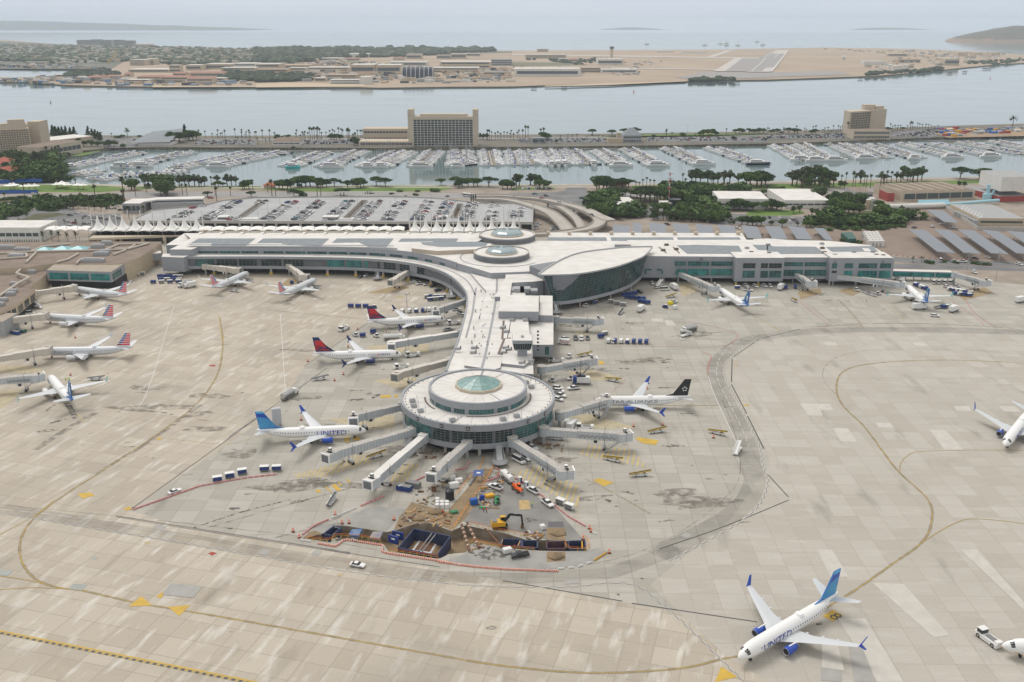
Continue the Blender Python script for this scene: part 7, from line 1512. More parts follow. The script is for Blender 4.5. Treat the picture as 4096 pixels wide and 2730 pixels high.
m=M();m.ribbon(P,7.5,.026,BAND,off=-4.5);m.ribbon(resample(WL('O',[(0,1168),(600,1268),(1000,1325),(1200,1330),(1400,1318),(1560,1262)]),4),6,.027,BAND)
m.mk('service_road_band',kind=KS)
mk('dark_seam',[('D2',[(40,1568),(620,1165)],.5,BLF,.045),('D2',[(830,1020),(1160,780)],.45,BLF,.045),('D2',[(910,755),(1620,270)],.45,BLF,.045),('D2',[(470,115),(1000,165),(1530,212)],.45,BLF,.045),('O',[(300,1172),(590,962)],.5,BLF,.044),('D4',[(1960,400),(2353,308)],.45,BLL,.055),('D4',[(1655,598),(1925,412)],.45,BLL,.055),('D4',[(1635,860),(1643,615)],.5,BLL,.055),('D4',[(1635,885),(1795,1192)],.5,BLL,.055),('D4',[(1805,1218),(1975,1560)],.5,BLL,.055),('O',[(1765,1092),(1812,1143)],.4,BLL,.055),('O',[(1812,1150),(1660,1212),(1515,1262)],.4,BLL,.055),('O',[(1155,1335),(1430,1382)],.4,BLL,.055),('O',[(1452,1387),(1740,1430)],.4,BLL,.065),('E8',[(780,108),(1200,175),(2353,355)],.45,BLF,.045),('E8',[(780,115),(1200,184),(2353,365)],.2,BLL,.055),('E5',[(0,410),(1000,580),(2050,735)],.4,BLF,.048),('E1',[(335,258),(880,225)],.3,BLL,.05),('E1',[(920,224),(1475,226)],.3,BLL,.05),('E1',[(1520,227),(2150,262)],.3,BLL,.05),('E1',[(2210,270),(2400,300)],.3,BLL,.05),
 ('E1',[(570,890),(480,790),(450,690),(500,600),(620,530),(850,480),(1200,468),(1500,468),(2000,485),(2400,530)],.35,STN2,.05),('O',[(0,1160),(300,1190),(700,1235),(1000,1290),(1200,1310),(1330,1300),(1450,1275),(1560,1225),(1660,1150),(1700,1090),(1690,1000),(1660,920)],.3,STN2,.047),('E1',[(330,1090),(345,1150),(480,1250),(700,1390)],.2,STN2,.05),
 ('D1',[(480,1168),(560,1105),(640,1085)],1.2,STN,.045),('D1',[(700,1080),(760,1180),(790,1240)],2.2,STN,.046),('D1',[(370,1568),(620,1400),(1000,1180)],3.0,STN2,.03),('O',[(470,1215),(700,1150),(850,1110)],.6,STN2,.03),('E8',[(1850,255),(2100,190),(2300,110)],.7,STN2,.04),('E8',[(1300,190),(1600,90),(1950,0)],.9,STN,.04),('O',[(220,1090),(350,1010),(460,930)],2.2,STN2,.028)])
DSH=lambda i:i%3<2
m=M()
for r,pts,w_,mt,z,d in [('D4',[(1900,372),(1700,440),(1600,500),(1520,600),(1480,720),(1500,860),(1600,1060),(1740,1340),(1830,1560)],.2,WHL,.06,1),('D4',[(1395,800),(1440,950),(1560,1220),(1720,1560)],.25,WHL,.06,0),('D4',[(1330,545),(1420,590),(1390,700),(1395,800)],.35,REDL,.06,0),('D4',[(1040,240),(1290,250),(1600,320),(1700,380),(1530,490),(1000,488),(350,485)],.25,REDL,.06,0),('D4',[(800,50),(1100,180),(1500,280),(1900,350),(2353,330)],.25,WHL,.06,0),('D4',[(850,110),(1200,215),(1600,300)],.2,WHL,.061,0),('E1',[(210,0),(420,170),(490,225),(470,262),(300,275)],.25,REDL,.06,0),('E1',[(250,0),(500,185),(640,245),(900,256)],.2,REDL,.06,0),('E1',[(1650,0),(1950,210),(1940,250)],.25,REDL,.06,0),('E1',[(1800,0),(1890,130),(2060,250)],.3,REDL,.06,0),('E1',[(900,285),(1300,282),(1700,290),(2353,315)],.15,WHL,.06,1),
 ('D1',[(1820,60),(1520,1010),(1350,1090)],.22,WHL,.05,0),('D1',[(900,1130),(1900,860),(2150,880)],.12,WHL,.05,0),('D2',[(632,170),(690,1060)],.22,WHL,.05,0),('O',[(0,1170),(400,1215),(560,1242)],.2,WHL,.05,1),('E5',[(0,535),(600,630),(1100,700),(1650,800),(2170,870)],.16,STN2,.05,0),('D4',[(780,830),(1400,828)],.15,REDL,.055,0),('D4',[(380,970),(540,830),(560,835)],.15,REDL,.055,0),('C4',[(270,1040),(430,995),(500,960)],.15,REDL,.055,0),('C4',[(1800,1035),(2060,970),(1940,920)],.15,REDL,.055,0),('C3',[(1530,1095),(1700,955)],.15,REDL,.055,0),('E4',[(1520,800),(1505,1130)],.15,YLD,.055,0),('E4',[(1350,500),(1490,460),(1740,600),(2353,650)],.15,STN2,.055,0),('D2',[(870,890),(2000,835)],.15,WHL,.05,0),('C2',[(700,830),(860,870),(930,930),(925,980)],.15,WHL,.05,0)]:
 P=resample(spath(WL(r,pts),5),2.4);m.ribbon(P,w_,z,mt,dash=(DSH if d else None))
m.mk('road_marking',kind=KS)
P=resample(WL('E8',[(-60,884),(1740,1245)]),1.0)
m=M();m.ribbon(P,.5,.05,YLB,off=.75);m.ribbon(P,.75,.05,mat('taxi_edge_tan',(.40,.30,.12),.8));m.ribbon(P,.7,.056,BLL,dash=lambda i:i%2,off=0);m.mk('taxiway_edge_marking',kind=KS)
def hatch(name,base,stripe,ang,per):
 mm=bpy.data.materials.new(name);mm.use_nodes=True;nt=mm.node_tree;b=nt.nodes['Principled BSDF'];g=nt.nodes.new('ShaderNodeNewGeometry');p=nt.nodes.new('ShaderNodeMapping');p.vector_type='TEXTURE';SV(p,'Rotation',(0,0,ang));w_=nt.nodes.new('ShaderNodeTexWave');SV(w_,'Distortion',0)
 w_.inputs['Scale'].default_value=.314/per*1.0
 r=nt.nodes.new('ShaderNodeValToRGB');r.color_ramp.elements[0].position=.72;r.color_ramp.elements[1].position=.8;r.color_ramp.elements[0].color=(*base,1);r.color_ramp.elements[1].color=(*stripe,1)
 n=nt.nodes.new('ShaderNodeTexNoise');SV(n,'Scale',.35);SV(n,'Detail',5);nt.links.new(g.outputs['Position'],n.inputs['Vector'])
 mx=nt.nodes.new('ShaderNodeMixRGB');mx.blend_type='MULTIPLY';SV(mx,0,.75);q=nt.nodes.new('ShaderNodeMapRange');SV(q,'From Min',.3);SV(q,'From Max',.6);SV(q,'To Min',.72);nt.links.new(n.outputs[0],q.inputs[0])
 nt.links.new(g.outputs['Position'],p.inputs[0]);nt.links.new(p.outputs[0],w_.inputs['Vector']);nt.links.new(w_.outputs['Color'],r.inputs[0]);nt.links.new(r.outputs[0],mx.inputs[1]);nt.links.new(q.outputs[0],mx.inputs[2]);nt.links.new(mx.outputs[0],b.inputs['Base Color']);SV(b,'Roughness',.85);return mm
HA=hatch('yellow_hatching',(.42,.39,.33),(.55,.42,.15),rad(50),1.5);HB=hatch('yellow_hatching_b',(.41,.37,.30),(.53,.41,.16),rad(-5),1.6);HC=hatch('yellow_hatching_c',(.40,.37,.32),(.55,.43,.18),rad(-12),1.9)
hz_=[('E3',[(-80,620),(470,490),(770,345),(930,465),(300,655),(-60,665)],HB),('E3',[(1330,480),(1500,490),(1340,710),(1100,720),(1190,620)],HB),('E4',[(740,575),(1030,475),(1530,730),(1510,990),(1100,760)],HC),('E4',[(1490,340),(1640,240),(2150,290),(2330,520),(2010,440),(1700,395)],HC),('D2',[(1125,1360),(1930,1315),(1935,1450),(1640,1485),(1480,1450)],HA),('D2',[(1675,920),(2060,870),(2260,930),(2000,1025)],HA),('D3',[(-60,1345),(75,1335),(60,1480),(-60,1480)],HA),('D3',[(240,600),(435,590),(432,685),(240,665)],HA),('D2',[(1590,530),(1890,510),(2281,500),(2281,600),(1760,600)],HA),('D4',[(-80,1190),(180,1200),(640,1340),(180,1352),(-80,1340)],HA),('D4',[(-60,735),(200,735),(540,832),(100,848),(-60,840)],HA),('C3',[(1530,890),(1620,880),(1705,955),(1560,1010)],HB),('D1',[(-60,690),(300,690),(540,770),(0,760)],HB),('D1',[(-60,960),(230,940),(180,1010),(0,1150)],HB),('D4',[(0,325),(140,345),(170,400),(0,350)],HC)]
tan_=mat('tan_stained_zone',(.36,.27,.14),.9,col2=(.28,.22,.14),scale=.25)
hz_+= [('C2',[(1010,975),(1300,900),(1420,925),(1200,975)],tan_),('C2',[(205,915),(300,840),(380,850),(372,880),(250,930)],tan_),('C4',[(640,950),(760,920),(860,960),(770,1000)],tan_),('C4',[(270,960),(480,930),(500,970),(300,1030)],tan_),('C4',[(1700,950),(2000,920),(2060,970),(1800,1038)],tan_),('C2',[(1280,1005),(1370,1000),(1350,1015),(1290,1015)],YLD),('C1',[(1880,900),(1940,860),(2060,870),(1960,905)],tan_)]
for i,(r,q,mt) in enumerate(hz_): M().sheet([WL(r,q)],.034+.0004*i,mt).mk('hatched_zone_marking',kind=KS)
m=M()
for r,q,mt in [('O',[(178,1135),(206,1132),(218,1139),(190,1147)],YLB),('E7',[(890,482),(965,437),(1037,475),(967,522)],YLB),('E7',[(155,850),(274,924),(108,962)],YLB),('E8',[(865,718),(950,650),(1025,712)],YLB),('E8',[(1130,722),(1280,708),(1205,782)],YLB),('E8',[(1398,362),(1428,350),(1457,360),(1426,376)],mat('red_pad',(.35,.06,.05),.8)),('E8',[(610,392),(635,380),(662,392),(635,405)],GRN),('E8',[(1020,195),(1045,168),(1120,180),(1098,208)],DARK),('E8',[(1735,365),(1765,332),(1820,340),(1792,374)],DARK),('E8',[(2088,368),(2115,338),(2168,345),(2143,378)],DARK),('E8',[(1050,650),(1095,620),(1115,625),(1080,665)],YLB),('E8',[(968,292),(985,280),(1012,285),(995,300)],YLD),('E8',[(2262,510),(2280,497),(2308,500),(2290,518)],YLD),('D4',[(1660,640),(1700,638),(1705,650),(1665,652)],YLD),('D4',[(1665,678),(1705,675),(1712,688),(1670,690)],YLD),('D4',[(1755,1096),(1815,1094),(1820,1108),(1760,1108)],YLB),('D4',[(245,638),(290,640),(310,675),(255,678)],YLB),('E3',[(560,165),(620,150),(615,225),(562,220)],YLB),('E3',[(665,155),(750,150),(745,195),(668,198)],YLB),('E3',[(190,820),(240,812),(270,850),(215,852)],YLB),('E3',[(390,755),(450,745),(525,825),(460,830)],YLB),('E3',[(475,725),(495,720),(533,765),(515,768)],YLB),('E3',[(310,780),(330,776),(400,840),(380,842)],YLB),('E3',[(575,688),(595,682),(640,730),(620,732)],YLB),('D4',[(630,1450),(660,1437),(875,1470),(840,1522),(700,1500)],YLB),('E4',[(1680,650),(1760,630),(1930,680),(1810,725)],YLB),('D4',[(300,330),(325,310),(290,325),(265,330)],YLB),('E4',[(815,890),(930,890),(945,990),(815,1000)],mat('plywood',(.45,.32,.15),.85,var=.15,scale=.6)),('D2',[(1775,1090),(1895,1085),(1890,1118),(1770,1120)],YLB),('D2',[(1930,1085),(1970,1083),(1968,1110),(1928,1112)],YLB),('D1',[(1640,1442),(1690,1440),(1680,1462),(1635,1462)],YLB),('D1',[(1610,575),(1645,572),(1638,583),(1605,584)],YLD),('D1',[(2190,682),(2255,680),(2250,697),(2190,697)],mat('red_pad',(.35,.06,.05))),('O',[(285,1168),(300,1165),(303,1171),(288,1174)],YLB),('O',[(1562,1232),(1575,1224),(1592,1228),(1580,1238)],DARK),('O',[(1300,1335),(1330,1332),(1333,1340),(1297,1344)],DARK),('D4',[(1402,735),(1480,733),(1478,757),(1405,757)],DARK),('D4',[(1540,915),(1612,913),(1622,937),(1552,938)],DARK)]:
 m.sheet([WL(r,q)],.064,mt)
m.mk('painted_pads_marking',kind=KS)
t8=bpy.data.objects.new('pad_figure_marking',textmesh('8',5.2,BLL));COL.objects.link(t8);X=W('E7',983,487);t8.location=(X[0],X[1],.08);t8.rotation_euler=(0,0,rad(-56));t8['kind']='structure'
rnd=random.Random(77);m=M()
def blob(r,x,y,rx,ry,mt=STN,a=0,z=.04):
 X,Y=W(r,x,y);k=11;ph=[rnd.uniform(.55,1.3) for _ in range(k)];m.sheet([[(X+cos(a)*rx*p*cos(2*PI*i/k)-sin(a)*ry*p*sin(2*PI*i/k),Y+sin(a)*rx*p*cos(2*PI*i/k)+cos(a)*ry*p*sin(2*PI*i/k)) for i,p in enumerate(ph)]],z+rnd.uniform(0,.003),mt)
for r,x,y,rx,ry,a in [('E4',2100,800,2.6,.9,-.5),('E4',1870,900,3,1.0,-.6),('E4',1960,958,.8,.4,0),('E4',2190,890,1,.5,.2),('E4',1740,878,.5,.4,0),('D4',1040,1525,4,1.6,.1),('D4',580,245,5,1.2,0),('D4',480,305,3,.8,-.2),('D4',480,640,3,.9,0),('D4',780,640,2.4,1.8,0),('D4',945,655,2.4,1.2,.3),('D4',520,720,2.6,.7,-.2),('D4',1010,750,1.5,.5,0),('D4',985,712,1.4,.5,0),('D4',1160,1190,3,.8,0),('D4',950,918,5,.8,0),('D1',500,1370,4,1.3,.2),('D1',600,1270,3.4,1.4,.8),('D2',1500,1035,4,.7,0),('D2',1490,1140,5,1.4,.2),('D2',1640,1080,2.6,1.4,1),('D2',1720,1100,2.6,1.4,1),('D2',700,15,5,1.5,.5),('D2',1870,15,3,1,.2),('E1',1030,90,1.6,.9,.4),('E1',560,100,3,.9,0),('E1',1900,60,2,.8,0),('E8',2020,10,5,1.0,.4),('E8',1580,60,2,1,.2),('E8',1550,885,.7,.4,0),('E3',1270,615,2.0,.6,-.15),('E3',230,700,3,.5,.3),('O',1130,1442,1.4,.9,0),('C3',1600,928,3,.7,0),('C4',710,953,2,.7,0),('C4',560,1040,2,1,0),('C4',740,1045,1.8,.8,0),('C4',500,985,4,1.2,.8),('C2',1100,1018,3,.7,0),('C2',1210,1050,3,.8,.3),('E7',865,540,.9,.6,0),('E6',1110,240,2.2,1.6,0),('E6',640,640,5,3,0),('O',1420,1366,.6,.5,0),('O',1475,1330,.6,.5,0),('O',1830,1145,.5,.4,0)]:blob(r,x,y,rx,ry,STN,a)
for i in range(90):
 x=rnd.uniform(250,3000);y=rnd.uniform(1260,2150);blob('P',x,y,rnd.uniform(.6,2.6),rnd.uniform(.2,.7),rnd.choice([STN,STN2]),rnd.uniform(-.3,.5),.045)
for i in range(34):
 x=rnd.uniform(400,2900);y=rnd.uniform(1300,2050);blob('P',x,y,rnd.uniform(6,16),rnd.uniform(2,5),STN2,rnd.uniform(-.4,.6),.017)
m.mk('apron_stains',kind=KS)
# ================= ground support vehicles =================
BLC=mat('cart_blue',(.02,.05,.20),.6);WHV=paint('vehicle_white',(.72,.72,.70),.4);ORG=mat('safety_orange',(.75,.13,.02),.6);SRED=mat('barrier_red',(.60,.05,.04),.6);SKY_=mat('machine_yellow',(.65,.36,.02),.5);GREY=mat('machine_grey',(.2,.2,.2),.6);LIME=mat('hi_vis_lime',(.45,.75,.05),.7);SKIN=mat('skin',(.4,.24,.17),.6)
def wheels(t,L_,w_,r=.4,xs=None):
 for x in xs or (L_*.32,-L_*.32):
  for s in(1,-1):
   m=M();m.tube((x,s*(w_/2-.2),r),(x,s*(w_/2+.02),r),r,RUB,10);m.tube((x,s*(w_/2+.02),r),(x,s*(w_/2+.04),r),r*.5,METL,8);m.mk('wheel',t)
def gse(kind,v):
 t=thing('vehicle','v','v');m=M()
 if kind=='cart':
  c=BLC if v else WHV;m.box(0,0,.45,3.1,1.7,.15,GREY);m.mk('bed',t);m=M();m.box(0,0,1.95,3.2,1.8,.12,c if v!=2 else WHV);m.box(1.5,0,.6,.08,1.7,1.4,c);m.box(-1.5,0,.6,.08,1.7,1.4,c);m.mk('canopy',t)
  m=M();m.box(0,0,.6,2.7,1.4,1.15,BLC if v==2 else (GREY if v==0 else BLC));m.mk('curtain',t);wheels(t,3.1,1.6,.28);nm='baggage_cart'
 elif kind=='tug':
  m.box(0,0,.35,3.0,1.6,.75,WHV if not v else BLC);m.box(.9,0,1.1,1.0,1.5,.15,WHV if not v else BLC);m.mk('body',t);m=M();m.box(-.3,0,1.1,1.2,1.4,.9,CARG);m.box(-.3,0,2.0,1.4,1.5,.1,WHV);m.mk('cab',t);wheels(t,3.0,1.6,.4);nm='baggage_tractor'
 elif kind=='loader':
  m.box(0,0,.4,5.2,1.9,.5,WHV);m.box(1.6,.55,.9,1.1,.8,.7,YEL if not v else WHV);m.mk('chassis',t);m=M();m.beam((-3.9,-.2,1.0),(3.9,-.2,2.0),1.0,.22,BLKP);
  for s in(.5,-.5):m.beam((-3.9,-.2+s,1.1),(3.9,-.2+s,2.1),.08,.28,STEEL if v else YEL)
  m.tube((1.0,-.2,.8),(1.6,-.2,1.7),.1,STEEL);m.mk('conveyor',t);wheels(t,5,1.9,.38);nm='belt_loader'
 elif kind=='pushback':
  m.box(0,0,.4,7.2,2.6,1.1,WHV);m.box(-3.0,.0,1.5,1.2,2.0,.5,WHV);m.mk('body',t);m=M();m.box(2.2,0,1.5,1.6,2.2,1.1,CARG);m.box(2.2,0,2.6,1.8,2.3,.12,WHV);m.mk('cab',t);m=M();m.box(-1.0,0,1.5,3.2,1.6,.15,GREY);m.mk('deck_plate',t);wheels(t,7.2,2.6,.62);nm='pushback_tractor'
 elif kind=='fuel':
  m.box(0,0,.8,10.5,2.2,.35,GREY);m.mk('chassis',t);m=M();m.tube((-5.2,0,2.25),(2.3,0,2.25),1.18,METL if not v else WHV,16);m.box(-1.5,0,3.35,6.8,.8,.15,STEEL);m.mk('tank',t);m=M();m.box(3.3,0,.9,1.5,2.3,2.1,WHV);m.box(4.6,0,.9,1.4,1.9,1.1,WHV);m.box(3.9,0,2.0,.5,2.0,.8,CARG);m.mk('cab',t);wheels(t,10,2.3,.52,(-4,-2.8,4.3));nm='fuel_truck'
 elif kind=='box':
  m.box(0,0,.7,7.8,2.2,.3,GREY);m.mk('chassis',t);m=M();m.box(-1.1,0,1.0,5.6,2.5,2.6,WHV if v<2 else BLC);m.mk('box_body',t);m=M();m.box(2.8,0,.8,1.9,2.2,1.9,WHV);m.box(3.45,0,1.8,.7,2.0,.7,CARG);m.mk('cab',t);wheels(t,7.4,2.3,.45);nm='box_truck'
 elif kind=='amb':
  m.box(0,0,.5,6.0,2.2,.5,WHV);m.box(-.8,0,1.0,4.2,2.2,1.7,WHV);m.box(-.8,0,1.3,4.25,2.25,.35,SRED);m.mk('body',t);m=M();m.box(2.1,0,1.0,1.6,2.0,.9,WHV);m.box(1.7,0,1.6,.8,1.95,.6,CARG);m.mk('cab',t);wheels(t,5.8,2.2,.4);nm='ambulance'
 elif kind=='stairs':
  m.box(0,0,.5,7,2.0,.4,WHV);m.mk('chassis',t);m=M();m.beam((-3.4,0,.8),(3.0,0,3.6),1.6,.3,WHV);
  for s in(.8,-.8):m.beam((-3.4,s,1.5),(3.0,s,4.4),.06,.7,WHV)
  m.mk('stair_flight',t);wheels(t,6,2,.4);nm='boarding_stairs'
 elif kind=='bin':
  c=(BLC,mat('bin_green',(.03,.12,.09),.6),GREY)[v];m.box(0,0,.15,5.2,2.3,1.6,c);m.box(0,0,1.75,5.0,2.1,.06,GREY);
  for i in range(5):m.box(-2.1+i*1.05,0,.2,.12,2.42,1.5,c)
  m.mk('skip_body',t);nm='waste_skip'
 elif kind=='toilet':
  m.box(0,0,0,1.15,1.15,2.15,BLC);m.mk('cabin',t);m=M();m.box(0,0,2.15,1.25,1.25,.15,WHV);m.mk('roof',t);m=M();m.box(0,-.6,.1,.8,.05,1.9,WHV);m.mk('door',t);nm='portable_toilet'
 elif kind=='tanker':
  m.box(0,0,.7,7.4,2.2,.3,GREY);m.mk('chassis',t);m=M();m.tube((-3.6,0,1.95),(1.7,0,1.95),1.1,WHV,16);m.cyl(-.8,0,2.9,3.25,.4,GREY);m.mk('water_tank',t);m=M();m.box(2.8,0,.8,1.7,2.2,1.8,WHV);m.box(3.3,0,1.7,.75,2.0,.7,CARG);m.mk('cab',t);wheels(t,7,2.2,.48);nm='water_truck'
 elif kind=='bus':
  m.box(0,0,.5,11,2.5,2.6,WHV);m.box(0,0,1.5,11.05,2.55,.9,CARG);m.mk('body',t);wheels(t,10,2.5,.5);nm='bus'
 t.name=nm;return t
GP={}
CATN={'cart':'baggage cart','tug':'baggage tractor','loader':'belt loader','pushback':'tow tractor','fuel':'fuel truck','box':'truck','amb':'ambulance','stairs':'boarding stairs','bin':'skip','toilet':'portable toilet','tanker':'tanker truck','bus':'bus'}
def gput(kind,v,x,y,a,label,group=None,z=.05):
 if (kind,v) not in GP:GP[(kind,v)]=Proto(gse,kind,v)
 return GP[(kind,v)].put((x,y,z),a,label,group or CATN[kind]+'s on the apron',cat=CATN[kind])
def gp(kind,v,r,xa,ya,xb,yb_,label):
 a=W(r,xa,ya);b=W(r,xb,yb_);gput(kind,v,(a[0]+b[0])/2,(a[1]+b[1])/2,atan2(b[1]-a[1],b[0]-a[0]),label)
for e in [('fuel',1,'D2',1800,465,2060,455,'white fuel truck behind the nearer red tailed airliner'),('fuel',0,'D2',650,1165,825,1060,'silver fuel truck alone on the dark seam left of the pier'),('fuel',0,'C1',1790,880,1610,940,'silver fuel truck at the left end of the swept wing'),('fuel',0,'D4',1295,310,1080,360,'silver fuel truck in the middle of the right apron'),('box',0,'C1',1790,915,1705,930,'white box truck beside the fuel truck near the left wing end'),
 ('pushback',0,'D2',1395,330,1315,365,'white tow tractor behind the nearer red tailed airliner tail'),('pushback',0,'D2',2200,640,2070,655,'white tow tractor with a man in orange by the red tailed nose'),('pushback',0,'D3',745,385,635,395,'white tow tractor at the nose of the farther red tailed airliner'),('pushback',0,'E2',370,210,235,225,'white tow tractor behind the empty cream bridge'),('pushback',0,'E7',2160,715,2030,620,'white tow tractor at the lower right towing the cut off airliner'),('pushback',0,'D4',175,1360,20,1355,'white tow tractor with yellow stripe between two bridges right of the rotunda'),('pushback',0,'D3',1825,785,1700,780,'white tanker like tractor beside the pier on the right'),
 ('loader',0,'E3',850,430,1070,380,'belt loader under the long left bridge'),('loader',1,'E3',340,1050,450,910,'belt loader parked alone left of the excavation'),('loader',1,'D2',990,925,1180,905,'belt loader left of the empty cream bridge'),('loader',0,'E4',1810,400,2020,450,'belt loader on the hatched zone right of the rotunda'),('loader',0,'E4',2120,610,2350,595,'belt loader right of the hatched zones'),('loader',0,'D4',760,1400,950,1375,'belt loader below the black tailed airliner, left of two'),('loader',0,'D4',1390,1380,1590,1430,'belt loader below the black tailed airliner, right of two'),('loader',0,'D4',330,840,465,865,'belt loader above the black tailed airliner'),('loader',1,'E2',1990,1020,2180,1030,'belt loader beneath the bridge right of the rotunda'),('loader',0,'D4',0,600,200,580,'belt loader by the upper right bridge with crew'),('loader',1,'D1',915,840,1100,840,'belt loader right of the dark blue tailed airliner'),('loader',1,'C1',2110,955,2200,965,'dark belt loader behind the striped tail airliner at the left wing end'),('loader',1,'C2',515,915,610,940,'dark belt loader at the striped tail airliner in the wing middle'),('loader',1,'C1',2250,850,2345,880,'dark belt loader at the nose of the left wing airliner'),('loader',0,'E1',160,0,195,25,'belt loader alone near the east wing lead line'),('loader',1,'C4',935,990,980,1005,'belt loader left of the right hand blue face tail airliner'),('loader',1,'C4',870,965,920,985,'dark belt loader beside another in front of the east wing end'),('loader',0,'C3',1360,1030,1560,995,'belt loader behind the parked vans by the glass hall'),('loader',1,'C4',1520,1120,1620,1105,'belt loader at the tail of the right hand blue face airliner'),('loader',1,'D4',455,165,500,125,'belt loader right of the upper right bridge'),
 ('amb',0,'D3',1905,600,1780,590,'white and red ambulance beside the pier'),('box',1,'D3',2090,1015,1950,1010,'white and blue box truck in the gap right of the pier end'),('box',2,'D4',10,880,130,880,'dark blue box truck above the black tailed airliner bridge'),('box',1,'C3',1520,960,1450,915,'white van truck near the stair tower by the glass hall'),('stairs',0,'C3',1310,935,1400,890,'white boarding stairs truck near the glass hall foot'),('stairs',0,'D1',460,105,340,70,'white boarding stairs on the left apron edge'),('box',1,'C4',90,960,150,920,'white tanker truck below the stairs of the east wing'),('box',0,'E1',1290,95,1430,90,'white catering truck behind the right hand airliner tail'),('box',0,'E1',2240,40,2400,10,'white box truck at the right edge of the apron'),('stairs',1,'D4',1210,365,1110,395,'white service stairs unit in front of the middle fuel truck'),('box',0,'D4',660,140,720,100,'boxy white service truck in front of the glass hall'),('tug',0,'E2',2230,80,2190,110,'small tractor between the right bridges'),('tug',0,'E2',2050,370,1985,360,'small white tractor in the nook beside the rotunda'),('tug',0,'D3',1705,655,1645,640,'small white tractor at the pier foot'),('tug',0,'C3',700,1105,650,1100,'small white tractor under the glass hall'),('tug',1,'D2',1730,100,1670,95,'blue baggage tractor of the cart train behind the farther red tail'),('tug',0,'D2',1515,425,1460,410,'small tractor near the two blue carts'),('tug',0,'D2',1745,430,1710,425,'small tractor beside the blue cart'),('tug',0,'D4',385,470,415,440,'small tractor in the row of carts on the right apron'),('tug',1,'C3',1430,1115,1385,1105,'dark tractor left of the yellow crate'),('tug',0,'C4',780,945,850,965,'white tractor left of the long right bridge'),('tug',0,'C4',985,990,1040,990,'white tractor beneath the long right bridge'),('box',1,'E1',1665,120,1710,105,'small white truck right of the catering truck'),('tug',0,'C4',1665,1110,1710,1105,'white tractor right of the blue bin at the tail'),
 ('stairs',0,'D4',1680,1620,1710,1570,'lone boarding stairs by the checkered road'),('bin',0,'D1',120,350,215,370,'blue waste skip at the left edge'),('bin',1,'D1',165,330,285,350,'dark green waste skip at the left edge'),('bin',0,'E3',1200,800,1420,840,'blue open skip below the white topped bridge'),('bin',2,'E3',1350,760,1490,790,'rusty open skip behind the blue one'),
 ('tanker',0,'E4',735,710,615,600,'white water tanker truck in the construction site'),('bus',0,'B2',1985,895,1905,885,'white bus on the road beside the dark cypresses'),('toilet',0,'E4',795,680,850,690,'portable toilet, left of two by the red barrier'),('toilet',0,'E4',872,738,925,745,'portable toilet, right of two by the red barrier'),('box',0,'D4',-40,1360,-20,1340,'white truck under the bridge right of the rotunda')]:gp(*e)
def carts(r,x0,y0,x1,y1,n,v,a,where):
 for i in range(n):
  f=i/max(n-1,1);X,Y=W(r,x0+(x1-x0)*f,y0+(y1-y0)*f);vv=v if not isinstance(v,list) else v[i%len(v)]
  gput('cart',vv,X,Y,a,f"{['white','blue','white-topped blue'][vv]} cart {where}, {nth(i)} from left" if n>1 else f"{['white','blue','white-topped blue'][vv]} baggage cart {where}")
carts('O',500,1107,557,1090,3,2,.35,'in the lower left line');carts('O',608,1083,636,1082,2,2,.1,'beside the end of the red barrier line')
carts('C1',540,905,990,900,8,[2,2,2,0,2,2,2,1],.0,'along the teal lounge front');carts('C1',1255,820,1310,808,2,0,.1,'beside the link corridor stairs')
carts('C1',1470,830,1660,835,5,[1,1,1,2,0],.3,'in the rear cluster at left wing end');carts('C1',1480,860,1650,865,4,[1,0,1,0],.2,'in the middle cluster at left wing end');carts('C1',1410,885,1640,880,4,[1,0,2,2],.2,'in the front cluster at left wing end')
carts('D2',1435,90,1605,92,3,1,.0,'in train behind the farther red tail');carts('D2',1570,425,1690,385,2,1,.2,'between the two red tailed airliners')
carts('D2',2025,150,2260,140,4,[0,0,2,1],1.4,'above the farther red tailed airliner');carts('D3',390,255,490,245,3,[0,0,0],1.5,'under the upper left bridge')
carts('C2',1570,1020,1720,1015,5,[0,1,0,2,0],.3,'in the rear stack inside the curve');carts('C2',1600,1045,1700,1035,3,[2,0,2],.3,'in the front stack inside the curve')
carts('C3',1030,1005,1130,990,4,1,.3,'in rear blue block under glass hall');carts('C3',1060,1025,1200,1040,4,1,.3,'in middle blue block under glass hall');carts('C3',1180,1060,1245,1075,3,1,.3,'in front blue block under glass hall')
carts('C3',910,1065,1022,1092,3,0,-.2,'in train by the glass hall');carts('C3',760,1072,761,1073,1,2,.0,'beside the column of the glass hall')
carts('D4',270,400,310,370,2,[1,0],.5,'at left end of the row right of pier');carts('D4',350,450,745,460,7,[0,1,0,2,1,1,1],1.3,'in cart row right of pier')
carts('C4',165,935,250,930,2,1,1.3,'in front of the east wing stairs');carts('C3',2070,935,2072,936,1,2,0,'near the left blue face tail airliner')
carts('C4',1610,1115,1640,1110,2,[1,0],.1,'at the tail of the right hand airliner');carts('E4',1300,935,1405,995,2,0,-.65,'beside the red barrier in front of the round building')
carts('C4',1170,850,1240,870,4,0,1.2,'under the corridor right of the east wing');carts('C4',1350,905,1450,945,5,[2,1,0,2,1],.9,'in the stack left of the far right bridge');carts('C4',1670,950,1860,985,6,[0,2,0,0,1,0],.2,'in the rack at the far right bridge');carts('C4',1720,990,1850,1005,4,[1,0,1,2],.2,'in the front rack at the far right bridge')
carts('E2',2190,860,2191,861,1,0,1.4,'right of the rotunda under the bridge')
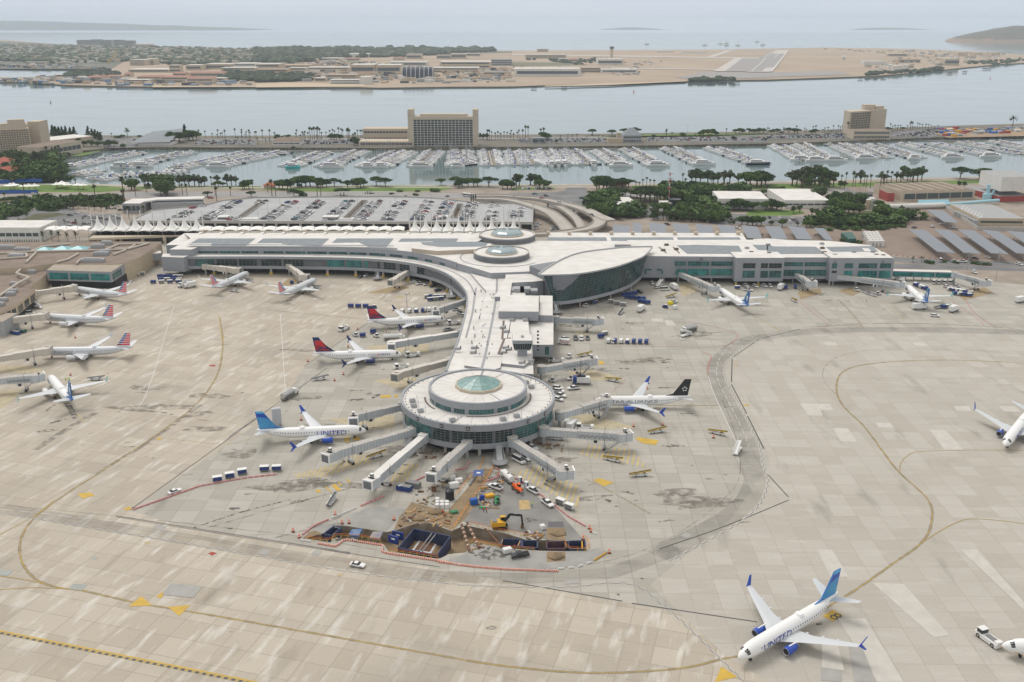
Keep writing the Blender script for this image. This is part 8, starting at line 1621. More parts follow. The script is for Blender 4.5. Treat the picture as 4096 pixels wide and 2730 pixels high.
for v in [('van','white','E2',1580,1250,1700,1310,'white van parked below the rotunda'),('pickup','white','E2',1660,1200,1785,1290,'white flatbed pickup beside the white van'),('pickup','white','E4',610,780,455,720,'white pickup at the top of the construction site'),('pickup','white','E4',1045,830,905,750,'white pickup with a loaded bed beside the toilets'),('pickup','white','E4',1075,890,1215,990,'white utility pickup with ladder rack by the barrier'),('pickup','black','E6',1085,650,850,690,'black pickup below the long trench'),('sedan','white','E5',835,710,1045,745,'white sedan driving on the service road'),('sedan','white','O',388,1138,416,1128,'white car driving on the left apron'),('suv','white','E1',1470,158,1548,162,'white car in front of the right hand airliner tail'),
 ('pickup','white','E4',915,265,1000,300,'white pickup half hidden behind the brown topped bridge'),('suv','white','C2',1480,880,1410,880,'first of the white cars under the wing curve'),('pickup','white','C2',1545,890,1470,900,'second of the white cars under the wing curve'),('sedan','white','C2',1610,895,1530,905,'third of the white cars under the wing curve'),('suv','black','C2',1660,905,1590,925,'dark car under the wing curve'),('suv','dark_blue','C2',1650,962,1698,952,'dark blue car standing off the wing curve'),('suv','white','C2',1030,808,990,830,'white car beside the stairs of the wing'),('sedan','black','C2',985,820,940,840,'dark car beside the stairs of the wing'),
 ('suv','white','D3',680,245,760,240,'white car behind the farther red tailed nose'),('pickup','white','D3',730,265,790,295,'white pickup by the upper left bridge'),('suv','white','D3',785,310,830,300,'white car next to the pier wall at the upper left'),('pickup','silver','D3',575,465,690,440,'silver pickup behind the white roofed bridge'),('pickup','white','D3',1735,275,1810,270,'white pickup under the upper right bridge'),('pickup','grey','D3',1970,520,1965,565,'grey pickup in the bay beside the ambulance'),('suv','white','D3',2030,525,2025,570,'white car in the bay beside the ambulance'),('pickup','white','D3',1905,545,1785,555,'white pickup behind the ambulance'),('suv','black','D4',0,390,10,435,'dark car at the red line beside the bay'),('pickup','grey','D4',130,385,130,435,'flatbed at the red line beside the bay'),('suv','white','D4',65,395,68,435,'white car second from the red line in the bay'),
 ('pickup','white','D3',2000,955,1870,975,'white pickup above the blue box truck'),('pickup','white','D3',2015,1060,1875,1075,'white pickup below the blue box truck'),('suv','white','D3',1720,1055,1840,1075,'topmost white car against the rotunda'),('suv','white','D3',1740,1090,1845,1105,'second white car against the rotunda'),('pickup','white','D3',1745,1130,1860,1155,'third white car against the rotunda'),('suv','white','D3',1755,1175,1810,1190,'lowest white car against the rotunda'),
 ('van','white','C3',1360,950,1450,945,'white van among the vehicles near the glass hall'),('suv','white','C3',1310,930,1385,925,'white car beside the boarding stairs truck'),('pickup','white','C3',1275,875,1300,905,'white pickup under the wall left of the stair tower'),('pickup','white','C3',1450,1070,1510,1060,'white pickup behind the yellow crate'),('suv','black','C3',1150,965,1200,980,'dark car by the blue carts'),('suv','white','C3',2135,905,2165,920,'white car at the foot of the east wing, first'),('suv','white','C3',2210,905,2260,930,'white car at the foot of the east wing, second'),('suv','white','C3',2295,905,2340,925,'white car at the foot of the east wing, third'),('pickup','white','C3',2140,950,2195,955,'flat white tractor pickup near the east wing'),('suv','white','C4',5,905,35,930,'white car at the foot of the east wing, fourth'),
 ('van','white','D1',245,160,360,150,'white van at the nose of the middle striped airliner'),('van','white','C4',1515,900,1540,870,'first white van in the row below the glazed corridor'),('van','white','C4',1560,900,1585,870,'second white van in the row below the glazed corridor'),('van','white','C4',1615,900,1640,870,'third white van in the row below the glazed corridor'),('van','white','C4',1665,900,1690,870,'fourth white van in the row below the glazed corridor'),('suv','white','C4',1620,925,1660,915,'white car in front of the four vans'),('pickup','white','C4',1690,920,1760,915,'white pickup in front of the four vans')]:
 carpx(*v,group='service cars on the apron')
# ---- people
def person(top):
 t=None;V=[(0,0,.95),(0,0,1.2),(0,0,1.45),(0,0,1.58),(0,0,1.72),(.1,0,.9),(.13,.02,.48),(.14,-.02,.06),(-.1,0,.9),(-.13,-.04,.48),(-.15,-.02,.06),(.2,0,1.42),(.29,.03,1.13),(.27,.14,.92),(-.2,0,1.42),(-.29,.03,1.13),(-.27,.16,.95),(.15,.12,.05),(-.15,.12,.05)]
 Ed=[(0,1),(1,2),(2,3),(3,4),(0,5),(5,6),(6,7),(0,8),(8,9),(9,10),(2,11),(11,12),(12,13),(2,14),(14,15),(15,16),(7,17),(10,18)]
 Rr=[.15,.15,.17,.07,.12,.1,.075,.06,.1,.075,.06,.08,.055,.045,.08,.055,.045,.05,.05]
 me=bpy.data.meshes.new('person');me.from_pydata(V,Ed,[]);o=bpy.data.objects.new('person',me);COL.objects.link(o)
 s=o.modifiers.new('s','SKIN');o.modifiers.new('u','SUBSURF').levels=1
 for i,r in enumerate(Rr):me.skin_vertices[0].data[i].radius=(r,r*.85)
 me.skin_vertices[0].data[0].use_root=True
 dg=bpy.context.evaluated_depsgraph_get();nm=bpy.data.meshes.new_from_object(o.evaluated_get(dg));o.modifiers.clear();o.data=nm
 for mt in(top,mat('trousers',(.03,.04,.07),.8),SKIN,WHV):nm.materials.append(mt)
 for p in nm.polygons:
  z=p.center.z;p.material_index=1 if z<.92 else 3 if z>1.72 else 2 if z>1.56 else 0
 return o
PP={}
def pput(c,r,x,y,a,label,z=0):
 if c not in PP:PP[c]=Proto(person,{'orange':ORG,'lime':LIME}[c])
 X,Y=W(r,x,y,z);return PP[c].put((X,Y,z+.03),a,label,'ground crew',1.06,cat='person')
for v in [('lime','E4',965,968,.5,'person in a lime vest standing beside stacked plywood'),('orange','E4',430,1035,1,'person in an orange vest near the lumber, right one'),('orange','E4',395,1025,2,'person in an orange vest near the lumber, left one'),('orange','E3',1788,1125,0,'person in orange at the edge of the dirt, left of two'),('orange','E3',1810,1165,2,'person in orange at the edge of the dirt, right of two'),('orange','D2',1840,380,1,'person in orange under the fuselage of the farther red tailed airliner'),('lime','D2',1870,382,2,'person in a lime vest under the farther red tailed airliner'),('lime','D2',1805,372,1,'person in dark clothes and lime vest left of the airliner stairs'),('lime','D1',690,850,1,'first of three crew at the dark blue tailed airliner nose'),('lime','D1',713,848,2,'second of three crew at the dark blue tailed airliner nose'),('lime','D1',728,856,3,'third of three crew at the dark blue tailed airliner nose'),('orange','D2',2090,640,0,'person in orange standing on the tow tractor by the red tailed nose'),('orange','E1',862,22,1,'person in orange alone in front of the east wing'),('lime','C2',1410,988,1,'person walking alone inside the wing curve'),('lime','C2',528,972,1,'person in a lime vest below the wing middle airliner'),('orange','E6',908,592,1,'person with a white helmet at the edge of the long trench')]:pput(*v)
# ---- traffic barrels, cones
def barrel(v):
 t=thing('traffic_barrel','b','barrel');m=M();m.cyl(0,0,.08,1.0,.3,ORG,r1=.22,n=12);m.mk('drum',t);m=M();m.cyl(0,0,.45,.6,.275,WHV,r1=.262,n=12);m.cyl(0,0,.72,.84,.255,WHV,r1=.245,n=12);m.mk('reflective_band',t);m=M();m.cyl(0,0,0,.1,.45,RUB,n=12);m.mk('base',t);return t
BB=Proto(barrel,0)
for i,(r,x,y,lab) in enumerate([('E5',75,262,'left of the trench by the service road'),('E5',643,38,'above the white barrier line'),('E5',1430,105,'beside the grey slab of the site'),('E5',735,155,'behind the blue trench box'),('E5',828,150,'on the slab edge, with a white top'),('E4',568,608,'at the apex of the red barriers'),('E4',1640,1225,'where the red barrier line ends'),('E4',1662,1262,'lying at the end of the red barriers'),('E6',2020,628,'at the tip of the yellow barrier'),('E6',1712,468,'at the right end of the trench'),('D4',755,935,'behind the wing of the black tailed airliner'),('D4',915,1312,'below the wing tip of the black tailed airliner'),('D4',1447,1445,'in front of the right belt loader'),('D4',612,1328,'left below the black tailed airliner engine'),('D2',870,1375,'beyond the globe tailed wing'),('D2',1350,855,'on the lane left of the empty bridge'),('D2',1250,925,'right of the lone belt loader'),('D2',945,705,'behind the nearer red tailed airliner'),('D1',738,790,'near the left bridge, beside crew'),('D1',787,400,'between two striped tail airliners'),('E5',160,345,'at the left tip of the excavation'),('D2',1405,540,'near the wingtip of the red tailed airliner'),('D2',1512,340,'near the blue carts'),('E3',1143,760,'below the white topped bridge')]):
 X,Y=W(r,x,y);BB.put((X,Y,.05),0,'orange and white traffic barrel '+lab,'traffic barrels',1.25,cat='traffic barrel')
# ---- barrier segments
def lowbar(v):
 m=M();c={0:SRED,1:WHV,2:SKY_,3:ORG}[v];m.box(0,0,.02,1.8,.36,.2,c);m.box(0,0,.22,1.75,.18,.3,c)
 if v in(0,3):
  for x in(-.6,.0,.6):m.box(x,0,.1,.26,.38,.42,WHV)
 return m.mk('barrier_segment')
LB_={v:Proto(lowbar,v) for v in(0,1,2,3)}
def barrier(v,r,pts,where,step=2.0,gap=0):
 P=resample(WL(r,pts),step);nm={0:'red and white',1:'white',2:'yellow',3:'orange and white'}[v]
 for i in range(len(P)-1):
  d=P[i+1]-P[i];c=(P[i]+P[i+1])/2;LB_[v].put((c.x,c.y,.05),atan2(d.y,d.x),f"{nm} barrier segment {where}, {nth(i)} from left",'low barriers round the works',cat='barrier')
barrier(0,'O',[(305,1173),(460,1118),(560,1100),(648,1090)],'in the line on the left apron')
barrier(0,'E3',[(30,1385),(180,1270),(390,1180)],'left part of the line above the trench');barrier(1,'E3',[(390,1180),(760,1025)],'of the white stretch above the trench');barrier(0,'E3',[(760,1025),(1110,878)],'right part of the line above the trench')
barrier(1,'E5',[(160,375),(395,415)],'at the left tip of the excavation');barrier(3,'E5',[(400,425),(660,468),(760,372),(1300,455),(1260,530),(1300,553),(2000,655),(2353,722)],'along the near edge of the works');barrier(3,'E6',[(0,735),(400,790),(800,825),(1430,848)],'along the lower right edge of the works')
barrier(0,'E4',[(530,512),(730,620),(900,700)],'right of the stair, upper part');barrier(0,'E4',[(1060,820),(1230,955),(1400,1090),(1640,1225)],'right of the site, lower part');barrier(1,'E4',[(1670,1270),(1740,1300)],'past the end of the red line');barrier(0,'E4',[(410,675),(600,617)],'left of the water tanker');barrier(0,'E4',[(60,537),(180,520),(220,442),(300,432)],'left of the round stair');barrier(0,'E3',[(1420,722),(1600,637)],'below the short brown bridge')
barrier(1,'E6',[(1395,822),(1640,800),(1840,730)],'at the lower right corner of the works',3.0);barrier(2,'E6',[(1845,722),(2015,612)],'at the right corner of the works')
for r,q in (('C4',[(1110,620),(1300,642),(1500,655),(1815,665),(1960,672)]),):barrier(0,r,q,'on the road behind the east wing',3.5)
# ================= excavation works =================
WET=mat('wet_asphalt',(.17,.165,.155),.7,col2=(.25,.24,.225),scale=.12);GRV=mat('gravel_grey',(.27,.265,.25),.9,col2=(.34,.33,.31),scale=.2);SHB=mat('shoring_blue',(.015,.035,.12),.6,col2=(.05,.06,.10),scale=.8);RUST=mat('rusty_steel',(.16,.075,.04),.8,var=.3,scale=.8);WOOD=mat('raw_timber',(.42,.27,.13),.85,var=.2,scale=.8);SLAB=mat('cut_slab_edge',(.42,.40,.36),.85,var=.08)
m=M();m.sheet([WL('E4',[(480,650),(620,640),(900,760),(1260,1000),(1560,1340),(1540,1360),(1130,1350),(830,1260),(400,1190),(120,1130),(100,1060),(330,800)])],.036,WET)
m.sheet([WL('E3',[(1340,1050),(1400,970),(1850,1090),(2195,770),(2195,1010),(2060,1200),(1900,1320),(1625,1222),(1430,1240),(1175,1322),(1250,1150)])],.037,DIRT)
m.sheet([WL('E4',[(385,515),(510,520),(440,640),(250,900),(140,1100),(0,1250),(-60,1100),(0,980),(160,800)])],.038,DIRT)
m.sheet([WL('E3',[(500,1255),(1090,1335),(1250,1150),(1330,1050),(900,1020),(600,1150)])],.036,GRV)
m.sheet([WL('E6',[(330,630),(400,530),(1200,610),(1750,605),(1900,560),(2000,640),(1850,730),(1400,830),(800,815),(100,720)])],.036,GRV);m.sheet([WL('E6',[(1285,610),(1505,612),(1505,720),(1285,735)])],.044,DIRT);m.sheet([WL('E6',[(1300,258),(1480,258),(1490,325),(1300,325)])],.046,mat('steel_plate',(.11,.10,.11),.6));m.sheet([WL('E6',[(1285,330),(1505,330),(1505,480),(1285,470)])],.045,DIRT)
m.sheet([WL('E3',[(20,1440),(110,1350),(430,1240),(500,1250),(260,1370)])],.037,DIRT);m.sheet([WL('E5',[(240,200),(640,130),(700,150),(480,290)])],.039,GRV)
m.mk('site_ground',kind=KS)
def wallp(parent,o,r,p,q,z0,z1,mt,name='panel',th=.35):
 a=W(r,*p);b=W(r,*q);m=M(o);m.beam((*a,(z0+z1)/2),(*b,(z0+z1)/2),th,z1-z0,mt)
 k=max(2,int((Vector(b)-Vector(a)).length/1.4))
 for i in range(k+1):
  c=Vector(a).lerp(Vector(b),i/k);m.box(c.x,c.y,z0,.16,.5,z1-z0,mt)
 return m.mk(name,parent)
def shoring(label,r,pts,z0,z1,mt,struts=(),closed=True,ms=None):
 o=(*W(r,*pts[0]),0);t=thing('trench_shoring',label,'trench shoring',o,'trench shoring boxes')
 for a,b in zip(pts,pts[1:]+(pts[:1] if closed else [])):wallp(t,o,r,a,b,z0,z1,mt)
 for a,b in struts:
  m=M(o);m.tube((*W(r,*a),z1-.3),(*W(r,*b),z1-.3),.22,ms or WOOD,8);m.mk('strut',t)
shoring('small blue shoring box with a white cross tube at the left of the trench','E5',[(485,320),(625,215),(725,240),(595,345)],-2.2,.9,SHB,[((625,215),(725,240))],ms=WHV)
shoring('large blue walled shoring pit around square timber formwork','E5',[(1490,500),(1700,245),(2190,345),(2010,600)],-3.4,.7,SHB,[((1760,540),(1950,290)),((1800,560),(2000,300))],closed=True,ms=GREY)
shoring('long blue shoring box in the right trench, left of three','E6',[(740,560),(750,470),(980,480),(985,560)],-3.2,.4,SHB,[((740,555),(765,470)),((940,560),(975,485))],ms=WOOD)
shoring('dark shoring box in the right trench, middle of three','E6',[(1000,570),(1000,490),(1175,490),(1175,575)],-3.4,.4,SHB,[((1175,490),(1175,575))],ms=GREY)
shoring('reddish framed shoring box in the right trench','E6',[(1285,590),(1285,510),(1505,498),(1510,585)],-3.0,.5,mat('shoring_rust_blue',(.07,.05,.09),.7,col2=(.14,.06,.05),scale=.7),[((1500,500),(1505,585))],ms=RUST)
shoring('blue shoring box with a yellow ladder at the right end of the trench','E6',[(1540,592),(1540,500),(1735,495),(1740,590)],-3.0,.5,SHB,[((1700,497),(1705,590))],ms=SKY_)
o=(*W('E5',1850,470),-3.6);t=thing('foundation_formwork','square timber and white formwork frame at the bottom of the large pit','formwork',o)
for q,z,mt,nm in (([(1600,560),(1740,350),(2060,395),(1940,600)],-3.5,WOOD,'timber_deck'),([(1660,530),(1765,375),(2025,405),(1930,560)],-3.2,WHV,'white_frame'),([(1710,510),(1790,400),(1980,420),(1910,535)],-3.0,RUST,'rebar_mat')):
 m=M(o);m.prism([W('E5',x,y,-3.2) for x,y in q],z-.1,z+.1,mt);m.mk(nm,t)
for i,(r,a,b,rd,mt,za,zb,lab) in enumerate([('E6',(350,285),(490,580),.42,RUST,.5,.5,'long banded pipe lying across the middle of the excavation'),('E6',(285,310),(375,618),.42,RUST,.5,.5,'second banded pipe left of the long one'),('E6',(560,355),(765,575),.3,RUST,.5,.5,'rusty beam spanning the trench right of the pipes'),('E3',(1290,820),(1240,835),.2,WHV,2,2,'white tube resting on the blue skip'),('E5',(1950,210),(2000,150),.3,WOOD,.4,.4,'pale timber beam end on the dirt'),('E4',(230,720),(340,560),.3,GREY,.3,.3,'grey pipe lying left of the blue canopy'),('E4',(345,985),(415,990),.45,mat('green_pipe',(.03,.30,.12),.5),.45,.45,'bright green pipe by the lumber'),('E4',(360,970),(580,985),.25,WOOD,.2,.2,'long board in front of the green pipe')]):
 A=(*W(r,*a),za);B=(*W(r,*b),zb);m=M(A);m.tube(A,B,rd,mt,10);L3=(Vector(B)-Vector(A)).length
 if i<2:
  for k in range(5):
   p=Vector(A).lerp(Vector(B),.15+.16*k);q=Vector(A).lerp(Vector(B),.19+.16*k);m.tube(p,q,rd+.06,CREAM,10)
 m.mk('pipe' if i<2 or 'pipe' in lab else 'beam',None,lab,'pipe' if 'pipe' in lab else 'beam')
def rail(label,r,pts):
 P=resample(WL(r,pts),2.2);o=(P[0].x,P[0].y,0);t=thing('guard_rail',label,'guard rail',o,'yellow guard rails at the excavation');m=M(o)
 for p in P:m.tube((p.x,p.y,0),(p.x,p.y,1.15),.06,SKY_,4);m.box(p.x,p.y,0,.35,.35,.12,SKY_)
 m.mk('posts',t);m=M(o)
 for h in(.6,1.1):m.path([(p.x,p.y,h) for p in P],.05,ORG if h>1 else SKY_,4)
 m.mk('rails',t)
rail('yellow rail on the far side of the right trench','E6',[(390,285),(700,370),(900,400),(1040,440),(1280,450)]);rail('yellow rail on the near side of the right trench','E6',[(400,500),(560,530),(770,575),(1200,600)]);rail('yellow rail round the right tip of the trench','E6',[(1500,520),(1530,590),(1750,600),(1790,560),(1760,470),(1700,440)]);rail('yellow rail at the near edge of the large pit','E5',[(1370,530),(1600,560),(2000,620),(2100,640)]);rail('yellow rail at the near edge of the left trench','E5',[(260,365),(580,400),(640,325),(1000,345),(1330,420)]);rail('orange rail along the lane left of the wet asphalt','E4',[(510,500),(440,640),(330,800),(250,900),(150,1050),(60,1200),(20,1260)]);rail('yellow rail along the left lane edge','E4',[(400,400),(350,520),(250,620),(160,720),(60,850)])
o=(*W('E5',1440,430),0);t=thing('shoring_panel_stack','stack of upright dark blue shoring panels with white lettering left of the pit','panel stack',o)
for k,(x0,y0,x1,y1) in enumerate(((1360,400,1490,440),(1415,350,1560,380))):
 a=W('E5',x0,y0);b=W('E5',x1,y1);m=M(o);m.beam((*a,1.4),(*b,1.4),.5,2.6,mat('panel_blue',(.015,.04,.20),.5));m.mk('panel',t);d=Vector(b)-Vector(a);c=(Vector(a)+Vector(b))/2;m=M(o);m.box(c.x,c.y-.35,1.5,1.3,.05,.5,WTX,atan2(d.y,d.x));m.mk('panel_lettering',t)
for r,q,mt,lab in (('E5',[(820,330),(870,260),(1010,250),(950,350)],mat('blue_tarp',(.04,.12,.30),.6,col2=(.18,.24,.32),scale=.7),'blue and grey sheet covered trench box near the left rail'),('E5',[(1100,370),(1150,290),(1290,285),(1240,385)],mat('grey_blue_tarp',(.18,.18,.25),.7,col2=(.32,.28,.24),scale=.7),'brown and blue sheet covered box beside the stacked panels')):
 P=WL(r,q);m=M((*P[0],0));m.prism(P,0,.8,mt);m.mk('covered_box',None,lab,'covered box')
X,Y=W('E4',330,650);o=(X,Y,0);t=thing('site_sign_board','tilted blue board on grey legs in the middle of the dirt lane','sign board',o);m=M(o)
for dx in(-1.4,1.4):
 for dy in(-.8,.8):m.tube((X+dx,Y+dy,0),(X+dx,Y+dy,2.6+dy*.6),.1,GREY)
m.mk('legs',t);m=M(o);m.face([(X-1.9,Y-1.2,2.2),(X+1.7,Y-1.2,2.2),(X+2.1,Y+1.2,3.4),(X-1.5,Y+1.2,3.4)],mat('board_blue',(.05,.10,.28),.5));m.face([(X-.5,Y-.3,2.68),(X+.8,Y-.3,2.68),(X+.9,Y+.2,2.93),(X-.4,Y+.2,2.93)],WTX);m.mk('board',t)
for i in range(7):
 X,Y=W('E3',1725+(i%3)*60,1045-(i//3)*38);m=M((X,Y,0));m.cyl(X,Y,0,1.5,.75,WHV,n=14);m.cyl(X,Y,1.5,1.75,.75,WHV,r1=.3,n=14);m.mk('white_tank',None,f"white plastic tank in the cluster of seven on the slab, {nth(i)} from near left",'tank','white plastic tanks')
X,Y=W('E3',1880,930);m=M((X,Y,0));m.cyl(X,Y,0,3.2,1.5,BLKP,n=16);m.cyl(X,Y,3.2,3.7,1.5,BLKP,r1=.6,n=16);m.mk('black_tank',None,'tall black water tank behind the white plastic tanks','tank')
for r,x,y,sx,sy,sz,mt,nm,lab in (('E3',1930,790,3.2,1.8,1.8,WHV,'generator','white wheeled generator above the black tank'),('E3',1990,730,2.6,1.6,1.5,WHV,'generator','second white generator behind the first'),('E4',30,650,2.0,1.6,1.5,WHV,'compressor','white rounded unit under the short bridge'),('E4',280,935,2.3,1.8,1.8,mat('bright_blue',(.01,.10,.38),.5),'blue_tank','bright blue tank on the dirt lane'),('E4',375,890,1.5,1.0,1.6,mat('bright_blue2',(.01,.05,.30)),'blue_drum_rack','dark blue drum rack behind the blue tank'),('E4',465,850,3.0,2.0,.8,SKY_,'equipment_pile','yellow and black equipment pile near the white pickup'),('E4',395,755,2.0,1.2,.6,WOOD,'timber_stack','small timber stack at the left of the white pickup'),('E4',450,955,1.6,1.9,.25,WOOD,'plywood_sheet','single plywood sheet near the green machine'),('E6',1235,345,1.5,1.5,1.3,WHV,'white_sack','round white sack beside the trench'),('E6',820,620,2.6,1.7,1.3,WHV,'trailer','white trailer behind the black pickup'),('E3',1680,835,1.5,1.2,1.4,RUST,'rusty_crate','rusty crate under the open bridge cab'),('C3',1455,1078,2.6,1.8,1.6,mat('crate_yellow',(.75,.62,.02),.6),'yellow_crate','bright yellow crate on the apron near the glass hall'),('C3',1495,1118,2.4,1.8,1.8,WHV,'white_crate','white crate right of the dark tractor'),('E3',1930,1105,2.6,1.8,.5,mat('green_bin',(.04,.18,.08),.6),'low_green_bin','low green bin on the dirt'),('D2',595,1430,3.4,2.0,7.0,mat('grey_curtain',(.45,.47,.5),.7),'lift_truck_box','tall grey box lift behind the globe tail'),('C2',330,888,2.0,1.6,1.8,BLC,'blue_bin','blue bin by the nose of the wing middle airliner')):
 if nm=='x':continue
 X,Y=W(r,x,y);m=M((X,Y,0));m.box(X,Y,.15,sx,sy,sz,mt,.4);m.box(X,Y,.15+sz,sx*.8,sy*.8,.12,mt,.4)
 for dx in(-.35,.35):m.box(X+dx*sx,Y,0,.3,sy*.9,.2,RUB,.4)
 m.mk(nm,None,lab,nm.replace('_',' '))
rd=random.Random(12);m=M();CL_=[WOOD,RUST,GREY,DIRT,RUST,SLAB,WOOD,DIRT,cw,GREY,SLAB]
for r,q,n in (('E4',[(400,600),(620,640),(640,900),(560,1000),(200,1000),(330,760)],60),('E3',[(1340,1060),(1900,1100),(1900,1300),(1200,1320)],45),('E6',[(1040,380),(1300,400),(1300,480),(1040,470)],20),('E6',[(130,650),(420,540),(700,560),(700,640),(300,700)],10),('E6',[(400,520),(760,560),(740,470),(450,430)],40),('E5',[(300,330),(560,370),(1300,400),(1300,300),(760,260)],40),('E3',[(1420,860),(1900,700),(1700,1000),(1500,1000)],24),('E2',[(450,1160),(850,1150),(850,1230),(480,1260)],26),('E2',[(1820,1050),(2160,1090),(2150,1160),(1850,1110)],20)):
 P=WL(r,q);xs=[p[0] for p in P];ys=[p[1] for p in P];k=0
 while k<n:
  x=rd.uniform(min(xs),max(xs));y=rd.uniform(min(ys),max(ys))
  if inpoly(x,y,P):
   k+=1;zz=-3.5 if inpoly(x,y,PITW) else .03;m.box(x,y,zz,rd.uniform(.4,2.4),rd.uniform(.2,.7),rd.uniform(.15,.6),rd.choice(CL_),rd.uniform(0,3))
m.mk('construction_debris',None,'loose timber, steel and rubble scattered over the works','debris',kind='stuff')
for r,x,y,s,lab in (('E3',1500,1180,2.4,'brown spoil heap above the stacked blue panels'),('E3',1700,1100,2.6,'low brown spoil heap near the white tanks'),('E6',1420,400,2.4,'dark spoil heap at the head of the right trench'),('E6',1390,670,2.6,'low spoil heap below the right trench')):
 X,Y=W(r,x,y);z=-3.5 if inpoly(X,Y,PITW) else .03;m=M((X,Y,z));m.loft([[(X+s*f*rd.uniform(.75,1.25)*cos(j*PI/7),Y+s*.8*f*rd.uniform(.75,1.25)*sin(j*PI/7),z+s*g*rd.uniform(.85,1.15)) for j in range(14)] for f,g in((1,0),(.8,.18),(.5,.34),(.2,.46),(.02,.5))],DIRT);m.mk('spoil_heap',None,lab,'spoil heap','spoil heaps',smooth=True)
m=M((*W('E5',1900,130),0))
for k in range(5):
 X,Y=W('E5',1830+k*28,140-k*6);m.beam((X,Y,.15+.1*k),(X+3.5,Y+.8+k*.3,.2+.1*k),.25,.12,WOOD)
m.mk('scrap_timber_pile',None,'loose scrap timber on the dirt above the large pit','timber pile')
def excavator():
 X,Y=W('E6',740,330);o=(X,Y,0);t=thing('excavator','yellow tracked excavator with a black boom lowered to the right','excavator',o)
 for s in(1,-1):
  m=M(o);m.loft([[(X+x*2.3,Y+s*1.2+w_*.35,.5+z*.45) for x,z in((-1,-.6),(-.8,-1),(.8,-1),(1,-.6),(1,.4),(.8,1),(-.8,1),(-1,.4))] for w_ in(-1,1)],BLKP);m.sm.clear();m.mk('track',t)
 m=M(o);m.box(X-.7,Y,1.1,4.4,2.9,1.4,SKY_,.12);m.box(X-1.9,Y,2.5,1.6,2.4,.35,GREY,.12);m.mk('house',t)
 m=M(o);m.box(X+.7,Y+.9,2.4,1.5,1.1,1.1,CARG,.12);m.box(X+.7,Y+.9,3.5,1.6,1.2,.1,SKY_,.12);m.mk('cab',t)
 m=M(o);p=[(X+1.0,Y-.3,2.2),(X+3.0,Y-.2,4.9),(X+6.6,Y,4.4)];m.beam(p[0],p[1],.55,.7,BLKP);m.beam(p[1],p[2],.5,.6,BLKP);m.mk('boom',t)
 m=M(o);m.beam((X+6.6,Y,4.6),(X+7.0,Y,1.1),.45,.55,BLKP);m.mk('dipper_arm',t);m=M(o);m.tube((X+3.6,Y,4.9),(X+6.6,Y,5.1),.12,METL);m.tube((X+1.6,Y,1.9),(X+3.1,Y,4.0),.12,METL);m.mk('rams',t)
 m=M(o);m.loft([[(X+6.6,Y-.7,1.2),(X+7.4,Y-.7,1.2),(X+7.2,Y-.7,.3),(X+6.4,Y-.7,.4)],[(X+6.6,Y+.7,1.2),(X+7.4,Y+.7,1.2),(X+7.2,Y+.7,.3),(X+6.4,Y+.7,.4)]],RUST);m.sm.clear();m.mk('bucket',t)
excavator()
def telehandler(label,r,x,y,a,c,s=1):
 X,Y=W(r,x,y);o=(X,Y,0);t=thing('telehandler',label,'telehandler',o,rz=0);t.rotation_euler=(0,0,a);t.scale=(s,)*3
 m=M();m.box(0,0,.7,4.6,1.5,.9,c);m.mk('body',t);m=M();m.box(.1,.6,1.4,1.3,.9,1.1,CARG);m.box(.1,.6,2.5,1.4,1,.1,c);m.mk('cab',t);m=M();m.beam((-2.2,-.3,2.0),(3.6,-.3,1.2),.45,.5,c);m.box(3.7,-.3,.5,.15,1.4,.9,GREY);m.mk('boom',t);wheels(t,4.6,2.3,.65)
telehandler('orange telehandler beside the water tanker','E4',790,775,rad(-60),ORG);telehandler('small green loader on the wet asphalt','E4',548,915,rad(-92),mat('machine_green',(.02,.20,.07),.5),.8)
m=M((*W('E7',2180,720),0));m.path([(*W('E7',2165,712),.6),(*W('E7',2345,785),.6)],.12,SKY_,6);m.mk('tow_bar',None,'yellow tow bar between the tow tractor and the cut off nose','tow bar')
for r,x,yb_,yt,lab in (('C4',1828,760,600,'tall light mast in front of the solar canopies, left one'),('C4',2092,860,600,'tall light mast in front of the solar canopies, right one'),('C2',428,640,545,'slim lightning mast on the wing roof, left'),('C2',1140,660,560,'slim lightning mast on the wing roof, middle'),('C2',1672,750,650,'slim lightning mast on the wing roof, right'),('D2',2075,80,-60,'slim mast standing inside the wing curve'),('C3',215,130,20,'signal mast at the junction'),('B3',1610,370,235,'tall floodlight mast on the island')):
 z=0 if r!='C2' else 11.5;X,Y=W(r,x,yb_,z);h=min(HT(r,x,yb_,yt),34) if z==0 else 5
 m=M((X,Y,z));m.tube((X,Y,z),(X,Y,z+h),.22 if z==0 else .1,STEEL,8,r1=.12 if z==0 else .06);m.box(X,Y,z+h,2.2 if z==0 else .6,.5,.5,STEEL);m.mk('mast',None,lab,'mast')
X,Y=W('C3',1440,150);m=M((X,Y,0))
for k in range(9):m.box(X,Y,k*3.0,.8,.8,3.0,SRED if k%2==0 else WHV)
for k in range(4):m.box(X,Y,14+k*4,5,.4,.4,STEEL)
m.mk('lattice_tower',None,'red and white banded tower rising among the trees','tower')
for i,(x,y,s) in enumerate(((95,790,1.2),(125,785,1.0),(215,795,.9),(265,795,.9),(320,793,.9),(520,780,.9),(570,770,1.3),(615,783,.9),(715,785,1),(765,787,.8))):
 X,Y=W('B1',x,y,4);m=M((X,Y,0));m.loft([[(X+cos(2*PI*j/8)*5.5*s*f,Y+sin(2*PI*j/8)*4.5*s*f,4.3+h) for j in range(8)] for f,h in((1,0),(.4,.8),(.04,2.4))],TENT);m.tube((X,Y,0),(X,Y,5),.3,mat('terracotta',(.42,.14,.06),.7),6);m.mk('shade_sail',None,f'white shade sail on a terracotta post in the left park, {nth(i)} from the left','shade sail','shade sails in the park')
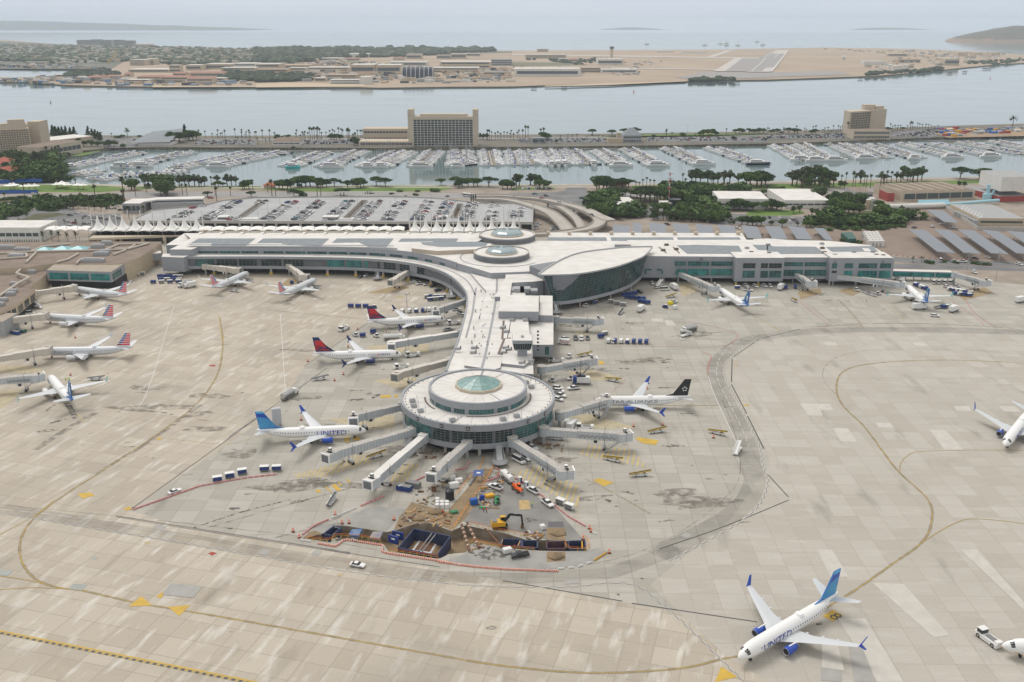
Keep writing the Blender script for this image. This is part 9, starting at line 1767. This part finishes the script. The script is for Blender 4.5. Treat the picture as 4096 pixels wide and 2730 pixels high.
for pts,lab in (([(-40,865),(180,862),(350,862)],'bright blue hoarding along the road below the left park'),([(-40,775),(200,758),(390,757)],'dark blue hoarding behind the left park')):
 m=M((*W('B1',*pts[1]),0));m.ribbon(WL('B1',pts),.3,3.4,mat('hoarding_blue',(.02,.10,.36),.6),th=3.4);m.mk('hoarding',None,lab,'hoarding')
m=M((*W('B2',135,800),0));X,Y=W('B2',125,812);m.box(X,Y,0,9,6,3,TANW);m.loft([[(X-6,Y-4,3),(X+6,Y-4,3),(X+6,Y+4,3),(X-6,Y+4,3)],[(X-.5,Y,6),(X+.5,Y,6),(X+.5,Y+.2,6),(X-.5,Y+.2,6)]],mat('terracotta_roof',(.40,.12,.05),.8));m.sm.clear();m.mk('park_pavilion',None,'small park pavilion with a terracotta pyramid roof','pavilion')
X,Y=W('B3',972,800);m=M((X,Y,0));m.box(X,Y,0,16,7,3,TANW);m.loft([[(X-11,Y-5,3),(X+11,Y-5,3),(X+11,Y+5,3),(X-11,Y+5,3)],[(X-7,Y,6),(X+7,Y,6),(X+7,Y+.2,6),(X-7,Y+.2,6)]],mat('terracotta_roof',(.40,.12,.05)));m.sm.clear();m.mk('park_pavilion',None,'low park building with red roof under the umbrella trees','pavilion')
# ================= far shore town and air base =================
FCR=mat('far_cream',(.50,.42,.31),.9,var=.08,scale=.05);FWH=mat('far_white',(.62,.60,.56),.9,var=.05,scale=.05);FRD=mat('far_red_roof',(.36,.17,.13),.9,var=.1,scale=.05);FGY=mat('far_grey',(.30,.31,.31),.9,var=.1,scale=.05);FTN=mat('far_tan',(.42,.33,.24),.9,var=.1,scale=.05);FDK=mat('far_dark',(.06,.06,.07),.8)
SM={'c':(FCR,FWH),'r':(FCR,FRD),'w':(FWH,FWH),'g':(FCR,FGY),'t':(FTN,FTN),'G':(FGY,FGY)}
def fb(r,l):
 for x0,x1,yb,yt,dep,st,rows,lab in l:
  wm,rm=SM[st];bd('far_building',lab,'building',r,x0,x1,yb,yt,dep,wm,rm,rows,zg=1.5,wfrac=.4,group='buildings on the far shore',slope=3 if st=='r' else 0)
fb('A1',[(710,820,428,370,40,'G',5,'first grey beach tower block on the horizon shore'),(840,935,428,365,40,'G',5,'second grey beach tower block on the horizon shore'),(950,1028,428,370,40,'G',5,'third grey beach tower block on the horizon shore'),(1050,1130,432,368,40,'G',5,'fourth grey beach tower block on the horizon shore'),(1130,1235,432,375,40,'G',5,'fifth grey beach tower block on the horizon shore'),(1245,1400,436,412,40,'r',1,'long red roofed seaside hotel on the horizon shore'),
 (230,420,592,572,30,'c',1,'low cream shed at the left naval basin, left'),(530,650,592,572,30,'c',1,'low cream shed at the left naval basin, right'),(1195,1330,605,552,60,'c',4,'big cream block building by the yellow crane'),(1325,1418,598,545,60,'c',4,'taller cream block right of the yellow crane'),(1355,1490,545,515,30,'c',2,'pale apartment block in the far trees, left'),(1665,1760,542,508,30,'c',3,'pale apartment block in the far trees, middle'),(2130,2230,542,500,30,'c',3,'pale apartment block in the far trees, right'),(2248,2353,540,502,30,'c',3,'rightmost pale apartment block in the far trees'),
 (500,590,708,688,24,'c',1,'small lit building on the far pier'),(695,790,748,712,30,'c',2,'cream building at the far waterside, leftmost'),(790,940,745,712,40,'r',2,'red roofed building at the far waterside, leftmost'),(970,1120,722,702,40,'r',1,'red roofed hall behind the far waterside'),(1145,1200,708,680,30,'r',1,'small red gable hall on the far shore'),(1160,1370,772,735,36,'c',2,'cream waterfront hall on the far shore'),(1260,1480,748,708,60,'r',2,'wide red roofed hall on the far shore'),(1480,1740,760,712,60,'r',2,'wide red roofed waterfront complex, left wing'),(1720,1960,775,725,40,'r',2,'wide red roofed waterfront complex, middle'),(1960,2060,765,720,40,'c',2,'wide red roofed waterfront complex, cream right wing'),(1180,1560,668,640,80,'c',1,'long cream warehouse with white roof on the far shore'),(1560,1660,668,600,30,'c',2,'cream tower-like building on the far shore'),(1590,1710,700,675,30,'r',1,'red roofed barracks on the far shore, left'),(1740,2060,705,672,60,'r',1,'red roofed barracks on the far shore, right'),(1710,1850,648,600,60,'c',1,'bright cream hangar on the far shore, left'),(1890,2140,640,590,80,'c',1,'bright cream hangar on the far shore, middle'),(2150,2353,640,585,80,'w',2,'bright cream hangar on the far shore, right'),(2030,2353,668,625,60,'c',2,'long tan storehouse on the far shore')])
fb('A2',[(0,220,660,590,80,'c',2,'cream factory hall on the base, first'),(0,290,690,640,50,'t',2,'tan brick hall on the base, first'),(190,500,640,600,90,'t',1,'long tan hall on the base, second'),(300,460,672,625,50,'c',2,'cream hall behind the dark trees on the base'),(460,860,660,622,70,'c',2,'long cream hall with grey roof on the base'),(450,560,570,545,50,'c',1,'pale store on the base beyond the cream halls'),(560,800,560,535,60,'w',1,'row of stores on the base'),(840,1040,530,497,90,'w',0,'big white roofed hall before the dark wood'),(1380,1520,545,500,80,'g',1,'open hangar in front of the dark wood'),(1660,1790,545,508,60,'g',1,'grey hangar in front of the dark wood, left'),(1790,1930,540,495,60,'c',1,'cream hangar in front of the dark wood, right'),(1930,2060,520,492,50,'c',1,'low cream hangar at the airfield edge'),(870,1090,678,598,90,'c',1,'big cream hangar with a white door, left twin'),(1110,1330,680,600,90,'c',1,'big cream hangar with a white door, right twin'),(1225,1575,610,570,70,'w',1,'long white roofed hangar behind the twins'),(820,950,560,540,40,'r',1,'small red roofed hall on the base, left'),(1260,1360,558,535,40,'r',0,'dark red roofed round hall on the base'),(540,640,752,718,30,'c',1,'cream block at the beach of the far shore'),(640,930,735,690,60,'t',2,'dark roofed long hall behind the white waterfront building'),(680,960,776,735,40,'w',2,'white waterfront building on the far shore'),(955,1055,778,710,40,'w',0,'blank white block at the far waterfront'),(1620,2050,668,625,80,'c',2,'cream workshop right of the arched shed'),(1690,2160,630,570,100,'c',2,'wide cream hall with a row of roof vents'),(2160,2353,605,550,60,'G',3,'grey green striped building at the airfield'),(2090,2290,700,660,50,'g',1,'pale shed right of the arched shed')])
fb('A3',[(20,630,703,635,90,'w',1,'largest white hangar with blue grey roof at the right waterfront'),(630,810,668,625,60,'t',2,'open dark red hangar beside the largest one'),(820,1150,672,640,50,'w',1,'long white store right of the dark red hangar'),(785,1020,600,545,70,'w',1,'stepped white hangar below the far control tower'),(520,610,570,548,40,'r',1,'small red hall left of the far control tower'),(430,520,565,540,40,'w',1,'small white hall left of the far control tower'),(120,500,540,505,60,'c',3,'row of cream blocks at the airfield'),(230,335,480,452,30,'c',3,'pale seaside building by the trees'),(1330,1480,485,470,30,'w',0,'low buildings at the airfield far edge, left'),(1560,1790,488,475,30,'w',0,'low buildings at the airfield far edge, right')])
fb('A4',[(880,1085,598,565,40,'w',0,'bright white half round hangar at the right airfield'),(1620,1755,605,540,50,'c',1,'stepped tan building on the right shore'),(1200,1400,580,548,40,'t',1,'tan shed on the right shore'),(1745,1835,520,482,50,'c',0,'pale tent like hangar on the right shore, first'),(1900,1975,520,484,50,'c',0,'pale tent like hangar on the right shore, second'),(2050,2130,520,484,50,'c',0,'pale tent like hangar on the right shore, third'),(1100,1280,520,495,30,'c',1,'curved row of pale bunkers at the right airfield')])
def archshed():
 a=W('A2',1345,722,1.5);b=W('A2',1600,740,1.5);o=(a[0],a[1],1.5);t=thing('arched_shed','dark blue arched shed with thick white ribs at the far waterside','shed',o);L_=b[0]-a[0];h=30;D=40;Mt=mat('shed_blue',(.025,.035,.07),.6)
 m=M(o);prof=[(-D/2+D/2*(1-cos(PI*i/14)),h*sin(PI*i/14)**.75) for i in range(15)]
 m.loft([[(x,a[1]+y+D/2,1.5+z) for y,z in prof] for x in(a[0],b[0])],Mt,cap=True,closed=False);m.mk('shell',t)
 for k in range(8):
  m=M(o);x=a[0]+L_*k/7;m.path([(x,a[1]+D/2+(y)*1.03,1.5+z*1.05) for y,z in prof],1.0,FWH,5);m.mk('rib',t)
archshed()
X,Y=W('A3',915,530,1.5);m=M((X,Y,1.5));m.box(X,Y,1.5,12,12,38,FCR);m.box(X,Y,39,19,19,8,FDK);m.box(X,Y,47,12,12,2,FCR);m.mk('far_control_tower',None,'pale control tower with a dark cab on the far airfield','control tower')
for i,(x,y,r_) in enumerate(((1125,640,52),(1160,652,52),(1207,648,52),(1258,640,52))):
 X,Y=W('A4',x,y,1.5);m=M((X,Y,1.5));m.cyl(X,Y,1.5,17,9,FWH,n=20);m.cyl(X,Y,17,19,9,FWH,r1=2,n=20);m.mk('storage_tank',None,f'big white storage tank on the right far shore, {nth(i)} from the left','tank','white storage tanks')
X,Y=W('A4',1516,588,1.5);m=M((X,Y,1.5));m.cyl(X,Y,1.5,17,6,FWH,n=16);m.mk('water_tank',None,'single white cylinder tank right of the four storage tanks','tank')
X,Y=W('A4',697,550,1.5);m=M((X,Y,1.5));m.cyl(X,Y,1.5,5,4,FWH,n=12);m.loft([[(X+8*cos(e)*cos(2*PI*i/14),Y+8*cos(e)*sin(2*PI*i/14),10+8*sin(e)) for i in range(14)] for e in [-1.4+j*.4 for j in range(8)]],FWH);m.mk('radar_dome',None,'white radar dome on the open airfield','radar dome')
m=M((*W('A1',1000,580,1.5),1.5));X,Y=W('A1',1005,582,1.5);m.beam((X,Y,5),(X+34,Y,44),3,3,mat('crane_yellow',(.5,.35,.05),.7));m.box(X,Y,1,8,8,12,mat('crane_yellow',(.5,.35,.05)));m.mk('dock_crane',None,'yellow dock crane with raised jib at the far basin','crane')
rnd=random.Random(5)
def blobtree(m,X,Y,s,h,mt,z0=1.5):
 n=6;ph=rnd.random()*6
 m.loft([[(X+s*f*rnd.uniform(.75,1.2)*cos(ph+2*PI*i/n),Y+s*f*rnd.uniform(.75,1.2)*sin(ph+2*PI*i/n),z0+h*g*rnd.uniform(.9,1.1)) for i in range(n)] for f,g in((.45,.02),(.95,.28),(1,.6),(.55,.92))],mt)
FL1=mat('far_leaf_dark',(.025,.042,.022),.9,col2=(.055,.075,.04),scale=.05);FL2=mat('far_leaf',(.06,.085,.05),.9,col2=(.11,.13,.08),scale=.05)
def wood(name,label,r,poly,n,s0,s1,mats):
 P=WL(r,poly,1.5);xs=[p[0] for p in P];ys=[p[1] for p in P];m=M();k=0
 while k<n:
  X=rnd.uniform(min(xs),max(xs));Y=min(ys)+(max(ys)-min(ys))*rnd.random()**1.5
  if inpoly(X,Y,P):s=rnd.uniform(s0,s1);blobtree(m,X,Y,s,s*rnd.uniform(.75,1.2),rnd.choice(mats));k+=1
 m.sm.clear();m.mk(name,None,label,'wood',kind='stuff')
wood('far_wood','massed trees of the far town','A1',[(-100,560),(500,590),(1180,570),(1600,600),(2353,590),(2353,460),(1400,440),(600,425),(0,415),(-100,430)],2600,8,15,[FL1,FL2,FL2])
wood('far_wood','dark wood behind the air base','A2',[(0,585),(350,590),(800,535),(1400,525),(1900,495),(2200,478),(2200,466),(1800,462),(1000,462),(0,462)],1500,10,26,[FL1,FL1,FL2])
wood('far_wood','scattered trees along the far waterfront','A1',[(600,725),(1080,700),(1100,672),(600,680)],130,7,12,[FL1]);wood('far_wood','tree clump among the red roofs','A1',[(2030,748),(2353,748),(2353,680),(2100,660),(2020,690)],110,8,13,[FL1]);wood('far_wood','park trees at the base waterfront','A2',[(0,760),(330,755),(500,745),(500,700),(330,700),(0,680)],170,8,14,[FL1])
wood('far_wood','trees by the right runway shore','A3',[(1600,750),(2040,745),(2030,720),(1700,728)],60,5,10,[FL1]);wood('far_wood','trees along the right far shore','A4',[(900,700),(1310,675),(1600,650),(1600,625),(1390,650),(1100,668),(900,680)],90,5,10,[FL1]);wood('far_wood','trees near the right tip','A4',[(1820,590),(2100,600),(2353,570),(2353,540),(2200,560),(1830,570)],60,6,11,[FL1,FL2]);wood('far_wood','scrub at the far control tower','A3',[(0,555),(550,545),(880,545),(870,570),(600,600),(300,560)],70,6,10,[FL1])
def houses(name,label,r,poly,n,mats,hs=(5,10),w0=10,w1=26,kind='stuff'):
 P=WL(r,poly,1.5);xs=[p[0] for p in P];ys=[p[1] for p in P];m=M();k=0
 while k<n:
  X=rnd.uniform(min(xs),max(xs));Y=rnd.uniform(min(ys),max(ys))
  if inpoly(X,Y,P):
   h=rnd.uniform(*hs);w_=rnd.uniform(w0,w1);mt,rf=rnd.choice(mats);m.box(X,Y,1.5,w_,w_*.7,h,mt,rnd.uniform(-.2,.2),top=rf);k+=1
 m.mk(name,None,label,'houses',kind=kind)
houses('far_town','small houses scattered through the far town trees','A1',[(-100,560),(500,590),(1180,570),(1600,600),(2353,590),(2353,460),(1400,440),(600,425),(0,415)],750,[(FWH,FWH),(FCR,FRD),(FWH,FGY),(FCR,FCR)],(9,14),12,26)
houses('base_clutter','small huts, vehicles and stores scattered over the air base','A2',[(0,730),(600,760),(1050,770),(1300,770),(2353,760),(2353,640),(1400,620),(800,560),(400,590),(0,600)],620,[(FWH,FWH),(FCR,FRD),(FGY,FGY),(FCR,FTN),(FDK,FDK)],(3,9),6,26)
houses('base_clutter','vehicles and stores on the naval quay','A1',[(0,760),(600,780),(1100,790),(1700,790),(2300,785),(2300,760),(1200,760),(1000,640),(650,600),(0,605),(0,625),(900,640),(1100,680),(600,700),(0,740)],330,[(FWH,FWH),(FCR,FRD),(FGY,FGY),(FDK,FDK),(mat('far_blue',(.1,.2,.35)),FWH)],(3,8),6,22)
houses('base_clutter','stores and parked aircraft on the right air base','A4',[(300,440),(900,470),(1500,470),(2200,500),(2100,560),(1600,620),(1000,660),(850,620),(1100,560),(1300,520),(800,480)],170,[(FWH,FWH),(FCR,FRD),(FGY,FGY),(FCR,FTN)],(3,8),6,24)
houses('base_clutter','parked aircraft and trucks on the middle air base','A3',[(0,700),(600,705),(1200,690),(1150,640),(1400,560),(1000,560),(900,620),(0,620)],110,[(FWH,FWH),(FCR,FRD),(FGY,FGY)],(2,5),5,16)
houses('excavation_clutter','containers, machines and tarpaulins at the island excavation','B4',[(1500,320),(1600,270),(2353,262),(2353,300),(1700,345)],70,[(FWH,FWH),(mat('tarp_blue',(.03,.12,.40),.7),)*2,(mat('container_red',(.35,.05,.05)),)*2,(FGY,FGY),(SKY_,SKY_)],(2,4),4,12)
for i,(r,x,y) in enumerate([('A3',200,815),('A3',480,812),('A3',1815,775),('A3',1950,770),('A3',2072,768),('A4',850,730),('A4',1060,722),('A4',1670,682),('A4',1808,668),('A4',1990,640),('A4',2030,636)]):
 X,Y=W(r,x,y,-1);m=M((X,Y,-1));m.box(X,Y,1.5,14,6,1.5,FDK)
 for k in range(5):m.tube((X-6+k*3,Y,-2),(X-6+k*3,Y,4.5),.5,FDK,5)
 m.mk('mooring_dolphin',None,f'dark mooring platform standing off the far shore, {nth(i)} from the left','mooring platform','mooring platforms')
for i,(r,x,y) in enumerate([('A1',465,945),('A3',1120,848),('A4',2042,725),('A4',1890,425)]):
 X,Y=W(r,x,y,-1);m=M((X,Y,-1.5));m.cyl(X,Y,-1.5,.2,1.3,SRED if i else FGY,n=10);m.cyl(X,Y,.2,4,.5,SRED if i else FGY,r1=.3,n=8);m.mk('buoy',None,['small grey buoy in open water at left','small red buoy below the far airfield','small dark buoy in the right channel','small dark buoy by the headland'][i],'buoy')
for i,(x,y) in enumerate([(1240,410),(1770,420),(1915,408),(1970,402),(1970,422),(2075,422),(2253,388),(2305,418)]):
 X,Y=W('A3',x,y,-1);m=M((X,Y,-1.5));hull(m,34,9,5,FWH);m.v=[(a+X,b+Y,c-1.5) for a,b,c in m.v];m.tube((X,Y,3),(X,Y,28),.8,FGY,5);m.mk('distant_boat',None,f'distant boat on the open sea, {nth(i)} from the left','boat','boats on the open sea')
TG=[]
def fill(where,group,r,poly,n,h0,h1,kinds,seed):
 rd=random.Random(seed);P=WL(r,poly);xs=[p[0] for p in P];ys=[p[1] for p in P];out=[]
 while len(out)<n:
  X=rd.uniform(min(xs),max(xs));Y=rd.uniform(min(ys),max(ys))
  if inpoly(X,Y,P):out.append((X/Y,X,Y,rd.choice(kinds),rd.uniform(h0,h1)))
 cn={}
 for q,X,Y,k,h in sorted(out):
  cn[k]=cn.get(k,0)+1;s=h/HN[k];tp(k,rd.randrange(3)).put((X,Y,0),rd.uniform(0,6.28),f"{nth(cn[k]-1)} {DN[k]} from the left {where}",group,(s*1.35,s*1.35,s),CT.get(k,'tree'))
fill('in the thicket by the white clinic','trees filling the wooded block','C3',[(735,260),(740,130),(860,95),(930,100),(900,190),(960,230),(1240,240),(1240,290),(980,300)],34,6,11,['round','round','euc','bush'],1)
fill('in the thicket left of the dark lot','trees filling the wooded block','C3',[(1300,290),(1690,300),(1900,330),(1930,240),(1700,150),(1660,210),(1310,215)],34,6,10,['round','euc','euc','bush'],2)
fill('in the thicket behind the depots','trees filling the wooded block','B3',[(1450,930),(1700,960),(1890,950),(1890,900),(2200,870),(2353,900),(2353,850),(1700,830),(1470,830)],24,7,11,['round','round','flat','bush'],3)
fill('in the grove right of the depots','trees filling the wooded block','C4',[(380,120),(780,130),(880,190),(860,240),(560,240),(590,170),(400,60)],26,8,12,['round','round','euc'],4)
fill('in the border above the brown lot','trees filling the wooded block','C4',[(330,360),(520,385),(860,385),(1300,320),(1310,250),(1130,200),(1080,240),(900,300),(560,280),(380,300)],44,4,9,['round','round','bush','euc'],5)
fill('on the slope below the left park','trees filling the left slopes','C1',[(-20,230),(380,110),(1100,120),(1100,140),(720,150),(500,215),(300,215),(20,330)],60,3,7,['bush','bush','euc','round'],6)
fill('around the left marina corner','trees filling the marina corner','B1',[(0,745),(0,560),(100,520),(330,500),(520,540),(520,620),(600,700),(660,750)],50,6,12,['round','euc','bush'],7)
HAZE=5.2e-5
hz=M((0,0,0));hz.box(0,11800,-6,70000,25400,226,mat('haze_none',(1,1,1)))
hm=bpy.data.materials.new('haze_air');hm.use_nodes=True;nt=hm.node_tree;nt.nodes.clear()
oo=nt.nodes.new('ShaderNodeOutputMaterial');pv=nt.nodes.new('ShaderNodeVolumePrincipled');pv.inputs['Density'].default_value=HAZE
SV(pv,'Color',(.82,.91,1,1));nt.links.new(pv.outputs[0],oo.inputs['Volume'])
hz.ms=[hm];hz.mk('haze',kind='stuff')
